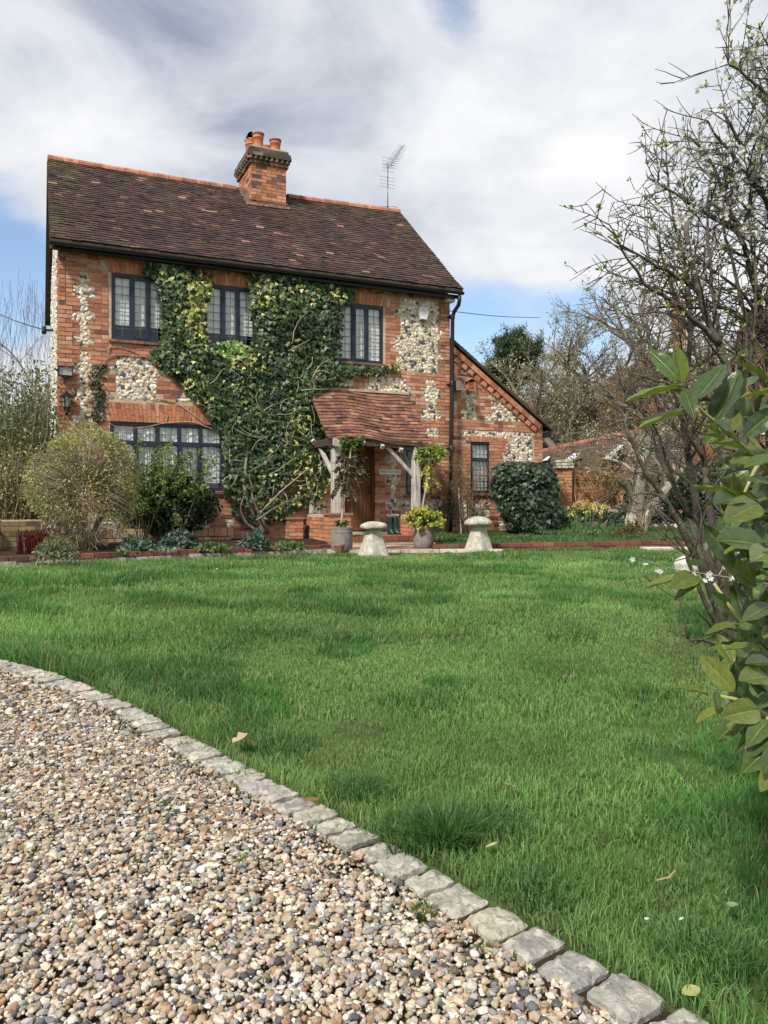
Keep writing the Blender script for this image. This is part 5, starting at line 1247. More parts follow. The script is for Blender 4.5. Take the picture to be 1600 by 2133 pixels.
def birdbox():
    u, z = fac(954.5, 803, 0.02); t = thing('bird_box', 'small grey wooden bird box on the lean-to wall beside the downpipe', 'bird box', hw(u, 0.02, z), TH)
    piece('body', box(-0.07, 0.07, -0.14, 0.14, -0.12, 0.09, (1, 1, 1), 0.003), mPotGrey, t)
    V, F, c = box(-0.09, 0.09, -0.19, 0.15, 0.092, 0.112, (1, 1, 1)); V[:, 2] += V[:, 1] * 0.2 + 0.03; piece('lid', (V, F, c), mPotGrey, t)
    piece('entrance', lathe([(0.018, 0), (0.018, 0.004)], 10), mInk, t).rotation_euler = (radians(90), 0, 0)
    t.children[-1].location = (0.02, -0.139, 0.04)
birdbox()
def vent():
    u, z = fac(980, 804, -0.13); t = thing('wall_vent', 'terracotta louvred vent with gabled hood high on the lean-to wall', 'vent', hw(u, -0.12, z), TH)
    fr = Acc(); fr.add(*box(-0.10, -0.075, -0.05, 0.02, -0.10, 0.09)); fr.add(*box(0.075, 0.10, -0.05, 0.02, -0.10, 0.09)); fr.add(*box(-0.12, 0.12, -0.06, 0.02, -0.125, -0.10)); fr.build('frame', mTerra, t)
    for i in range(6): piece('louvre', bar((-0.074, -0.03, -0.08 + i * 0.03), (0.074, -0.03, -0.08 + i * 0.03), 0.034, 0.010, up=(0, -0.6, 0.8)), mTerra, t)
    piece('hood', bar((-0.15, -0.03, 0.085), (0.0, -0.03, 0.165), 0.09, 0.014, up=(0, 0, 1)), mTerra, t); piece('hood', bar((0.15, -0.03, 0.085), (0.0, -0.03, 0.165), 0.09, 0.014, up=(0, 0, 1)), mTerra, t)
    piece('back', box(-0.075, 0.075, 0.0, 0.015, -0.1, 0.14), mInk, t)
vent()
def hangbracket():
    u, z = fac(905, 952, 0.0); t = thing('hanging_bracket', 'black iron hanging basket bracket on the wall between porch and downpipe', 'bracket', hw(7.43, 0.01, 1.78), TH)
    piece('back_plate', box(-0.012, 0.012, -0.02, 0.0, -0.22, 0.17), mIron, t)
    piece('arm', tube([(0, -0.02, 0.1), (0.0, -0.36, 0.14)], 0.009, 6), mIron, t); piece('strut', tube([(0, -0.02, -0.16), (0, -0.14, -0.1), (0, -0.30, 0.12)], 0.008, 6), mIron, t)
hangbracket()
def wires():
    a = at(925, 646, 19.5); b = at(1125, 661, 27.0); p = [A(a) + (A(b) - A(a)) * k / 12 - A([0, 0, 0.06 * sin(pi * k / 12)]) for k in range(13)]
    tag(piece('overhead_wire', tube(p, 0.010, 4, (1, 1, 1)), mIron), 'thin overhead wire running from the roof to the trees at right', 'wire')
    c = hw(-0.20, -2.6, 4.35)
    t = thing('wire_bracket', 'small black insulator bracket on the left gable holding the wire', 'bracket', c)
    q = at(92, 687, 15.6); piece('arm', tube([A(q) - c + A([0.3, 0.1, 0]), A(q) - c], 0.022, 6), mIron, t); piece('insulator', lathe([(0.02, -0.09), (0.05, -0.07), (0.05, 0.0), (0.035, 0.03), (0.045, 0.06), (0.0, 0.09)], 8), mIron, t, True).location = tuple(A(q) - c)
    p = [A(q) + (at(-60, 610, 30) - A(q)) * k / 8 - A([0, 0, 0.2 * sin(pi * k / 8)]) for k in range(9)]
    tag(piece('overhead_wire', tube(p, 0.012, 4, (1, 1, 1)), mIron), 'thin overhead wire leaving the left gable towards the bare birch', 'wire')
wires()
# ------------------------------------------------------------------ staddle stones, pots, boots
def staddle(px_, py_, cap_w, h, cap_t, label, rz, seed):
    p = on_z(px_, py_, 0.0); t = thing('staddle_stone', label, 'staddle stone', p, rz, 'mushroom shaped stones in front of the cottage'); g = np.random.default_rng(seed)
    hb = h - cap_t; V = []; zs = np.linspace(-0.05, hb, 6); nsd = 20
    for z in zs:
        w = np.interp(z, [-0.05, 0, hb * 0.8, hb], [0.225, 0.212, 0.112, 0.100])
        for k in range(nsd):
            a = 2 * pi * k / nsd + pi / 4; q = max(abs(cos(a - pi / 4)), abs(sin(a - pi / 4))); r = w * (1 / q) ** 0.82
            r *= 1 + 0.05 * (vnoise(cos(a) * 2 + seed, z * 6 + sin(a) * 2, 1.6) - 0.5); V.append((r * cos(a - pi / 4), r * sin(a - pi / 4), z))
    i = np.arange(5)[:, None] * nsd; k = np.arange(nsd)[None, :]; k2 = (k + 1) % nsd
    piece('pillar', (A(V), [np.stack([i + k, i + k2, i + nsd + k2, i + nsd + k], -1).reshape(-1, 4), np.arange(nsd)[None, :] + 5 * nsd], (1, 1, 1)), mStone, t, False)
    prof = [(0.10, hb - 0.002), (cap_w * 0.93, hb + 0.002), (cap_w, hb + 0.014), (cap_w * 1.01, hb + 0.045), (cap_w * 0.97, hb + 0.062), (cap_w * 0.80, hb + 0.062 + (cap_t - 0.062) * 0.42), (cap_w * 0.45, hb + 0.062 + (cap_t - 0.062) * 0.88), (cap_w * 0.2, hb + cap_t), (0.0, hb + cap_t * 1.005)]
    n = 26; V = []
    for r, z in prof:
        for k in range(n):
            a = 2 * pi * k / n; f = 1 + 0.13 * (vnoise(cos(a) * 1.6 + seed * 3, sin(a) * 1.6, 1.5) - 0.5); V.append((r * f * cos(a), r * f * sin(a), z + 0.012 * (vnoise(cos(a) * r * 9 + seed, sin(a) * r * 9, 1.2) - 0.5) * (r > 0.12)))
    m = len(prof); i = np.arange(m - 1)[:, None] * n; k = np.arange(n)[None, :]; k2 = (k + 1) % n
    piece('cap', (A(V), [np.stack([i + k, i + k2, i + n + k2, i + n + k], -1).reshape(-1, 4)], (1, 1, 1)), mStone, t, True)
staddle(778, 1158, 0.218, 0.54, 0.112, 'mushroom shaped staddle stone on the lawn edge in front of the porch', 0.55, 3)
staddle(997, 1150, 0.235, 0.60, 0.145, 'mushroom shaped staddle stone with domed cap in front of the lean-to window', 0.75, 8)
def pot(px_, py_, prof, label, mat, zb=0.03, lathe_n=28):
    p = on_z(px_, py_, zb); t = thing('plant_pot', label, 'pot', p)
    piece('body', lathe(prof, lathe_n, close=False), mat, t, True)
    r = prof[-1][0]; piece('soil', lathe([(r * 0.97, prof[-1][1] - 0.012), (0.0, prof[-1][1] + 0.005)], 18, close=False), mSoil, t); return p, t
PB = [(0.16, 0.0), (0.175, 0.02), (0.188, 0.12), (0.19, 0.26), (0.182, 0.30), (0.186, 0.315), (0.18, 0.33), (0.176, 0.355), (0.186, 0.37), (0.182, 0.385), (0.165, 0.38), (0.16, 0.34)]
pA, _ = pot(712, 1148, [(r * 0.98, z * 1.03) for r, z in PB], 'large grey barrel pot left of the first staddle stone', mPotGrey)
pB, _tb = pot(882, 1142, [(r * 0.94, z * 0.92) for r, z in PB], 'large grey barrel pot full of yellow green spurge right of the door', mPotGrey)
piece('inner_pot', lathe([(0.13, 0.30), (0.138, 0.385), (0.128, 0.388), (0.12, 0.34)], 24, close=False), mTerra, _tb, True)
pC, tC = pot(707, 1152, [(0.055, 0.0), (0.065, 0.02), (0.085, 0.12), (0.09, 0.145), (0.082, 0.148), (0.075, 0.13)], 'small frilled terracotta pot in front of the left barrel pot', M('old_terracotta', (0.22, 0.13, 0.09), 0.9, 0.4, 14, 0.5, 50, 0.1, spots=[((0.40, 0.36, 0.30), 18, 0.56, 0.68, 0.5)]))
fr = Acc()
for k in range(14): fr.add(*lathe([(0.0, -0.012), (0.012, 0), (0.0, 0.012)], 6, cx=0.088 * cos(2 * pi * k / 14), cy=0.088 * sin(2 * pi * k / 14), cz=0.118, close=False))
kind(fr.build('frill', mPotGrey, tC), 'stuff')
pD, tD = pot(907, 1144, [(0.05, 0.0), (0.07, 0.03), (0.075, 0.09), (0.078, 0.115), (0.065, 0.12), (0.06, 0.1)], 'small dark glazed pot at the foot of the right barrel pot', M('dark_glaze', (0.05, 0.018, 0.014), 0.25, 0.2, 10, 0, 30, 0.5))
def spire_plant(p0, label, tiers, h, stemc, tip, seed):
    g = np.random.default_rng(seed); t = thing('potted_spurge', label, 'plant', p0)
    pts = A([(0, 0, 0), (0.05, 0, h * 0.3), (0.13, 0.0, h * 0.6), (0.18, 0.0, h)]); piece('stem', tube(resample(pts, 0.05), np.linspace(0.022, 0.012, len(resample(pts, 0.05))), 7, stemc), mBark, t, True)
    acc = Acc()
    for (z, r, num, pal, droop, ls) in tiers:
        c0 = A([np.interp(z, pts[:, 2], pts[:, 0]), 0, z]); a = g.uniform(0, 2 * pi, num)
        for k in range(num):
            l = r * g.uniform(0.65, 1.1); d = A([cos(a[k]), sin(a[k]), g.uniform(-0.1, 0.5) - droop * 0.3]); d /= np.linalg.norm(d)
            q = [c0 + d * l * s + A([0, 0, -droop * l * s * s]) for s in (0, 0.35, 0.7, 1.0)]
            acc.add(*tube(q, [0.006, 0.005, 0.004, 0.003], 4, stemc))
            m = 26; s = np.sqrt(g.uniform(0.04, 1, m)); P = c0 + d * l * s[:, None] + A([0, 0, -droop * l])[None] * (s * s)[:, None]
            D = d[None] * 0.8 + unit(m, g) * 0.8 + A([0, 0, -droop * 0.5]); leaves(acc, P, D, A([0, 0, 1.0])[None] + unit(m, g) * 0.5, ls * g.uniform(0.7, 1.3, m), pick_cols(pal, m, g), 'oval')
    acc.build('foliage', mLeaf, t, False)['kind'] = 'stuff'; return t
GRN = [(2, (0.13, 0.20, 0.07)), (1, (0.09, 0.15, 0.06)), (1, (0.20, 0.26, 0.10))]
DEAD = [(3, (0.11, 0.072, 0.062)), (2, (0.17, 0.12, 0.10)), (1.5, (0.30, 0.25, 0.20)), (1, (0.055, 0.045, 0.04))]
YEL = [(3, (0.56, 0.52, 0.11)), (2, (0.38, 0.40, 0.10)), (1, (0.58, 0.54, 0.20))]
spire_plant(pA + A([-0.02, 0, 0.37]), 'tall potted plant with green top and drooping withered brown tiers before the door',
            [(1.42, 0.20, 16, GRN, 0.1, 0.075), (1.34, 0.18, 8, GRN, 0.4, 0.06), (1.18, 0.26, 10, DEAD, 0.35, 0.06), (1.04, 0.28, 10, DEAD, 0.4, 0.06), (0.92, 0.31, 12, DEAD, 0.45, 0.065), (0.78, 0.28, 10, DEAD, 0.7, 0.06), (0.66, 0.18, 6, DEAD, 0.9, 0.05), (0.08, 0.09, 8, GRN, 0.0, 0.06)], 1.42, (0.40, 0.33, 0.26), None, 5)
spire_plant(pB + A([-0.06, -0.02, 0.33]), 'tall bare stemmed plant with yellow green crown beside the right porch post',
            [(1.44, 0.27, 16, [(2, (0.34, 0.40, 0.10)), (1, (0.22, 0.30, 0.08))], 0.55, 0.085), (1.36, 0.22, 8, [(2, (0.34, 0.38, 0.10)), (1, (0.44, 0.42, 0.14))], 0.8, 0.075), (1.18, 0.2, 5, YEL, 1.2, 0.06), (0.95, 0.22, 4, YEL, 1.0, 0.06)], 1.45, (0.36, 0.33, 0.29), None, 9)
def spurge(p0, label, seed):
    g = np.random.default_rng(seed); t = thing('spurge', label, 'plant', p0); acc = Acc(); n = 125
    for k in range(n):
        a = g.uniform(0, 2 * pi); e = g.uniform(-0.35, 1.45); r = g.uniform(0.75, 1.05)
        c = A([cos(a) * cos(e) * 0.35 * r, sin(a) * cos(e) * 0.30 * r, 0.08 + max(sin(e), -0.45) * 0.27 * r]); d = c - A([0, 0, -0.05]); d /= np.linalg.norm(d)
        acc.add(*tube([A([0, 0, 0.0]), c * 0.5 + A([0, 0, 0.05]), c], 0.004, 3, (0.2, 0.24, 0.08)))
        m = 22; leaves(acc, c + unit(m, g) * 0.018, d[None] * 0.6 + unit(m, g) * 0.8, d[None] + unit(m, g) * 0.4, 0.042 * g.uniform(0.7, 1.3, m), pick_cols(YEL, m, g), 'oval')
        m = 10; leaves(acc, c * g.uniform(0.55, 0.92, (m, 1)), d[None] * 0.3 + unit(m, g), d[None] + unit(m, g) * 0.5, 0.05 * g.uniform(0.7, 1.3, m), pick_cols([(1, (0.20, 0.25, 0.07)), (1, (0.30, 0.32, 0.09))], m, g), 'oval')
    kind(acc.build('foliage', mLeaf, t), 'stuff')
spurge(pB + A([0, -0.02, 0.36]), 'rounded mound of yellow green spurge heads overflowing the right barrel pot', 21)
def boots():
    for i, (uu, vv, rz, lab) in enumerate(((6.30, 0.52, 0.3, 'dark green wellington boot on the porch floor, nearer the low wall'), (6.19, 0.50, 0.1, 'dark green wellington boot on the porch floor, nearer the door'))):
        t = thing('wellington_boot', lab, 'boot', hw(uu, vv, 0.186), TH + rz, 'pair of wellington boots by the front door')
        pr_ = [(0.0, 0.056), (0.05, 0.053), (0.10, 0.05), (0.20, 0.056), (0.30, 0.066), (0.345, 0.068)]; V = []
        n = 14
        for z, r in pr_:
            for k in range(n):
                a = 2 * pi * k / n; ext = 0.13 * max(0, -sin(a)) ** 1.5 * max(0, 1 - z / 0.11); V.append((r * 0.85 * cos(a), r * sin(a) * 1.05 - ext, z))
        m = len(pr_); q = np.arange(m - 1)[:, None] * n; k = np.arange(n)[None, :]; k2 = (k + 1) % n
        piece('upper', (A(V), [np.stack([q + k, q + k2, q + n + k2, q + n + k], -1).reshape(-1, 4), np.arange(n)[None, ::-1]], (1, 1, 1)), mRubber, t, True)
        piece('sole', (A([(x * 1.06, y * 1.04, z) for z in (0.0, 0.022) for x, y in [(V[k][0], V[k][1]) for k in range(n)]]), [np.stack([np.arange(n), (np.arange(n) + 1) % n, (np.arange(n) + 1) % n + n, np.arange(n) + n], -1)], (1, 1, 1)), mIron, t)
        g = np.random.default_rng(40 + i); acc = Acc(); m = 14
        acc_p = A([0, 0, 0.34]) + unit(m, g) * A([0.06, 0.06, 0.035]); leaves(acc, acc_p, unit(m, g) + A([0, 0, 0.7]), unit(m, g) + A([0, -0.5, 0.5]), np.full(m, 0.05), pick_cols(GRN, m, g), 'oval')
        f = Acc(); m = 7; leaves(f, A([0, -0.02, 0.385]) + unit(m, g) * A([0.06, 0.05, 0.02]), unit(m, g), A([0, -0.6, 0.7])[None] + unit(m, g) * 0.4, np.full(m, 0.022), pick_cols([(2, (0.75, 0.70, 0.68)), (1, (0.55, 0.30, 0.35))], m, g), 'petal5')
        tp = thing('flowers', ('small white and pink flowers planted in the boot nearer the ' + ('low wall' if i == 0 else 'door')), 'flowers', t.location, 0); kind(acc.build('foliage', mLeaf, tp), 'stuff'); kind(f.build('blossom', mPetal, tp), 'stuff')
boots()
_u, _z = fac(936, 1090, 0.4)
tag(piece('garden_cane', tube([hw(7.95, 0.35, 0.08), hw(7.94, 0.30, 0.6), hw(7.93, 0.26, 1.16)], 0.014, 6, (0.62, 0.58, 0.52)), mTwig), 'pale upright cane standing beside the downpipe', 'cane')
# ------------------------------------------------------------------ low brick wall at far left
def gwall(name, label, P0, P1, z0, z1, thick, pal, mat=mBrick, cap=None, ch=CH, joint=0.011):
    P0 = A(P0, float); P1 = A(P1, float); L_ = np.linalg.norm(P1 - P0); t = thing(name, label, 'wall', (P0[0], P0[1], z0), atan2(P1[1] - P0[1], P1[0] - P0[0]))
    piece('core', box(0.008, L_ - 0.008, 0.012, thick - 0.01, -0.1, z1 - z0 - 0.004), mMortar, t)
    z = 0.0; r = 0
    while z < z1 - z0 - 0.03:
        s = 0.0; first = True
        while s < L_ - 0.02:
            l = min(0.117 if (first and r % 2) else 0.235, L_ - s); first = False
            if L_ - s - l < 0.05: l = L_ - s
            piece('brick', box(s + joint / 2, s + l - joint / 2, -R.uniform(0, 0.006), 0.1, z + joint / 2, min(z + ch, z1 - z0) - joint / 2, pick_cols(pal, 1)[0], 0.003), mat, t); s += l
        z += ch; r += 1
    return t
YB = [(3, (0.20, 0.15, 0.075)), (2, (0.26, 0.19, 0.11)), (2, (0.14, 0.105, 0.06)), (1, (0.27, 0.15, 0.09))]
a_ = on_z(2, 1150, 0.10)[:2]; b_ = on_z(118, 1140, 0.10)[:2]; a_ = A([-5.75, 11.55]); b_ = A([-4.95, 11.95])
gwall('garden_wall', 'low mossy yellow brick garden wall at far left behind red stems', a_, b_, 0.09, 0.575, 0.22, YB)
gwall('garden_wall', 'short mossy brick wall end at the left picture edge nearest the bed', (-6.45, 11.02), (-5.80, 11.30), 0.09, 0.60, 0.22, YB)
_w = thing('garden_wall', 'low pale brick plinth wall along the foot of the cottage under the big window', 'wall', hw(0.4, 0.28, 0.08), TH)
for k in range(2):
    for i in range(20 if k == 0 else 22):
        w_ = 0.12 if k else 0.13
        piece('brick', box(i * w_ + 0.005, (i + 1) * w_ - 0.005, -R.uniform(0, 0.008), 0.24, k * 0.125 + 0.004, k * 0.125 + (0.12 if k == 0 else 0.16) - 0.006, pick_cols([(2, (0.46, 0.27, 0.17)), (2, (0.42, 0.32, 0.22)), (1, (0.36, 0.22, 0.14))], 1)[0], 0.003), mBrick, _w)
# ------------------------------------------------------------------ bed plants and shrubs
def ball_bush():
    p = on_z(182, 1150, 0.1); p = A([-4.62, 11.95, 0.10]); t = thing('clipped_shrub', 'rounded twiggy clipped shrub with tiny yellow green leaves before the left window', 'shrub', p)
    g = R; out = []
    for k in range(16):
        a = g.uniform(0, 2 * pi); out.append((A([[cos(a) * 0.05, sin(a) * 0.05, -0.05], [cos(a) * 0.10, sin(a) * 0.10, 0.25], [cos(a) * 0.28, sin(a) * 0.26, 0.62]]), A([0.026, 0.020, 0.014]), 0))
    C0 = A([-0.02, 0, 1.02]); RX, RZ = 0.84, 0.90
    st = Acc(); branches(st, out, (0.17, 0.13, 0.09), (0.2, 0.16, 0.1)); 
    n = 950
    for k in range(n):
        d = unit(1)[0]; d[2] = d[2] * 0.95 + 0.05
        if d[2] < -0.75: continue
        r0 = g.uniform(0.30, 0.55); r1 = g.uniform(0.84, 1.04) * (1 + 0.26 * (vnoise(d[0] * 2 + 5, d[2] * 2 + d[1], 1.5) - 0.5)); w = unit(1)[0] * 0.05
        q = A([C0 + d * r * A([RX, RX * 0.9, RZ]) + w * s for r, s in ((r0, 0), ((r0 + r1) / 2, 1), (r1, 0.3))]); q[0] = q[0] * 0.75 + A([0, 0, 0.6]) * 0.25
        st.add(*tube(q, [0.006, 0.004, 0.002], 3, A([0.27, 0.22, 0.16]) * g.uniform(0.6, 1.5)))
    # hanging tangle at the bottom
    for k in range(240):
        a = g.uniform(0, 2 * pi); r = g.uniform(0.15, 0.62); z = 1.02 - RZ * sqrt(max(0.05, 1 - (r / 0.85) ** 2)) + g.uniform(0, 0.2); q = [A([cos(a) * r, sin(a) * r, z])]
        for s in range(5): q.append(q[-1] + A([g.gauss(0, 0.035), g.gauss(0, 0.035), g.uniform(-0.09, 0.05)]))
        st.add(*tube(q, 0.004, 3, A([0.34, 0.30, 0.22]) * g.uniform(0.5, 1.2)))
    kind(st.build('twigs', mTwig, t), 'stuff')
    n = 13500; d = unit(n); d[:, 2] = np.where(d[:, 2] < -0.7, -d[:, 2], d[:, 2]); lum = 1 + 0.26 * (vnoise(d[:, 0] * 2 + 5, d[:, 2] * 2 + d[:, 1], 1.5) - 0.5)
    rr = np.clip(1 - np.abs(G.normal(0, 0.12, n)), 0.5, 1.05) * lum; P = C0 + d * rr[:, None] * A([RX, RX * 0.9, RZ])
    k = fbm(P[:, 0] * 3 + 7, P[:, 2] * 3 + P[:, 1], 1.4) > 0.36; P, d = P[k], d[k]; n = len(P)
    acc = Acc(); leaves(acc, P, d + unit(n) * 0.9, d + unit(n) * 0.7, G.uniform(0.022, 0.042, n), pick_cols([(3, (0.38, 0.37, 0.15)), (2, (0.48, 0.45, 0.22)), (2, (0.25, 0.26, 0.10)), (1, (0.20, 0.16, 0.09))], n), 'oval')
    kind(acc.build('foliage', mLeaf, t), 'stuff')
ball_bush()
def clump(name, label, cat, p, num, ln, pal, kind_='strap', rad=0.1, up=1.0, seed=0, size_j=(0.6, 1.15), mat=None):
    g = np.random.default_rng(seed + 77); t = thing(name, label, cat, p); acc = Acc(); a = g.uniform(0, 2 * pi, num); r = rad * np.sqrt(g.random(num))
    P = np.stack([r * np.cos(a), r * np.sin(a), np.zeros(num)], -1); a2 = a + g.normal(0, 0.7, num)
    s = ln * g.uniform(*size_j, num); V0, F0 = leaf_shape('strap'); D = np.stack([np.cos(a2), np.sin(a2), np.zeros(num)], -1) * g.uniform(0.25, 1.0, (num, 1)); D /= 1
    M3 = np.zeros((num, 3, 3)); l = np.linalg.norm(D, axis=1); dn = D / l[:, None]; M3[:, :, 1] = dn * (l * s)[:, None]; M3[:, :, 0] = np.stack([-dn[:, 1], dn[:, 0], np.zeros(num)], -1) * s[:, None] * 0.9; M3[:, 2, 2] = s * up
    mass_add(acc, V0, F0, M3, P, pick_cols(pal, num, g)); o = acc.build('foliage', mat or mLeaf, t); kind(o, 'stuff'); return t
def mound(name, label, cat, p, rx, rz, num, ls, pal, seed=0, shape='oval', stems=0, mat=None, noise_cut=0.3, stemc=(0.2, 0.15, 0.1), ry=None, zc=None, shell=0.25, upb=0.3):
    g = np.random.default_rng(seed + 300); t = thing(name, label, cat, p); d = unit(num, g); d[:, 2] = np.abs(d[:, 2]) if zc is None else d[:, 2]; ry = ry or rx
    zc = zc or 0.0; rr = np.clip(1 - np.abs(g.normal(0, shell, num)), 0.1, 1.05) * (0.82 + 0.36 * vnoise(d[:, 0] * 1.7 + seed, d[:, 2] * 1.7 + d[:, 1] * 1.3, 1.6))
    P = d * rr[:, None] * A([rx, ry, rz]) + A([0, 0, zc]); k = fbm(P[:, 0] / rx * 1.6 + seed, P[:, 2] / rz * 1.6 + P[:, 1] / ry, 1.5) > noise_cut; P, d = P[k], d[k]; n = len(P)
    P[:, 2] = np.maximum(P[:, 2], 0.01)
    acc = Acc(); leaves(acc, P, d * 0.7 + unit(n, g) * 0.8 + A([0, 0, 0.15]), d + unit(n, g) * 0.6 + A([0, 0, upb]), ls * g.uniform(0.65, 1.35, n), pick_cols(pal, n, g), shape); kind(acc.build('foliage', mat or mLeaf, t), 'stuff')
    if stems:
        st = Acc()
        for k in range(stems):
            e = d[R.randrange(n)] * A([rx, ry, rz]) * R.uniform(0.6, 1.0) + A([0, 0, zc]); b = A([R.gauss(0, rx * 0.12), R.gauss(0, ry * 0.12), 0]); m = (b + e) / 2 + A([R.gauss(0, 0.05), R.gauss(0, 0.05), 0.05]) * rx
            st.add(*tube([b, m, e], [0.012 * rx / 0.5 + 0.003, 0.008 * rx / 0.5 + 0.002, 0.003], 4, A(stemc) * R.uniform(0.6, 1.3)))
        kind(st.build('twigs', mTwig, t), 'stuff')
    return t
BLU = [(3, (0.10, 0.145, 0.115)), (2, (0.15, 0.20, 0.16)), (1, (0.065, 0.10, 0.08))]
def bedp(px_, py_, z=0.1): return on_z(px_, py_, z)
mound('blue_spurge', 'blue grey spurge mound in the bed under the big window', 'plant', bedp(372, 1143), 0.26, 0.26, 900, 0.085, BLU, 1, stems=12)
mound('blue_spurge', 'blue grey spurge mound beside the old ivy stems left of the porch', 'plant', bedp(528, 1142), 0.22, 0.24, 700, 0.08, BLU, 2, stems=10)
mound('blue_spurge', 'low blue grey mound with strap leaves next to the round shrub', 'plant', bedp(285, 1150), 0.26, 0.20, 600, 0.08, BLU, 3, stems=8)
STRAP = [(2, (0.11, 0.18, 0.06)), (1, (0.16, 0.23, 0.09)), (1, (0.08, 0.13, 0.05))]
PALE = [(2, (0.30, 0.36, 0.25)), (2, (0.16, 0.22, 0.12))]
clump('bulb_leaves', 'strappy bulb leaves right of the round shrub by the edging', 'plant', bedp(262, 1155), 26, 0.26, STRAP, seed=1)
clump('bulb_leaves', 'pale arching strap leaves in front of the blue spurge under the window', 'plant', bedp(350, 1151), 20, 0.26, PALE, seed=2)
clump('bulb_leaves', 'broad green bulb leaves between the two blue spurges', 'plant', bedp(472, 1148), 16, 0.24, STRAP, seed=3, rad=0.06)
mound('low_plant', 'low green leafy plant below the bare ivy stems at the edging', 'plant', bedp(440, 1147), 0.22, 0.10, 260, 0.07, STRAP, 4)
mound('low_plant', 'small green ground plant beside the left porch wall', 'plant', bedp(605, 1142), 0.28, 0.09, 300, 0.06, STRAP, 5)
_g = thing('red_stems', 'cluster of dark red upright stems in front of the low wall at left', 'plant', A([-5.05, 11.15, 0.1])); st = Acc()
for k in range(150):
    x = R.uniform(-0.23, 0.23); y = R.uniform(-0.16, 0.16); h = R.uniform(0.2, 0.36); st.add(*tube([(x, y, -0.02), (x + R.gauss(0, 0.012), y, h * 0.6), (x + R.gauss(0, 0.025), y + R.gauss(0, 0.02), h)], [0.006, 0.005, 0.004], 4, A([0.075, 0.016, 0.014]) * R.uniform(0.6, 1.5)))
kind(st.build('stems', mTwig, _g), 'stuff')
mound('grey_shrub', 'small grey green shrub spilling over the edging left of the round shrub', 'shrub', bedp(118, 1164, 0.11), 0.28, 0.28, 900, 0.045, [(2, (0.13, 0.165, 0.085)), (1, (0.20, 0.22, 0.13)), (1, (0.26, 0.25, 0.15))], 6, stems=26, stemc=(0.3, 0.24, 0.17))
st = Acc(); _g = thing('dry_runner', 'dry pale runner hanging over the left edging', 'plant', bedp(85, 1165, 0.1))
st.add(*tube([(0.1, 0.1, 0.0), (0.02, -0.05, 0.06), (-0.02, -0.10, -0.06), (0.01, -0.12, -0.1)], 0.006, 5, (0.5, 0.42, 0.34))); st.add(*tube([(0.1, 0.1, 0.0), (-0.04, -0.0, 0.05), (-0.07, -0.08, 0.02), (-0.05, -0.1, -0.01)], 0.005, 5, (0.5, 0.42, 0.34))); st.build('stem', mTwig, _g)
def rose(name, label, p, h, w, nst, pal, nleaf, seed, ls=0.055, lean=(0, 0), stemc=(0.16, 0.13, 0.07), leafmin=1):
    g = random.Random(seed); t = thing(name, label, 'shrub', p); out = []
    for k in range(nst):
        a = g.uniform(0, 2 * pi); d = (cos(a) * 0.25 * w + lean[0], sin(a) * 0.2 * w + lean[1], 1.0); grow((cos(a) * 0.06, sin(a) * 0.06, -0.03), d, h * g.uniform(0.6, 1.0), 0.011, 0, out, dict(seg=6, wander=0.10, up=0.03, kids=[5, 2], ratio=0.42, ang=50, rr=0.6, minr=0.002, lv=2), g)
    st = Acc(); branches(st, out, stemc, (0.15, 0.12, 0.06), sides=(5, 4, 3, 3, 3, 3, 3)); kind(st.build('stems', mTwig, t), 'stuff')
    P, D = tips(out, leafmin, 60, 0.03); k = G.permutation(len(P))[:nleaf]; P, D = P[k], D[k]; n = len(P); D = D / (np.linalg.norm(D, axis=1)[:, None] + 1e-6)
    acc = Acc(); leaves(acc, P, D * 0.4 + unit(n), A([0, -0.4, 0.8])[None] + unit(n) * 0.6, ls * G.uniform(0.6, 1.3, n), pick_cols(pal, n), 'oval'); kind(acc.build('foliage', mLeaf, t), 'stuff'); return t
RG = [(3, (0.10, 0.16, 0.045)), (2, (0.17, 0.23, 0.06)), (1, (0.26, 0.30, 0.08))]
rose('climbing_rose', 'leafy rose bush growing up in front of the right half of the big window', hw(1.98, 0.45, 0.1), 1.75, 0.9, 12, RG, 3600, 4)
rose('climbing_rose', 'leafy rose shoots in front of the middle of the big window', hw(1.35, 0.45, 0.1), 1.6, 0.6, 8, RG, 1900, 5)
mound('dark_shrub', 'dark evergreen shrub below the big window behind the round shrub', 'shrub', hw(1.75, 0.30, 0.1), 1.0, 0.58, 5200, 0.06, [(3, (0.028, 0.045, 0.02)), (1, (0.05, 0.075, 0.03))], 8, shape='ivy', zc=0.66, ry=0.25, mat=mGloss, stems=16)
rose('climbing_rose', 'sparse climbing rose between the downpipe and the lean-to window', hw(8.2, 0.22, 0.1), 1.75, 0.9, 9, [(2, (0.16, 0.13, 0.06)), (2, (0.14, 0.17, 0.06)), (1, (0.24, 0.13, 0.07))], 620, 6, 0.04, stemc=(0.20, 0.13, 0.09))
rose('climbing_rose', 'sparse climbing rose with dark stems at the porch corner and downpipe', hw(7.55, 0.25, 0.1), 1.8, 0.7, 9, [(2, (0.10, 0.09, 0.05)), (2, (0.10, 0.13, 0.05))], 520, 7, 0.04, stemc=(0.11, 0.08, 0.065))
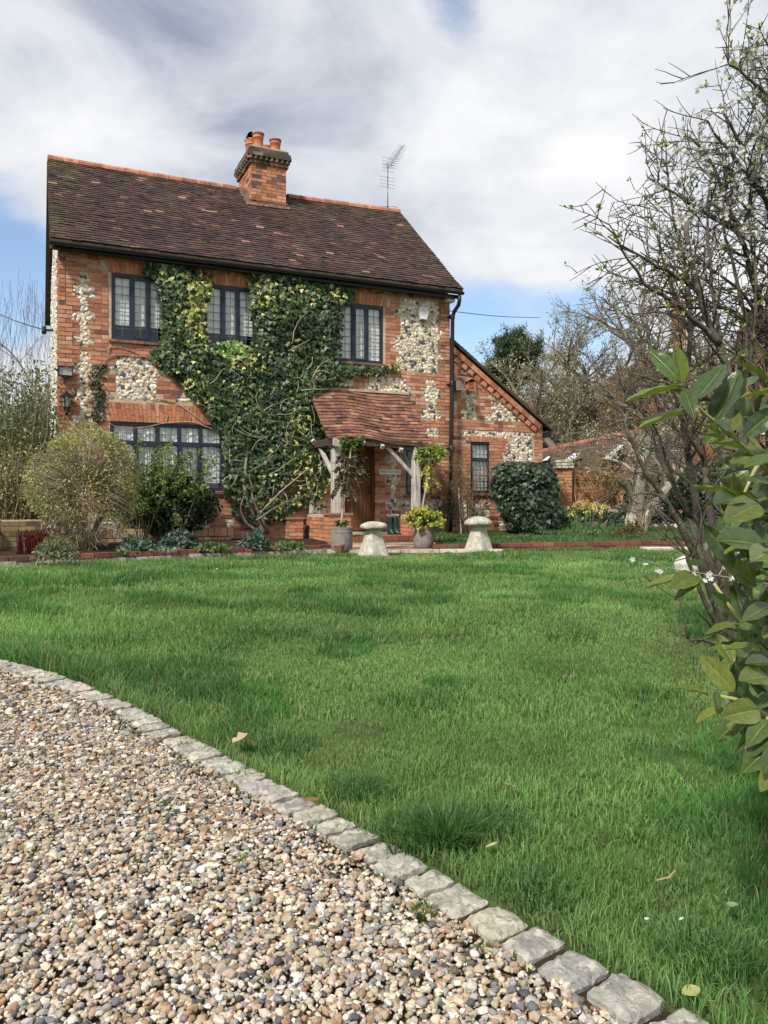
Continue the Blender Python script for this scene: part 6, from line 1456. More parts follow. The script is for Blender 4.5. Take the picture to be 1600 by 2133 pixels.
# right bed
for i, (px_, py_, num, l, lab) in enumerate(((925, 1128, 46, 0.26, 'green strappy leaves at the foot of the pale cane'), (965, 1128, 40, 0.24, 'green strappy leaves left of the second staddle stone'), (1060, 1124, 46, 0.24, 'green strappy leaves right of the second staddle stone'), (1110, 1124, 34, 0.2, 'green strappy leaves below the white flowers'), (1140, 1122, 30, 0.2, 'strappy leaves under the bare stems at the hedge end'))):
    clump('bulb_leaves', lab, 'plant', bedp(px_, py_, 0.11), num * 2, l, STRAP, seed=20 + i, rad=0.22)
def flowers(name, label, p, num, rad, h, pal_leaf, pal_flower, fs, ln, nl, seed, trumpet=False):
    g = np.random.default_rng(seed); t = clump(name, label, 'flowers', p, nl, ln, pal_leaf, rad=rad, seed=seed)
    st = Acc(); f = Acc(); tr = Acc()
    for k in range(num):
        a = g.uniform(0, 2 * pi); r = rad * 1.25 * sqrt(g.random()); b = A([cos(a) * r * 0.5, sin(a) * r * 0.5, 0]); e = A([cos(a) * r, sin(a) * r - 0.03, h * g.uniform(0.72, 1.08)]); st.add(*tube([b, (b + e) / 2, e], 0.004, 3, (0.10, 0.16, 0.05)))
        d = A([g.normal(0, 0.5), -1.0, g.uniform(0.0, 0.6)]); d /= np.linalg.norm(d); c = pick_cols(pal_flower, 1, g)[0]
        leaves(f, e[None], unit(1, g), d[None], A([fs]), c[None], 'petal5')
        if trumpet: tr.add(*tube([e, e + d * fs * 0.5, e + d * fs * 0.9], [fs * 0.2, fs * 0.26, fs * 0.36], 7, (0.60, 0.42, 0.03), cap=False))
    kind(st.build('stems', mTwig, t), 'stuff'); kind(f.build('blossom', mPetal, t), 'stuff')
    if trumpet: kind(tr.build('trumpets', mPetal, t), 'stuff')
    return t
flowers('daffodils', 'clump of yellow daffodils in the right bed before the low hedge', bedp(1222, 1117, 0.13), 24, 0.34, 0.62, [(2, (0.10, 0.18, 0.06)), (1, (0.28, 0.33, 0.10))], [(1, (0.72, 0.64, 0.10)), (1, (0.66, 0.62, 0.22))], 0.055, 0.45, 110, 3, True)
flowers('primroses', 'low clump of pale cream flowers at the lean-to corner', bedp(1100, 1112, 0.14), 70, 0.38, 0.22, [(2, (0.13, 0.19, 0.06)), (1, (0.20, 0.26, 0.09))], [(1, (0.72, 0.72, 0.48)), (1, (0.70, 0.68, 0.56))], 0.035, 0.16, 120, 4)
flowers('white_daffodils', 'a few pale withered blooms beside the white slab at far right', bedp(1385, 1115, 0.13), 8, 0.18, 0.25, [(1, (0.13, 0.19, 0.06))], [(1, (0.66, 0.58, 0.48))], 0.05, 0.2, 14, 5)
mound('low_plant', 'small low plant with reddish leaves at the foot of the forked trunk', 'plant', at(1318, 1110, 15.6) * A([1, 1, 0]) + A([0, 0, 0.18]), 0.2, 0.26, 300, 0.06, [(1, (0.10, 0.06, 0.04)), (1, (0.14, 0.15, 0.05))], 15, stems=8)
mound('low_plant', 'tiny reddish plant in the grass of the right bed', 'plant', at(1290, 1120, 15.2) * A([1, 1, 0]) + A([0, 0, 0.15]), 0.09, 0.14, 60, 0.05, [(1, (0.16, 0.07, 0.045))], 16, stems=5)
# bed grass at right
def bedgrass():
    acc = Acc(); n = 26000; x = G.uniform(1.0, 9.5, n); y = G.uniform(13.2, 19.0, n); k = (y > np.interp(x, RE[:, 0], RE[:, 1]) + 0.14) & (x < 0.53 * y) & (h2w(A([0, 0, 0]))[0] < 99)
    hu = (x - HOX) * CT + (y - HOY) * ST; hv = -(x - HOX) * ST + (y - HOY) * CT; k &= (hv < -0.1) | (hu > 10.6); k &= (fbm(x, y, 0.8) > np.where(x < 3.5, 0.52, 0.25))
    x, y = x[k], y[k]; n = len(x); z = 0.10 + np.clip((y - 14) * 0.06, 0, 0.3)
    blades(acc, x, y, z - 0.02, 0.085 * G.uniform(0.5, 1.3, n), np.full(n, 0.014), A([[0.120, 0.195, 0.075]]) * G.uniform(0.6, 1.4, (n, 1)), 0.9); kind(acc.build('grass', mGrass), 'stuff')
bedgrass()
def hydrangea():
    p = at(1235, 1105, 17.2); p[2] = 0.2; t = thing('hydrangea', 'hydrangea with dried pale brown flower heads above the low hedge', 'shrub', p); st = Acc()
    for (px_, py_) in ((1207, 1050), (1240, 1052), (1262, 1058), (1217, 1058), (1268, 1065), (1280, 1067), (1238, 1065), (1252, 1068), (1246, 1078), (1228, 1060)):
        e = at(px_, py_, 17.2 + R.uniform(-0.25, 0.1)) - p; b = A([R.uniform(-0.1, 0.25), 0, 0]); st.add(*tube([b, (b + e) / 2 + A([0.05, 0, 0.05]), e], [0.010, 0.008, 0.006], 4, (0.34, 0.26, 0.19)))
        a = Acc(); m = 70; d = unit(m); d[:, 2] = np.abs(d[:, 2]) * 0.7; leaves(a, e + d * A([0.085, 0.085, 0.07]), unit(m), d, G.uniform(0.025, 0.04, m), pick_cols([(2, (0.48, 0.37, 0.26)), (2, (0.56, 0.46, 0.34)), (1, (0.36, 0.25, 0.17))], m), 'petal5'); a.build('flower_head', mPetal, t)
    kind(st.build('stems', mTwig, t), 'stuff')
hydrangea()
DARK = [(3, (0.030, 0.052, 0.027)), (2, (0.045, 0.075, 0.036)), (1, (0.075, 0.11, 0.05)), (1, (0.02, 0.035, 0.018))]
def polybush(name, label, cat, poly, d0, thick, num, ls, pal, seed, mat=mGloss, shape='ivy', base=None, stems=0, tilt=0.3):
    g = np.random.default_rng(seed); xs = A([q[0] for q in poly]); ys = A([q[1] for q in poly]); P = []
    b = at((xs.min() + xs.max()) / 2, ys.max(), d0); t = thing(name, label, cat, b)
    x = g.uniform(xs.min(), xs.max(), num * 2); y = g.uniform(ys.min(), ys.max(), num * 2); k = inpoly(x, y, poly); x, y = x[k][:num], y[k][:num]; n = len(x)
    W_ = (xs.max() - xs.min()); e = np.zeros(n); st = W_ * 0.07
    for (dx, dy) in ((1, 0), (-1, 0), (0, 1), (0, -1), (2, 0), (-2, 0), (0, -2), (0.7, 0.7), (-0.7, -0.7), (0.7, -0.7)): e += inpoly(x + dx * st, y + dy * st, poly)
    e = (e / 10) ** 0.7; f = e * (0.75 + 0.5 * fbm(x, y, 1 / (W_ * 0.16)))
    dep = d0 - thick * 0.5 * f * np.clip(g.uniform(0.5, 1.05, n), 0, 1) + (g.random(n) < 0.25) * g.uniform(0, thick, n) * e
    P = at(x, y, dep).T - b
    gx = vnoise(x + st * 0.5, y, 1 / (W_ * 0.16)) - vnoise(x - st * 0.5, y, 1 / (W_ * 0.16)); gy = vnoise(x, y + st * 0.5, 1 / (W_ * 0.16)) - vnoise(x, y - st * 0.5, 1 / (W_ * 0.16))
    xc = (x - xs.mean()) / (W_ / 2); N = np.stack([xc * 0.8 - gx * 2, -np.ones(n), 0.35 + gy * 2 + ((ys.mean() - y) / (ys.max() - ys.min()))], -1) + g.normal(0, 0.42, (n, 3))
    D = A([[0, -0.25, -1.0]]) + g.normal(0, 0.6, (n, 3)); acc = Acc(); leaves(acc, P, D, N, ls * g.uniform(0.65, 1.3, n), pick_cols(pal, n, g, 0.22), shape); kind(acc.build('foliage', mat, t), 'stuff')
    return t
polybush('ivy_bush', 'big dense dark ivy bush overhanging beside the lean-to window', 'shrub', [(1027, 972), (1050, 962), (1110, 962), (1145, 966), (1162, 1000), (1165, 1050), (1163, 1108), (1120, 1112), (1075, 1100), (1050, 1080), (1036, 1050), (1024, 1020)], 16.7, 1.1, 7500, 0.085, DARK, 31)
polybush('low_hedge', 'low dark ivy hedge behind the daffodils in front of the brick wall', 'hedge', [(1158, 1066), (1180, 1056), (1230, 1060), (1270, 1056), (1300, 1050), (1330, 1062), (1390, 1064), (1420, 1072), (1420, 1112), (1300, 1112), (1160, 1112)], 18.2, 0.8, 6500, 0.075, DARK, 32)
rose('bare_shrub', 'leafless twiggy shrub with grey upright stems at the end of the ivy bush', A([5.35, 15.9, 0.18]), 1.35, 0.55, 24, [(1, (0.2, 0.17, 0.1))], 60, 11, 0.03, stemc=(0.24, 0.19, 0.15))
# ------------------------------------------------------------------ neighbouring buildings at right
OB = [(3, (0.50, 0.23, 0.11)), (2, (0.44, 0.19, 0.09)), (1, (0.38, 0.24, 0.14)), (1, (0.32, 0.15, 0.09))]
p0 = at(1188, 1000, 19.6); 
gw = gwall('garden_wall', 'orange brick garden wall with bare creepers behind the low hedge', (4.72, 19.6), (6.05, 19.95), 0.30, 1.62, 0.25, OB)
pier = thing('brick_pier', 'brick pier with stepped tile cap at the left end of the garden wall', 'pier', (4.36, 19.35, 0.3))
piece('core', box(0.012, 0.36, 0.012, 0.36, -0.1, 1.40), mMortar, pier)
for r in range(18):
    z = r * CH
    for b in ([(0, 0.235), (0.235, 0.372)] if r % 2 else [(0, 0.125), (0.125, 0.372)]):
        piece('brick', box(b[0] + 0.005, b[1] - 0.005, -R.uniform(0, 0.005), 0.1, z + 0.005, z + CH - 0.006, pick_cols(OB, 1)[0], 0.003), mBrick, pier)
    piece('brick', box(-R.uniform(0, 0.005), 0.1, 0.105, 0.36, z + 0.005, z + CH - 0.006, pick_cols(OB, 1)[0], 0.003), mBrick, pier)
for k in range(3):
    for i in range(3): piece('cap_tile', box(-0.02 + i * 0.142, 0.115 + i * 0.142, -0.07 + k * 0.06, 0.4 - k * 0.06, 1.395 + k * 0.075, 1.455 + k * 0.075, pick_cols([(1, (0.46, 0.42, 0.34)), (1, (0.34, 0.27, 0.2))], 1)[0], 0.006), mStoneC, pier)
V = A([(-0.02, 0.0, 1.40), (0.0, 0.37, 1.40), (0.0, 0.37, 1.75), (-0.02, 0.19, 1.82)]); 
lan = thing('wall_lantern', 'black lantern on the garden wall beside the forked trunk', 'lantern', (6.02, 19.78, 1.28))
piece('cage', lathe([(0.07, -0.16), (0.075, -0.14), (0.10, 0.04)], 6, close=False), mIron, lan); piece('roof', lathe([(0.14, 0.04), (0.13, 0.06), (0.05, 0.13), (0.02, 0.18), (0.0, 0.2)], 8), mIron, lan); piece('arm', bar((0, 0.0, 0.10), (0.0, 0.2, 0.06), 0.03), mIron, lan)
st = Acc(); cre = thing('creeper', 'leafless tangled creeper trained along the orange garden wall', 'climbing plant', (5.4, 19.5, 0.3)); rg = random.Random(3); out = []
for k in range(9): grow((rg.uniform(-0.6, 0.6), 0, 0), (rg.gauss(0, 0.7), -0.03, 1), rg.uniform(1.3, 2.2), 0.016, 0, out, dict(seg=7, wander=0.2, up=0.03, kids=[6, 3], ratio=0.45, ang=55, rr=0.55, minr=0.004, lv=2), rg)
for pts, rad, l in out: pts[:, 1] = np.clip(pts[:, 1], -0.25, 0.0)
branches(st, out, (0.30, 0.22, 0.15), (0.32, 0.24, 0.15)); kind(st.build('stems', mTwig, cre), 'stuff')
P, D = tips(out, 1, 6, 0.05); n = len(P); acc = Acc(); leaves(acc, P, unit(n), unit(n), G.uniform(0.04, 0.08, n), pick_cols([(1, (0.22, 0.20, 0.06)), (1, (0.14, 0.15, 0.05)), (1, (0.28, 0.2, 0.1))], n), 'oval'); kind(acc.build('foliage', mLeaf, cre), 'stuff')
def quad_roof(host_name, host, C, rows, cols, pal, mat, th=0.10, proud=0.03):
    C = A(C, float); P = lambda s, t: (C[0] * (1 - s) + C[1] * s) * (1 - t) + (C[3] * (1 - s) + C[2] * s) * t
    nr = np.cross(C[1] - C[0], C[3] - C[0]); nr /= np.linalg.norm(nr)
    if nr[2] < 0: nr = -nr
    a = Acc(); V = np.concatenate([C - nr * (th + 0.05), C - nr * 0.06]); a.add(V, BOXF); r_ = a.build(host_name, mDarkWood, host); tl = Acc(); n = 0
    for r in range(rows):
        for c in range(-1, cols):
            s0 = (c + (0.5 if r % 2 else 0)) / cols; s1 = s0 + 1 / cols; s0, s1 = max(s0, 0), min(s1, 1)
            if s1 - s0 < 0.2 / cols: continue
            t0, t1 = r / rows, min((r + 1.4) / rows, 1.0); l = proud + R.gauss(0, 0.006)
            q = [P(s0, t0), P(s1, t0), P(s1, t1), P(s0, t1)]; V = [q[0] + nr * (l - 0.02), q[1] + nr * (l - 0.02), q[2], q[3], q[0] + nr * l, q[1] + nr * l, q[2] + nr * 0.012, q[3] + nr * 0.012]
            tl.add(A(V) + nr * 0.03, BOXF, pick_cols(pal, 1)[0])
    kind(tl.build('tiling', mat, r_), 'stuff'); return r_, P, nr
RT = [(3, (0.115, 0.075, 0.062)), (2, (0.090, 0.060, 0.052)), (2, (0.14, 0.088, 0.070)), (0.6, (0.18, 0.105, 0.08)), (1, (0.07, 0.05, 0.045))]
oh = thing('outbuilding', 'low brick outbuilding with long tiled roof and white rooflights behind the garden wall', 'building', (8.5, 25.5, 0))
def rel(p): return A(p) - A([8.5, 25.5, 0])
e0, e1 = rel(at(1105, 1010, 24.0)), rel(at(1460, 1015, 25.5)); r1, r0 = rel(at(1430, 884, 29.5)), rel(at(1125, 944, 28.2)); rm = rel(at(1285, 908, 29.0)); em = rel(at(1285, 1012, 24.8))
for (c0, c1, c2, c3, ncol) in ((e0, em, rm, r0, 16), (em, e1, r1, rm, 16)):
    rr_, Pf, nr = quad_roof('roof', oh, [c0, c1, c2, c3], 24, ncol, RT, mRoofFar)
    for k in range(8): q = c3 + (c2 - c3) * k / 8; q2 = c3 + (c2 - c3) * (k + 0.97) / 8; piece('ridge_tile', tube([q, q2], 0.14, 7, pick_cols([(1, (0.30, 0.14, 0.09)), (1, (0.24, 0.11, 0.08))], 1)[0]), mRoofFar, rr_, True)
for i, (q, lab) in enumerate((([(1172, 962), (1192, 962), (1212, 944), (1194, 944)], 0), ([(1256, 957), (1272, 957), (1302, 926), (1292, 926)], 0), ([(1335, 938), (1352, 938), (1378, 916), (1352, 918)], 0), ([(1127, 962), (1140, 960), (1149, 950), (1140, 952)], 0))):
    c0 = e0; C = [A(c0), A(em), A(rm), A(r0)] if q[0][0] < 1290 else [A(em), A(e1), A(r1), A(rm)]
    o = A([8.5, 25.5, 0]); n_ = np.cross(C[1] - C[0], C[3] - C[0]); n_ /= np.linalg.norm(n_); n_ = n_ if n_[2] > 0 else -n_
    pts = []
    for (a, b) in q:
        ray = at(a, b, 1.0) - A([0, 0, EYE]); cam0 = A([0, 0, EYE]) - o; n2 = np.cross(C[2] - C[0], C[3] - C[0]); n2 /= np.linalg.norm(n2); n2 = n2 if n2[2] > 0 else -n2; n3 = np.cross(C[1] - C[0], C[2] - C[0]); n3 /= np.linalg.norm(n3); n3 = n3 if n3[2] > 0 else -n3
        tt = min(((C[0] + q_ * 0.13 - cam0) @ q_) / (ray @ q_) for q_ in (n2, n3)); pts.append(cam0 + ray * tt)
    pts = A(pts); V = np.concatenate([pts - n_ * 0.25, pts]); fr_ = piece('rooflight', (V, BOXF, (1, 1, 1)), mIron, oh)
    c = pts.mean(0); inner = c + (pts - c) * 0.86; V = np.concatenate([inner + n_ * 0.002, inner + n_ * 0.02]); piece('pane', (V, BOXF, (1, 1, 1)), M('rooflight_glass', (0.60, 0.64, 0.68), 0.12, 0.05, 4, 0, 10, 1.0), fr_)
w0 = rel((4.9, 24.9, 0)); 
piece('wall', box(rel((4.8, 0, 0))[0], rel((11.0, 0, 0))[0], -0.6, 3.2, 0.0, 1.45, (0.46, 0.20, 0.10)), M('far_brick', (0.42, 0.18, 0.09), 0.9, 0.35, 6, 0.4, 20), oh)
# taller neighbouring house
nh = thing('neighbour_house', 'tall red brick house with tiled roof half hidden behind the blossom tree', 'house', (15.5, 34, 0))
def rl(p): return A(p) - A([15.5, 34, 0])
mFB = M('far_brick_wall', (0.33, 0.135, 0.075), 0.9, 0.35, 5, 0.4, 20)
z_ = lambda py_, d: EYE - (py_ - HYP) / FPX * d
wl = piece('wall', box(rl(((1325 - 800) / 1602 * 34, 0, 0))[0], 12, 0, 6, 0, z_(755, 34)), mFB, nh)
quad_roof('roof', nh, [rl(at(1515, 768, 33.5)), rl(at(1960, 770, 33.5)), rl(at(1960, 600, 37.5)), rl(at(1550, 650, 37.5))], 22, 40, [(2, (0.085, 0.042, 0.035)), (2, (0.065, 0.035, 0.03)), (1, (0.11, 0.05, 0.04))], mRoofFar)
chm = piece('chimney', box(*[v for v in (rl(at(1408, 700, 36.5))[0], rl(at(1426, 700, 36.5))[0], 2.3, 3.1, z_(720, 36.5), z_(628, 36.5))]), mFB, nh)
piece('chimney_pot', lathe([(0.13, 0), (0.12, 0.35), (0.15, 0.4), (0.12, 0.42)], 10, cx=rl(at(1415, 700, 36.5))[0], cy=2.7, cz=z_(628, 36.5)), mTerra, chm, True)
for (x0, y0, x1, y1) in ((1572, 835, 1600, 905), (1600, 835, 1640, 905)):
    a_, b_ = at(x0, y1, 33.97), at(x1, y0, 33.97); a_, b_ = rl(a_), rl(b_); f = Acc()
    for bb in ((a_[0], b_[0], -0.07, 0.02, a_[2], a_[2] + 0.09), (a_[0], b_[0], -0.07, 0.02, b_[2] - 0.09, b_[2]), (a_[0], a_[0] + 0.09, -0.07, 0.02, a_[2] + 0.09, b_[2] - 0.09), (b_[0] - 0.09, b_[0], -0.07, 0.02, a_[2] + 0.09, b_[2] - 0.09)): f.add(*box(*bb))
    wn = f.build('window', mWhite, nh); piece('pane', box(a_[0] + 0.09, b_[0] - 0.09, -0.03, -0.02, a_[2] + 0.09, b_[2] - 0.09), mGlass, wn)

# ------------------------------------------------------------------ background trees
BK1 = (0.20, 0.165, 0.13); BK2 = (0.17, 0.14, 0.11)
def tree(name, label, p, h, r, sp, seed, barkc=BK1, twigc=BK2, budpal=None, nbud=0, bs=0.08, lean=(0, 0), group=None, fork=None, minbud=3, rootz=0.0, budkind='oval', per=2):
    g = random.Random(seed); t = thing(name, label, 'tree', p, 0, group); out = []
    if fork:
        for (d, L_, rr) in fork: grow((0, 0, -0.1), d, L_, rr, 0, out, sp, g)
    else: grow((0, 0, -0.2), (lean[0], lean[1], 1), h, r, 0, out, sp, g)
    tk = Acc(); branches(tk, out, barkc, twigc, maxlv=0); tk.build('trunk', mBark, t, True)
    cr = Acc(); branches(cr, out, barkc, twigc, minlv=1); kind(cr.build('crown', mTwig, t, False), 'stuff')
    if nbud:
        P, D = tips(out, minbud, per, 0.05); 
        k = G.permutation(len(P))[:nbud]; P, D = P[k], D[k]; n = len(P)
        acc = Acc(); leaves(acc, P, D / (np.linalg.norm(D, axis=1)[:, None] + 1e-6) + unit(n) * 0.7, unit(n) + A([0, -0.3, 0.4]), bs * G.uniform(0.6, 1.4, n), pick_cols(budpal, n), budkind); kind(acc.build('buds', mLeaf, t), 'stuff')
    return t
SPR = dict(seg=6, wander=0.16, up=0.05, up0=0.0, kids=[11, 7, 6, 5], ratio=0.56, ang=48, rr=0.55, minr=0.007, lv=4, t0=0.28)
OLV = [(2, (0.36, 0.35, 0.23)), (2, (0.28, 0.27, 0.17)), (1, (0.46, 0.44, 0.32))]
GRP = 'bare trees beyond the cottage at right'
def gp(px_, d): return A([(px_ - CXP) / FPX * d, d, 0.0])
tree('bare_tree', 'budding bare tree with wide crown just right of the lean-to roof', gp(1225, 31), 6.2, 0.24, dict(SPR, minr=0.009), 12, budpal=OLV, nbud=6500, bs=0.085, group=GRP)
tree('bare_tree', 'tall budding tree behind the outbuilding roof, in front of the pine', gp(1300, 33), 7.6, 0.28, dict(SPR, minr=0.009), 13, budpal=OLV, nbud=6500, bs=0.085, group=GRP)
tree('bare_tree', 'brownish twiggy tree left of the bare crowns beside the pine', gp(1105, 36), 4.6, 0.22, dict(SPR, ang=38, minr=0.010), 14, (0.22, 0.16, 0.13), (0.23, 0.16, 0.14), [(1, (0.24, 0.16, 0.12)), (1, (0.28, 0.22, 0.14))], 3600, 0.08, group=GRP)
tree('bare_tree', 'bare tree with dark limbs above the neighbouring roofs', gp(1400, 30), 7.4, 0.28, dict(SPR, minr=0.009), 15, budpal=OLV, nbud=4800, bs=0.08, group=GRP)
tree('bare_tree', 'far twiggy tree low behind the lean-to roof edge', gp(1165, 40), 5.4, 0.2, dict(SPR, ang=40, minr=0.012), 16, budpal=[(1, (0.24, 0.23, 0.11)), (1, (0.18, 0.19, 0.09))], nbud=4500, bs=0.11, group=GRP)
tree('bare_tree', 'bare tree at the right picture edge behind the blossom tree', gp(1560, 28), 5.6, 0.22, dict(SPR, minr=0.009), 17, budpal=OLV, nbud=2500, bs=0.10, group=GRP)
def pine(label, p, h, crown_c, seed, n=300, rx=2.0, rz=2.2, ls=0.30):
    g = np.random.default_rng(seed); t = thing('pine_tree', label, 'tree', p); piece('trunk', tube([(0, 0, -0.2), (0.1, 0, h * 0.5), (0, 0, h)], [0.28, 0.2, 0.06], 8, (0.22, 0.12, 0.08)), mBark, t, True)
    acc = Acc(); br = Acc()
    for k in range(n):
        d = unit(1, g)[0]; r = g.uniform(0.35, 1.0) ** 0.6; c = A(crown_c) + d * A([rx, rx * 0.8, rz]) * r * (0.45 + 1.0 * vnoise(d[0] * 1.6 + seed, d[2] * 1.6 + d[1], 1.5)); b = A([0, 0, c[2] - 0.5 - abs(c[0]) * 0.3])
        if k % 4 == 0: br.add(*tube([b, (b + c) / 2 + A([0, 0, -0.1]), c], [0.05, 0.03, 0.012], 4, (0.16, 0.10, 0.07)))
        m = 46; q = unit(m, g); q[:, 2] = np.abs(q[:, 2]) * 0.9 - 0.15; base = c + g.normal(0, 0.13, (m, 3)); leaves(acc, base, q + A([0, 0, 0.4]), unit(m, g), ls * 0.8 * g.uniform(0.6, 1.2, m), pick_cols([(3, (0.045, 0.075, 0.036)), (2, (0.06, 0.095, 0.045)), (1, (0.028, 0.045, 0.025))], m, g), 'needle')
    kind(br.build('limbs', mBark, t), 'stuff'); kind(acc.build('crown', mLeaf, t), 'stuff')
pine('dark pine with clumped needles rising behind the lean-to roof', gp(1075, 40), 9.3, (0.0, 0, 8.4), 4, n=420, rx=1.35, rz=1.5)
pine('lower dark pine sloping down to the lean-to roof ridge', gp(1032, 41), 8.0, (0.0, 0, 7.2), 5, n=260, rx=1.1, rz=1.25)
pine('dark evergreen low behind the bare trunks above the outbuilding ridge', gp(1190, 44), 6.0, (0, 0, 4.2), 6, n=300, rx=2.2, rz=2.6, ls=0.4)
pine('second dark evergreen behind the bare trunks, nearer the forked tree', gp(1275, 45), 6.0, (0, 0, 4.0), 7, n=300, rx=2.2, rz=2.4, ls=0.4)
# forked tree in the right bed
FK = [((-0.16, 0.05, 1.0), 2.5, 0.17), ((0.60, 0.0, 0.92), 2.3, 0.15)]
ft = tree('forked_tree', 'grey barked forked tree with crooked limbs growing in the right bed', A([5.68, 17.5, 0.25]), 0, 0, dict(seg=7, wander=0.13, up=0.03, up0=0.01, kids=[7, 5, 4, 3], ratio=0.60, ang=50, rr=0.55, minr=0.005, lv=4, t0=0.42, taper=0.22), 23, (0.40, 0.37, 0.31), (0.20, 0.165, 0.13), OLV, 3000, 0.055, fork=FK, minbud=3)
piece('root_flare', lathe([(0.25, -0.1), (0.21, 0.06), (0.19, 0.2), (0.15, 0.34)], 12, c=(0.38, 0.35, 0.29)), mBark, ft, True)
# left side: birch, tall shrubs, cane thicket
tree('birch_tree', 'weeping bare birch rising beyond the left gable against the sky', gp(48, 34), 11.0, 0.17, dict(seg=8, wander=0.10, up=-0.02, up0=0.05, kids=[9, 7, 6], ratio=0.42, ang=42, rr=0.45, minr=0.007, lv=3, t0=0.35), 31, (0.30, 0.27, 0.25), (0.24, 0.20, 0.21))
def weep():
    t = [o for o in bpy.data.objects if o.name == 'birch_tree'][0]; acc = Acc(); g = random.Random(5)
    for k in range(420):
        x, y = g.uniform(-1.9, 1.5), g.uniform(-1.2, 1.2); z = g.uniform(5.5, 11.2) - abs(x) * 0.9; q = [A([x, y, z])]
        for s in range(5): q.append(q[-1] + A([g.gauss(0, 0.05) + 0.02 * x, g.gauss(0, 0.05), -0.26]))
        acc.add(*tube(q, [0.008, 0.007, 0.006, 0.006, 0.005, 0.004], 3, (0.27, 0.23, 0.26)))
    kind(acc.build('weeping_twigs', mTwig, t), 'stuff')
weep()
tree('bare_tree', 'bare rounded tree low behind the left gable below the birch', gp(25, 30), 4.8, 0.18, dict(SPR, minr=0.009), 33, budpal=[(1, (0.36, 0.33, 0.20)), (1, (0.28, 0.24, 0.15))], nbud=3000, bs=0.10)
GS = [(3, (0.115, 0.15, 0.075)), (2, (0.17, 0.20, 0.11)), (1, (0.22, 0.24, 0.14)), (1, (0.08, 0.105, 0.055))]
def tallshrub(label, p, rx, ry, h, num, ls, pal, seed, stems):
    g = np.random.default_rng(seed); t = thing('tall_shrub', label, 'shrub', p); st = Acc(); acc = Acc()
    for k in range(stems):
        x, y = g.normal(0, rx * 0.5), g.normal(0, ry * 0.5); q = [A([x * 0.6, y * 0.6, -0.05])]; hh = h * g.uniform(0.65, 1.05)
        for s in range(6): q.append(q[-1] + A([x * 0.12 + g.normal(0, 0.05), y * 0.1 + g.normal(0, 0.05), hh / 6]))
        st.add(*tube(q, np.linspace(0.016, 0.004, 7), 4, A((0.22, 0.17, 0.11)) * g.uniform(0.5, 1.4)))
        q = A(q); m = int(num / stems); i = g.integers(1, 7, m); P = q[i] + g.normal(0, 0.13, (m, 3)); k2 = (P[:, 2] > 0.35 * h * g.uniform(0.3, 1.2, m)); P = P[k2]; m = len(P)
        leaves(acc, P, unit(m, g) + A([0, 0, 0.3]), unit(m, g) + A([0, -0.3, 0.6]), ls * g.uniform(0.6, 1.3, m), pick_cols(pal, m, g, 0.2), 'oval')
    kind(st.build('stems', mTwig, t), 'stuff'); kind(acc.build('foliage', mLeaf, t), 'stuff')
tallshrub('tall grey green shrub at the left edge beside the gable', at(45, 1045, 13.6) * A([1, 1, 0]), 0.62, 0.5, 3.1, 9500, 0.055, GS, 3, 85)
tallshrub('tall grey green shrub outside the left gable, half behind the round shrub', at(92, 1045, 15.2) * A([1, 1, 0]), 0.4, 0.5, 2.7, 4500, 0.055, GS, 4, 45)
tallshrub('thicket of upright canes with yellowish leaves behind the low wall at left', at(20, 1045, 12.6) * A([1, 1, 0]) + A([0, 0, 0.1]), 0.62, 0.3, 1.7, 3000, 0.05, [(2, (0.26, 0.25, 0.09)), (1, (0.36, 0.33, 0.12)), (1, (0.12, 0.13, 0.06))], 6, 120)
tallshrub('olive shrub further back left of the gable', at(75, 1045, 20) * A([1, 1, 0]), 0.9, 0.7, 4.2, 6000, 0.09, [(2, (0.20, 0.19, 0.09)), (1, (0.27, 0.25, 0.13))], 7, 50)
# far woods closing the horizon
def woods():
    acc = Acc(); g = np.random.default_rng(9); n = 22000; x = g.uniform(-120, 160, n); y = g.uniform(70, 110, n); top = 5.0 + 4.5 * fbm(x, y * 0, 0.12) ; z = g.uniform(0, 1, n) ** 0.8 * top
    leaves(acc, np.stack([x, y, z], -1), unit(n, g), unit(n, g) + A([0, -0.6, 0.3]), g.uniform(0.9, 1.7, n), pick_cols([(2, (0.075, 0.085, 0.045)), (2, (0.12, 0.105, 0.07)), (1, (0.05, 0.065, 0.035))], n, g), 'quad'); kind(acc.build('far_woods', mLeaf), 'stuff')
woods()
polybush('dark_shrub', 'dark evergreen shrub behind the forked tree at the end of the garden wall', 'shrub', [(1300, 1000), (1340, 985), (1400, 990), (1460, 960), (1520, 950), (1600, 930), (1680, 940), (1680, 1120), (1300, 1115)], 19.5, 1.6, 6500, 0.11, DARK + [(2, (0.10, 0.10, 0.05))], 41)

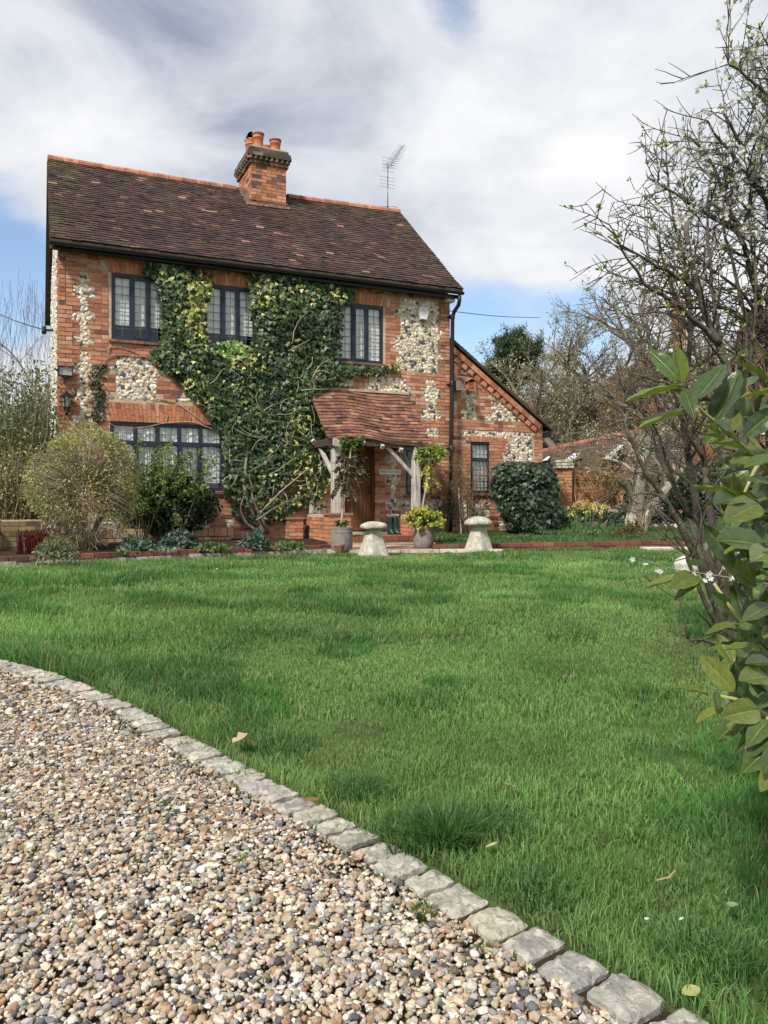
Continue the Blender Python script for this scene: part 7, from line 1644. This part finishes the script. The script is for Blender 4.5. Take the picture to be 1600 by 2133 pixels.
# ------------------------------------------------------------------ foreground blossom tree
def blossom_tree():
    base = A([2.02, 4.45, 0.0]); t = thing('blossom_tree', 'leaning thorny tree with white blossom and green buds at the right edge', 'tree', base); g = random.Random(77); out = []
    D0 = 4.4
    def limb(pts, r0, r1, lv=0, d=None):
        p = []
        for i, q in enumerate(pts):
            dd = q[2] if len(q) > 2 else D0
            p.append(at(q[0], q[1], dd) - base)
        p = smooth(resample(A(p), 0.07), 2); p = p + A([[g.gauss(0, 0.004) for _ in range(3)] for _ in p]); r = np.linspace(r0, r1, len(p)) * (0.88 if lv == 0 else 1); out.append((p, r, lv)); return p, r
    B = (1520, 1345, 4.42)
    main = [
        ([B, (1500, 1180, 4.35), (1480, 1080, 4.3), (1470, 960, 4.3)], 0.040, 0.020),
        ([B, (1470, 1200, 4.3), (1400, 1060, 4.2), (1330, 960, 4.1), (1300, 880, 4.05)], 0.032, 0.010),
        ([B, (1530, 1160, 4.4), (1560, 1000, 4.35), (1540, 860, 4.3), (1500, 720, 4.25), (1450, 600, 4.2), (1425, 480, 4.15), (1440, 440, 4.15)], 0.045, 0.016),
        ([B, (1480, 1180, 4.6), (1440, 1000, 4.7), (1420, 860, 4.75), (1440, 700, 4.8), (1430, 560, 4.8), (1400, 450, 4.8), (1385, 300, 4.8)], 0.036, 0.007),
        ([B, (1580, 1120, 4.5), (1610, 900, 4.5), (1600, 700, 4.5), (1540, 480, 4.45), (1480, 330, 4.4), (1425, 275, 4.35)], 0.046, 0.008),
        ([(1610, 900, 4.5), (1640, 640, 4.3), (1600, 420, 4.2), (1560, 330, 4.1), (1510, 235, 4.05)], 0.034, 0.008),
        ([(1640, 640, 4.3), (1660, 380, 4.0), (1600, 190, 3.9), (1540, 150, 3.85), (1495, 120, 3.8)], 0.030, 0.006),
        ([(1660, 380, 4.0), (1640, 180, 3.9), (1600, 90, 3.8), (1585, 80, 3.8)], 0.024, 0.006),
        ([(1500, 720, 4.25), (1420, 640, 4.1), (1340, 590, 4.0), (1300, 530, 3.95), (1262, 447, 3.9)], 0.020, 0.004),
        ([(1450, 600, 4.2), (1380, 560, 4.1), (1310, 520, 4.0), (1250, 482, 3.95)], 0.014, 0.004),
        ([(1540, 860, 4.3), (1470, 830, 4.15), (1400, 800, 4.1), (1320, 780, 4.0)], 0.016, 0.005),
        ([(1540, 480, 4.45), (1460, 440, 4.3), (1400, 400, 4.25), (1330, 355, 4.2)], 0.018, 0.005),
        ([(1600, 700, 4.5), (1520, 640, 4.4), (1440, 640, 4.3), (1370, 640, 4.2)], 0.016, 0.005),
        ([(1600, 420, 4.2), (1530, 330, 4.1), (1470, 250, 4.05)], 0.016, 0.006),
        ([(1600, 700, 4.5), (1660, 560, 4.7), (1620, 400, 4.8), (1590, 300, 4.8)], 0.022, 0.006),
        ([(1470, 1200, 4.3), (1440, 1080, 4.4), (1370, 950, 4.5), (1330, 830, 4.6), (1300, 740, 4.6)], 0.020, 0.005),
        ([(1500, 1180, 4.35), (1540, 1000, 4.2), (1600, 820, 4.1), (1650, 700, 4.0)], 0.028, 0.012),
        ([B, (1600, 1230, 4.5), (1680, 1000, 4.6), (1690, 800, 4.5), (1650, 700, 4.4), (1570, 600, 4.3)], 0.036, 0.008),
        ([(1500, 720, 4.25), (1480, 560, 4.2), (1470, 430, 4.2), (1490, 330, 4.2)], 0.016, 0.005), ([(1540, 860, 4.3), (1560, 700, 4.3), (1530, 560, 4.25), (1500, 450, 4.2), (1530, 330, 4.2)], 0.018, 0.005),
        ([(1440, 700, 4.8), (1400, 600, 4.7), (1370, 500, 4.7), (1345, 410, 4.7)], 0.014, 0.004), ([(1420, 860, 4.75), (1380, 760, 4.7), (1350, 680, 4.7), (1330, 620, 4.7)], 0.013, 0.004),
        ([(1560, 1000, 4.35), (1590, 850, 4.3), (1560, 740, 4.3), (1580, 600, 4.2), (1560, 450, 4.2)], 0.020, 0.006), ([(1600, 700, 4.5), (1560, 620, 4.4), (1480, 560, 4.4), (1400, 520, 4.3)], 0.014, 0.004),
        ([(1610, 900, 4.5), (1560, 780, 4.5), (1480, 760, 4.4), (1400, 720, 4.4)], 0.014, 0.004), ([(1470, 960, 4.3), (1430, 900, 4.2), (1400, 830, 4.2), (1350, 800, 4.2)], 0.013, 0.004),
        ([(1560, 450, 4.2), (1570, 330, 4.2), (1600, 240, 4.2), (1620, 150, 4.2)], 0.010, 0.004), ([(1600, 420, 4.2), (1620, 300, 4.2), (1590, 200, 4.2)], 0.012, 0.004),
        ([(1440, 1080, 4.4), (1400, 1000, 4.3), (1370, 900, 4.2), (1345, 850, 4.15)], 0.014, 0.005),
        ([(1400, 1060, 4.2), (1360, 1020, 4.1), (1300, 1035, 4.05)], 0.012, 0.004),
        ([B, (1470, 1260, 4.3), (1430, 1160, 4.2), (1395, 1090, 4.15), (1345, 1040, 4.1)], 0.020, 0.005),
        ([(1500, 1345, 4.3), (1460, 1330, 4.1), (1432, 1332, 4.0)], 0.012, 0.004), ([(1500, 1330, 4.3), (1470, 1290, 4.1), (1440, 1262, 4.0)], 0.010, 0.004), ([(1432, 1332, 4.0), (1422, 1290, 4.0), (1420, 1240, 4.0), (1400, 1222, 4.0)], 0.009, 0.003)]
    sp1 = dict(seg=5, wander=0.10, up=0.02, kids=[4, 3], ratio=0.5, ang=52, rr=0.6, minr=0.0030, lv=3, t0=0.2)
    for pts, r0, r1 in main:
        p, r = limb(pts, r0, r1); n = len(p); L_ = n * 0.07
        for k in range(int(L_ * 19.0)):
            i = g.randrange(int(n * 0.22), n); d = p[min(i + 1, n - 1)] - p[max(i - 1, 0)]; d /= np.linalg.norm(d); a = unit(1)[0]; a -= d * (a @ d); a /= np.linalg.norm(a); a[2] += 0.15; a[1] *= 0.7
            nd = d * 0.55 + a * 0.85
            if proj(p[i] + base)[1] > 1010 and g.random() < 0.75: continue
            grow(p[i], nd, g.uniform(0.12, 0.38), max(0.0035, r[i] * 0.40), 2, out, dict(sp1, kids=[0, 0, 4], lv=3), g)
            if g.random() < 0.7: out.append((A([p[i], p[i] + (nd + unit(1)[0] * 0.4) * 0.03, p[i] + (nd + unit(1)[0] * 0.5) * g.uniform(0.05, 0.10)]), A([0.0035, 0.0028, 0.002]), 3))
    tr = Acc(); branches(tr, out, (0.105, 0.09, 0.07), (0.10, 0.082, 0.065), sides=(8, 6, 5, 4, 4, 3, 3), maxlv=0); tr.build('trunk', mBark, t, True)
    cr = Acc(); branches(cr, out, (0.105, 0.088, 0.07), (0.115, 0.093, 0.073), sides=(8, 6, 5, 4, 4, 3, 3), minlv=1); kind(cr.build('crown', mTwig, t), 'stuff')
    P, D = tips(out, 2, 3, 0.006); W_ = P + base; x, y = proj(W_)
    w = np.clip((x - 1330) / 150, 0, 1) * np.clip((620 - y) / 150, 0, 1) * 0.24
    k = G.random(len(P)) < w; Q = P[k]; bl = Acc(); Q = np.repeat(Q, 3, 0) + G.normal(0, 0.014, (k.sum() * 3, 3)); n = len(Q)
    leaves(bl, Q, unit(n), unit(n) + A([0, -0.5, 0.3]), G.uniform(0.010, 0.016, n), pick_cols([(3, (0.72, 0.72, 0.66)), (1, (0.62, 0.64, 0.50))], n), 'petal5')
    # sparse flowering shoot low down
    sh = [(1600, 1215, 3.5), (1500, 1200, 3.4), (1420, 1190, 3.35), (1370, 1176, 3.3), (1318, 1162, 3.3)]; p, r = limb(sh, 0.004, 0.002, 3)
    sh2 = [(1495, 1198, 3.4), (1510, 1170, 3.4), (1540, 1140, 3.4)]; limb(sh2, 0.003, 0.002, 3)
    Q = A([at(a, b, 3.33) - base for a, b in ((1425, 1190), (1432, 1196), (1445, 1197), (1475, 1198), (1480, 1205), (1468, 1210), (1522, 1205), (1530, 1203), (1375, 1190), (1370, 1187), (1510, 1180), (1508, 1172), (1538, 1150), (1583, 1188), (1318, 1165), (1345, 1176), (1530, 1205), (1478, 1195))]); n = len(Q)
    leaves(bl, Q, unit(n), A([0, -1.0, 0.3])[None] + unit(n) * 0.5, np.full(n, 0.014), pick_cols([(1, (0.76, 0.75, 0.70))], n), 'petal5')
    kind(bl.build('blossom', mPetal, t), 'stuff')
    ex = Acc(); branches(ex, out[-2:], (0.3, 0.26, 0.2), (0.3, 0.26, 0.2)); ex.build('flowering_shoot', mTwig, t)
    k = (G.random(len(P)) < 0.055 * np.clip((900 - y) / 200, 0, 1)); Q, DD = P[k], D[k]; Q = np.repeat(Q, 5, 0) + G.normal(0, 0.008, (k.sum() * 5, 3)); n = len(Q)
    ac = Acc(); leaves(ac, Q, np.repeat(DD / (np.linalg.norm(DD, axis=1)[:, None] + 1e-6), 5, 0) + unit(n) * 0.8, unit(n), G.uniform(0.014, 0.028, n), pick_cols([(2, (0.24, 0.32, 0.06)), (1, (0.32, 0.36, 0.10)), (1, (0.16, 0.22, 0.06))], n), 'oval'); kind(ac.build('buds', mLeaf, t), 'stuff')
blossom_tree()
tag(piece('rock', (ICO2[0] * G.uniform(0.85, 1.12, (len(ICO2[0]), 1)) * A([0.15, 0.11, 0.13]), ICO2[1], (0.50, 0.48, 0.42)), mStoneC, None, True), 'pale rock at the foot of the blossom tree at right', 'rock').location = tuple(on_z(1432, 1160, 0.0) * A([0.75, 0.75, 1]) + A([0.0, 0, 0.10]))

# ------------------------------------------------------------------ laurel in the foreground
def laurel_mesh(name, bend, fold, wid, tone, seed):
    g = np.random.default_rng(seed); n = 13; t = np.linspace(0, 1, n); w = wid * np.sin(pi * np.clip(t, 0, 1) ** 0.86) ** 0.72; w[0] = 0.012; w[-1] = 0.004; V = []; C = []
    z = bend * (t ** 1.8) ; y = t - 0.12 * abs(bend) * t ** 2
    for i in range(n):
        for k, s in enumerate((-1, -0.5, -0.07, 0.0, 0.07, 0.5, 1)):
            ser = 1 + (0.025 * sin(i * 3.1) if abs(s) == 1 else 0)
            V.append((w[i] * s * ser, y[i], z[i] + fold * w[i] * abs(s) * (1.3 if abs(s) > 0.6 else 1) - (0.012 if s == 0 else 0) + 0.012 * sin(t[i] * 19 + abs(s) * 3) * abs(s)))
            c = A(tone) * (1 + 0.08 * g.normal())
            if s == 0.0: c = A([0.22, 0.25, 0.085])
            elif i % 2 and abs(s) < 0.9: c = c * 1.10
            C.append(np.clip(c, 0, 1))
    i = np.arange(n - 1)[:, None] * 7; k = np.arange(6)[None, :]; F = np.stack([i + k, i + k + 1, i + k + 8, i + k + 7], -1).reshape(-1, 4)
    o = Acc().add(V, F, A(C)).build(name, mLaurel, None, True); me = o.data; bpy.data.objects.remove(o); return me
mLaurel = M('laurel_leaf', None, 0.22, 0.22, 7, 0.15, 30, 0.55, transl=0.26, tcol=(1.25, 1.5, 0.35), obj_var=0.22)
def laurel():
    base = A([1.30, 1.75, 0.0]); t = thing('laurel_bush', 'glossy cherry laurel with large oval leaves reaching in at the right edge', 'shrub', base)
    tones = [(0.066, 0.108, 0.028), (0.082, 0.128, 0.030), (0.050, 0.086, 0.026), (0.135, 0.165, 0.036), (0.070, 0.104, 0.034)]
    mats = [laurel_mesh('laurel_leaf_shape', b, f, w, tones[i], i) for i, (b, f, w) in enumerate(((-0.16, 0.25, 0.19), (-0.30, 0.35, 0.20), (0.08, 0.20, 0.21), (-0.10, 0.30, 0.22), (-0.22, 0.15, 0.18)))]
    def put(B, T, facing, k):
        B = A(B); T = A(T); d = T - B; l = np.linalg.norm(d); f = A(facing, float); f[1] *= (0.25 if f[2] >= 0.9 else 1.0); Mx = frames(d[None], f[None])[0] * l
        o = link('leaf', mats[k % 5], t); m = np.eye(4); m[:3, :3] = Mx; m[:3, 3] = B - base
        from mathutils import Matrix
        o.matrix_local = Matrix(m.tolist())
    Z = lambda a: A([a[0], a[1], a[2]], float)
    CAMV = A([0, -1.0, 0.1])
    # leaves seen one by one: (base px, tip px, base distance, tip distance, facing, shape)
    LV = [((1419, 797), (1352, 720), 1.60, 1.62, (-0.4, -0.8, 0.5), 0), ((1421, 797), (1410, 716), 1.58, 1.56, (0.25, -1, 0.05), 3), ((1420, 806), (1300, 825), 1.60, 1.48, (0, -0.35, 1), 1), ((1425, 810), (1448, 865), 1.58, 1.52, (-0.3, -0.7, 0.7), 0),
          ((1455, 852), (1326, 880), 1.60, 1.45, (0.1, -0.25, 1), 4), ((1440, 830), (1398, 806), 1.62, 1.66, (0, -0.5, 0.9), 1), ((1450, 832), (1512, 766), 1.64, 1.70, (-0.7, -0.7, 0.2), 2), ((1490, 880), (1545, 778), 1.66, 1.72, (-0.8, -0.6, 0.2), 2),
          ((1530, 755), (1615, 790), 1.62, 1.55, (0, -0.4, 1), 0), ((1540, 830), (1640, 805), 1.60, 1.55, (0, -0.3, 1), 1), ((1520, 900), (1535, 845), 1.64, 1.68, (-0.2, -1, 0.1), 3), ((1530, 905), (1500, 870), 1.62, 1.55, (-0.2, -0.8, 0.5), 0),
          ((1548, 910), (1620, 850), 1.60, 1.62, (-0.1, -0.9, 0.3), 2), ((1500, 905), (1450, 875), 1.60, 1.52, (0.1, -0.5, 0.9), 0), ((1510, 915), (1455, 898), 1.58, 1.50, (0.1, -0.4, 1), 4), ((1545, 935), (1480, 915), 1.56, 1.48, (0, -0.4, 1), 0),
          ((1545, 1040), (1445, 1002), 1.50, 1.42, (0, -0.4, 1), 1), ((1550, 1040), (1498, 1030), 1.50, 1.40, (-0.1, -0.7, 0.7), 0), ((1555, 1035), (1465, 1045), 1.52, 1.44, (0, -0.3, 1), 4), ((1580, 1050), (1515, 1078), 1.46, 1.38, (-0.2, -0.9, 0.5), 3),
          ((1600, 1140), (1508, 1108), 1.42, 1.34, (-0.1, -0.8, 0.6), 0), ((1598, 1140), (1570, 1085), 1.44, 1.46, (0.1, -0.9, 0.4), 2), ((1600, 1130), (1505, 1145), 1.42, 1.36, (0, -0.35, 1), 4), ((1605, 1150), (1570, 1160), 1.40, 1.32, (0, -0.7, 0.7), 3),
          ((1530, 1175), (1470, 1092), 1.52, 1.56, (-0.9, -0.7, 0.1), 2), ((1450, 1200), (1400, 1220), 1.52, 1.46, (-0.2, -0.8, 0.5), 3), ((1455, 1203), (1345, 1212), 1.54, 1.46, (0, -0.2, 1), 1), ((1460, 1215), (1402, 1245), 1.50, 1.40, (-0.2, -0.5, 0.9), 4),
          ((1470, 1180), (1440, 1165), 1.56, 1.5, (0, -0.6, 0.8), 0), ((1520, 1270), (1490, 1235), 1.50, 1.46, (-0.3, -0.9, 0.4), 0), ((1540, 1300), (1470, 1315), 1.46, 1.38, (0, -0.4, 1), 1), ((1530, 1300), (1590, 1315), 1.46, 1.40, (0, -0.7, 0.7), 0),
          ((1545, 1280), (1575, 1250), 1.48, 1.5, (0.2, -0.9, 0.4), 2), ((1590, 1350), (1508, 1345), 1.42, 1.34, (0, -0.4, 1), 0), ((1590, 1330), (1600, 1300), 1.4, 1.42, (0, -0.7, 0.6), 3), ((1530, 1440), (1458, 1362), 1.38, 1.40, (-0.35, -0.9, 0.35), 3),
          ((1475, 1448), (1408, 1425), 1.36, 1.30, (0.1, -0.5, 0.9), 1), ((1478, 1452), (1475, 1425), 1.36, 1.38, (-0.2, -0.6, 0.6), 0), ((1490, 1440), (1500, 1470), 1.36, 1.32, (0, -0.7, 0.5), 4), ((1515, 1475), (1448, 1500), 1.36, 1.30, (-0.1, -0.5, 0.9), 4),
          ((1580, 1478), (1512, 1490), 1.32, 1.26, (0, -0.9, 0.5), 3), ((1578, 1475), (1535, 1430), 1.34, 1.36, (-0.1, -0.9, 0.4), 2), ((1575, 1475), (1610, 1440), 1.34, 1.36, (0, -0.9, 0.4), 2), ((1600, 1410), (1545, 1410), 1.36, 1.30, (0, -0.7, 0.7), 3),
          ((1560, 1500), (1495, 1540), 1.32, 1.26, (0, -0.5, 0.9), 1), ((1530, 1510), (1500, 1530), 1.34, 1.28, (0, -0.6, 0.8), 0), ((1600, 1500), (1560, 1545), 1.30, 1.24, (-0.3, -0.7, 0.6), 0), ((1610, 1520), (1550, 1570), 1.28, 1.24, (-0.3, -0.6, 0.6), 4),
          ((1620, 1545), (1550, 1600), 1.28, 1.22, (-0.3, -0.7, 0.5), 0), ((1620, 1560), (1595, 1600), 1.26, 1.2, (-0.3, -0.7, 0.5), 0), ((1625, 1585), (1585, 1645), 1.24, 1.20, (-0.4, -0.7, 0.4), 3), ((1610, 1380), (1560, 1370), 1.38, 1.33, (0, -0.5, 0.8), 0), ((1610, 1260), (1555, 1275), 1.42, 1.36, (0, -0.5, 0.8), 4), ((1610, 1010), (1560, 990), 1.5, 1.46, (0, -0.6, 0.8), 0), ((1620, 960), (1560, 950), 1.5, 1.46, (0, -0.5, 0.8), 1)]
    for (b, e, d0, d1, f, k) in LV:
        if f[2] >= 0.9: d1 = d0 - 0.015; k = 3
        put(at(b[0], b[1], d0), at(e[0], e[1], d1), f, k)
    g = np.random.default_rng(55)
    cnt = 0
    for _ in range(900):
        yy = g.uniform(800, 1640); lim = np.interp(yy, [800, 900, 1000, 1080, 1200, 1260, 1340, 1420, 1500, 1600, 1650], [1480, 1470, 1520, 1500, 1490, 1510, 1520, 1500, 1530, 1590, 1620]); xx = g.uniform(lim, 1720); d = np.interp(yy, [800, 1640], [1.72, 1.40]) + g.uniform(0.0, 0.5)
        if cnt > 245: break
        b = at(xx, yy, d); ln = g.uniform(0.075, 0.115); dr = A([g.normal(-0.5, 0.6), g.normal(-0.3, 0.5), g.normal(0.1, 0.5)]); dr /= np.linalg.norm(dr); e = b + dr * ln
        if proj(e)[0] < lim - 25: continue
        put(b, e, (g.normal(0, 0.5), -0.5 + g.normal(0, 0.4), 0.8), int(g.integers(0, 5))); cnt += 1
    def shoot(pts, r0=0.006, r1=0.003, c=(0.33, 0.33, 0.13)):
        p = A([at(*q) - base for q in pts]); p = smooth(resample(p, 0.03), 2); piece('stem', tube(p, np.linspace(r0, r1, len(p)), 7, c), mTwig, t, True)
    shoot([(1620, 1000, 1.75), (1530, 910, 1.66), (1450, 848, 1.6), (1425, 810, 1.59), (1419, 797, 1.59)]); shoot([(1640, 930, 1.66), (1580, 960, 1.6), (1545, 1040, 1.5)]); shoot([(1700, 1200, 1.5), (1610, 1145, 1.43), (1598, 1140, 1.42)])
    shoot([(1700, 1320, 1.55), (1590, 1330, 1.5), (1530, 1290, 1.48), (1500, 1220, 1.5), (1455, 1203, 1.52)]); shoot([(1700, 1600, 1.45), (1600, 1490, 1.36), (1540, 1450, 1.37), (1478, 1450, 1.36)]); shoot([(1720, 1620, 1.35), (1640, 1540, 1.3), (1580, 1476, 1.33)])
    brk = (0.12, 0.10, 0.075)
    shoot([(1780, 1700, 1.8), (1720, 1450, 1.8), (1680, 1200, 1.75), (1640, 930, 1.7)], 0.014, 0.006, brk); shoot([(1720, 1450, 1.8), (1700, 1320, 1.6)], 0.010, 0.006, brk); shoot([(1680, 1200, 1.75), (1620, 1000, 1.75)], 0.010, 0.006, brk)
    p0_ = at(1780, 1700, 1.8); p = A([A([p0_[0] + 0.1, p0_[1] + 0.1, -0.02]) - base, p0_ - base + A([0.02, 0, -0.1]), p0_ - base]); piece('stem', tube(smooth(resample(p, 0.05), 2), 0.016, 8, brk), mBark, t, True)
laurel()
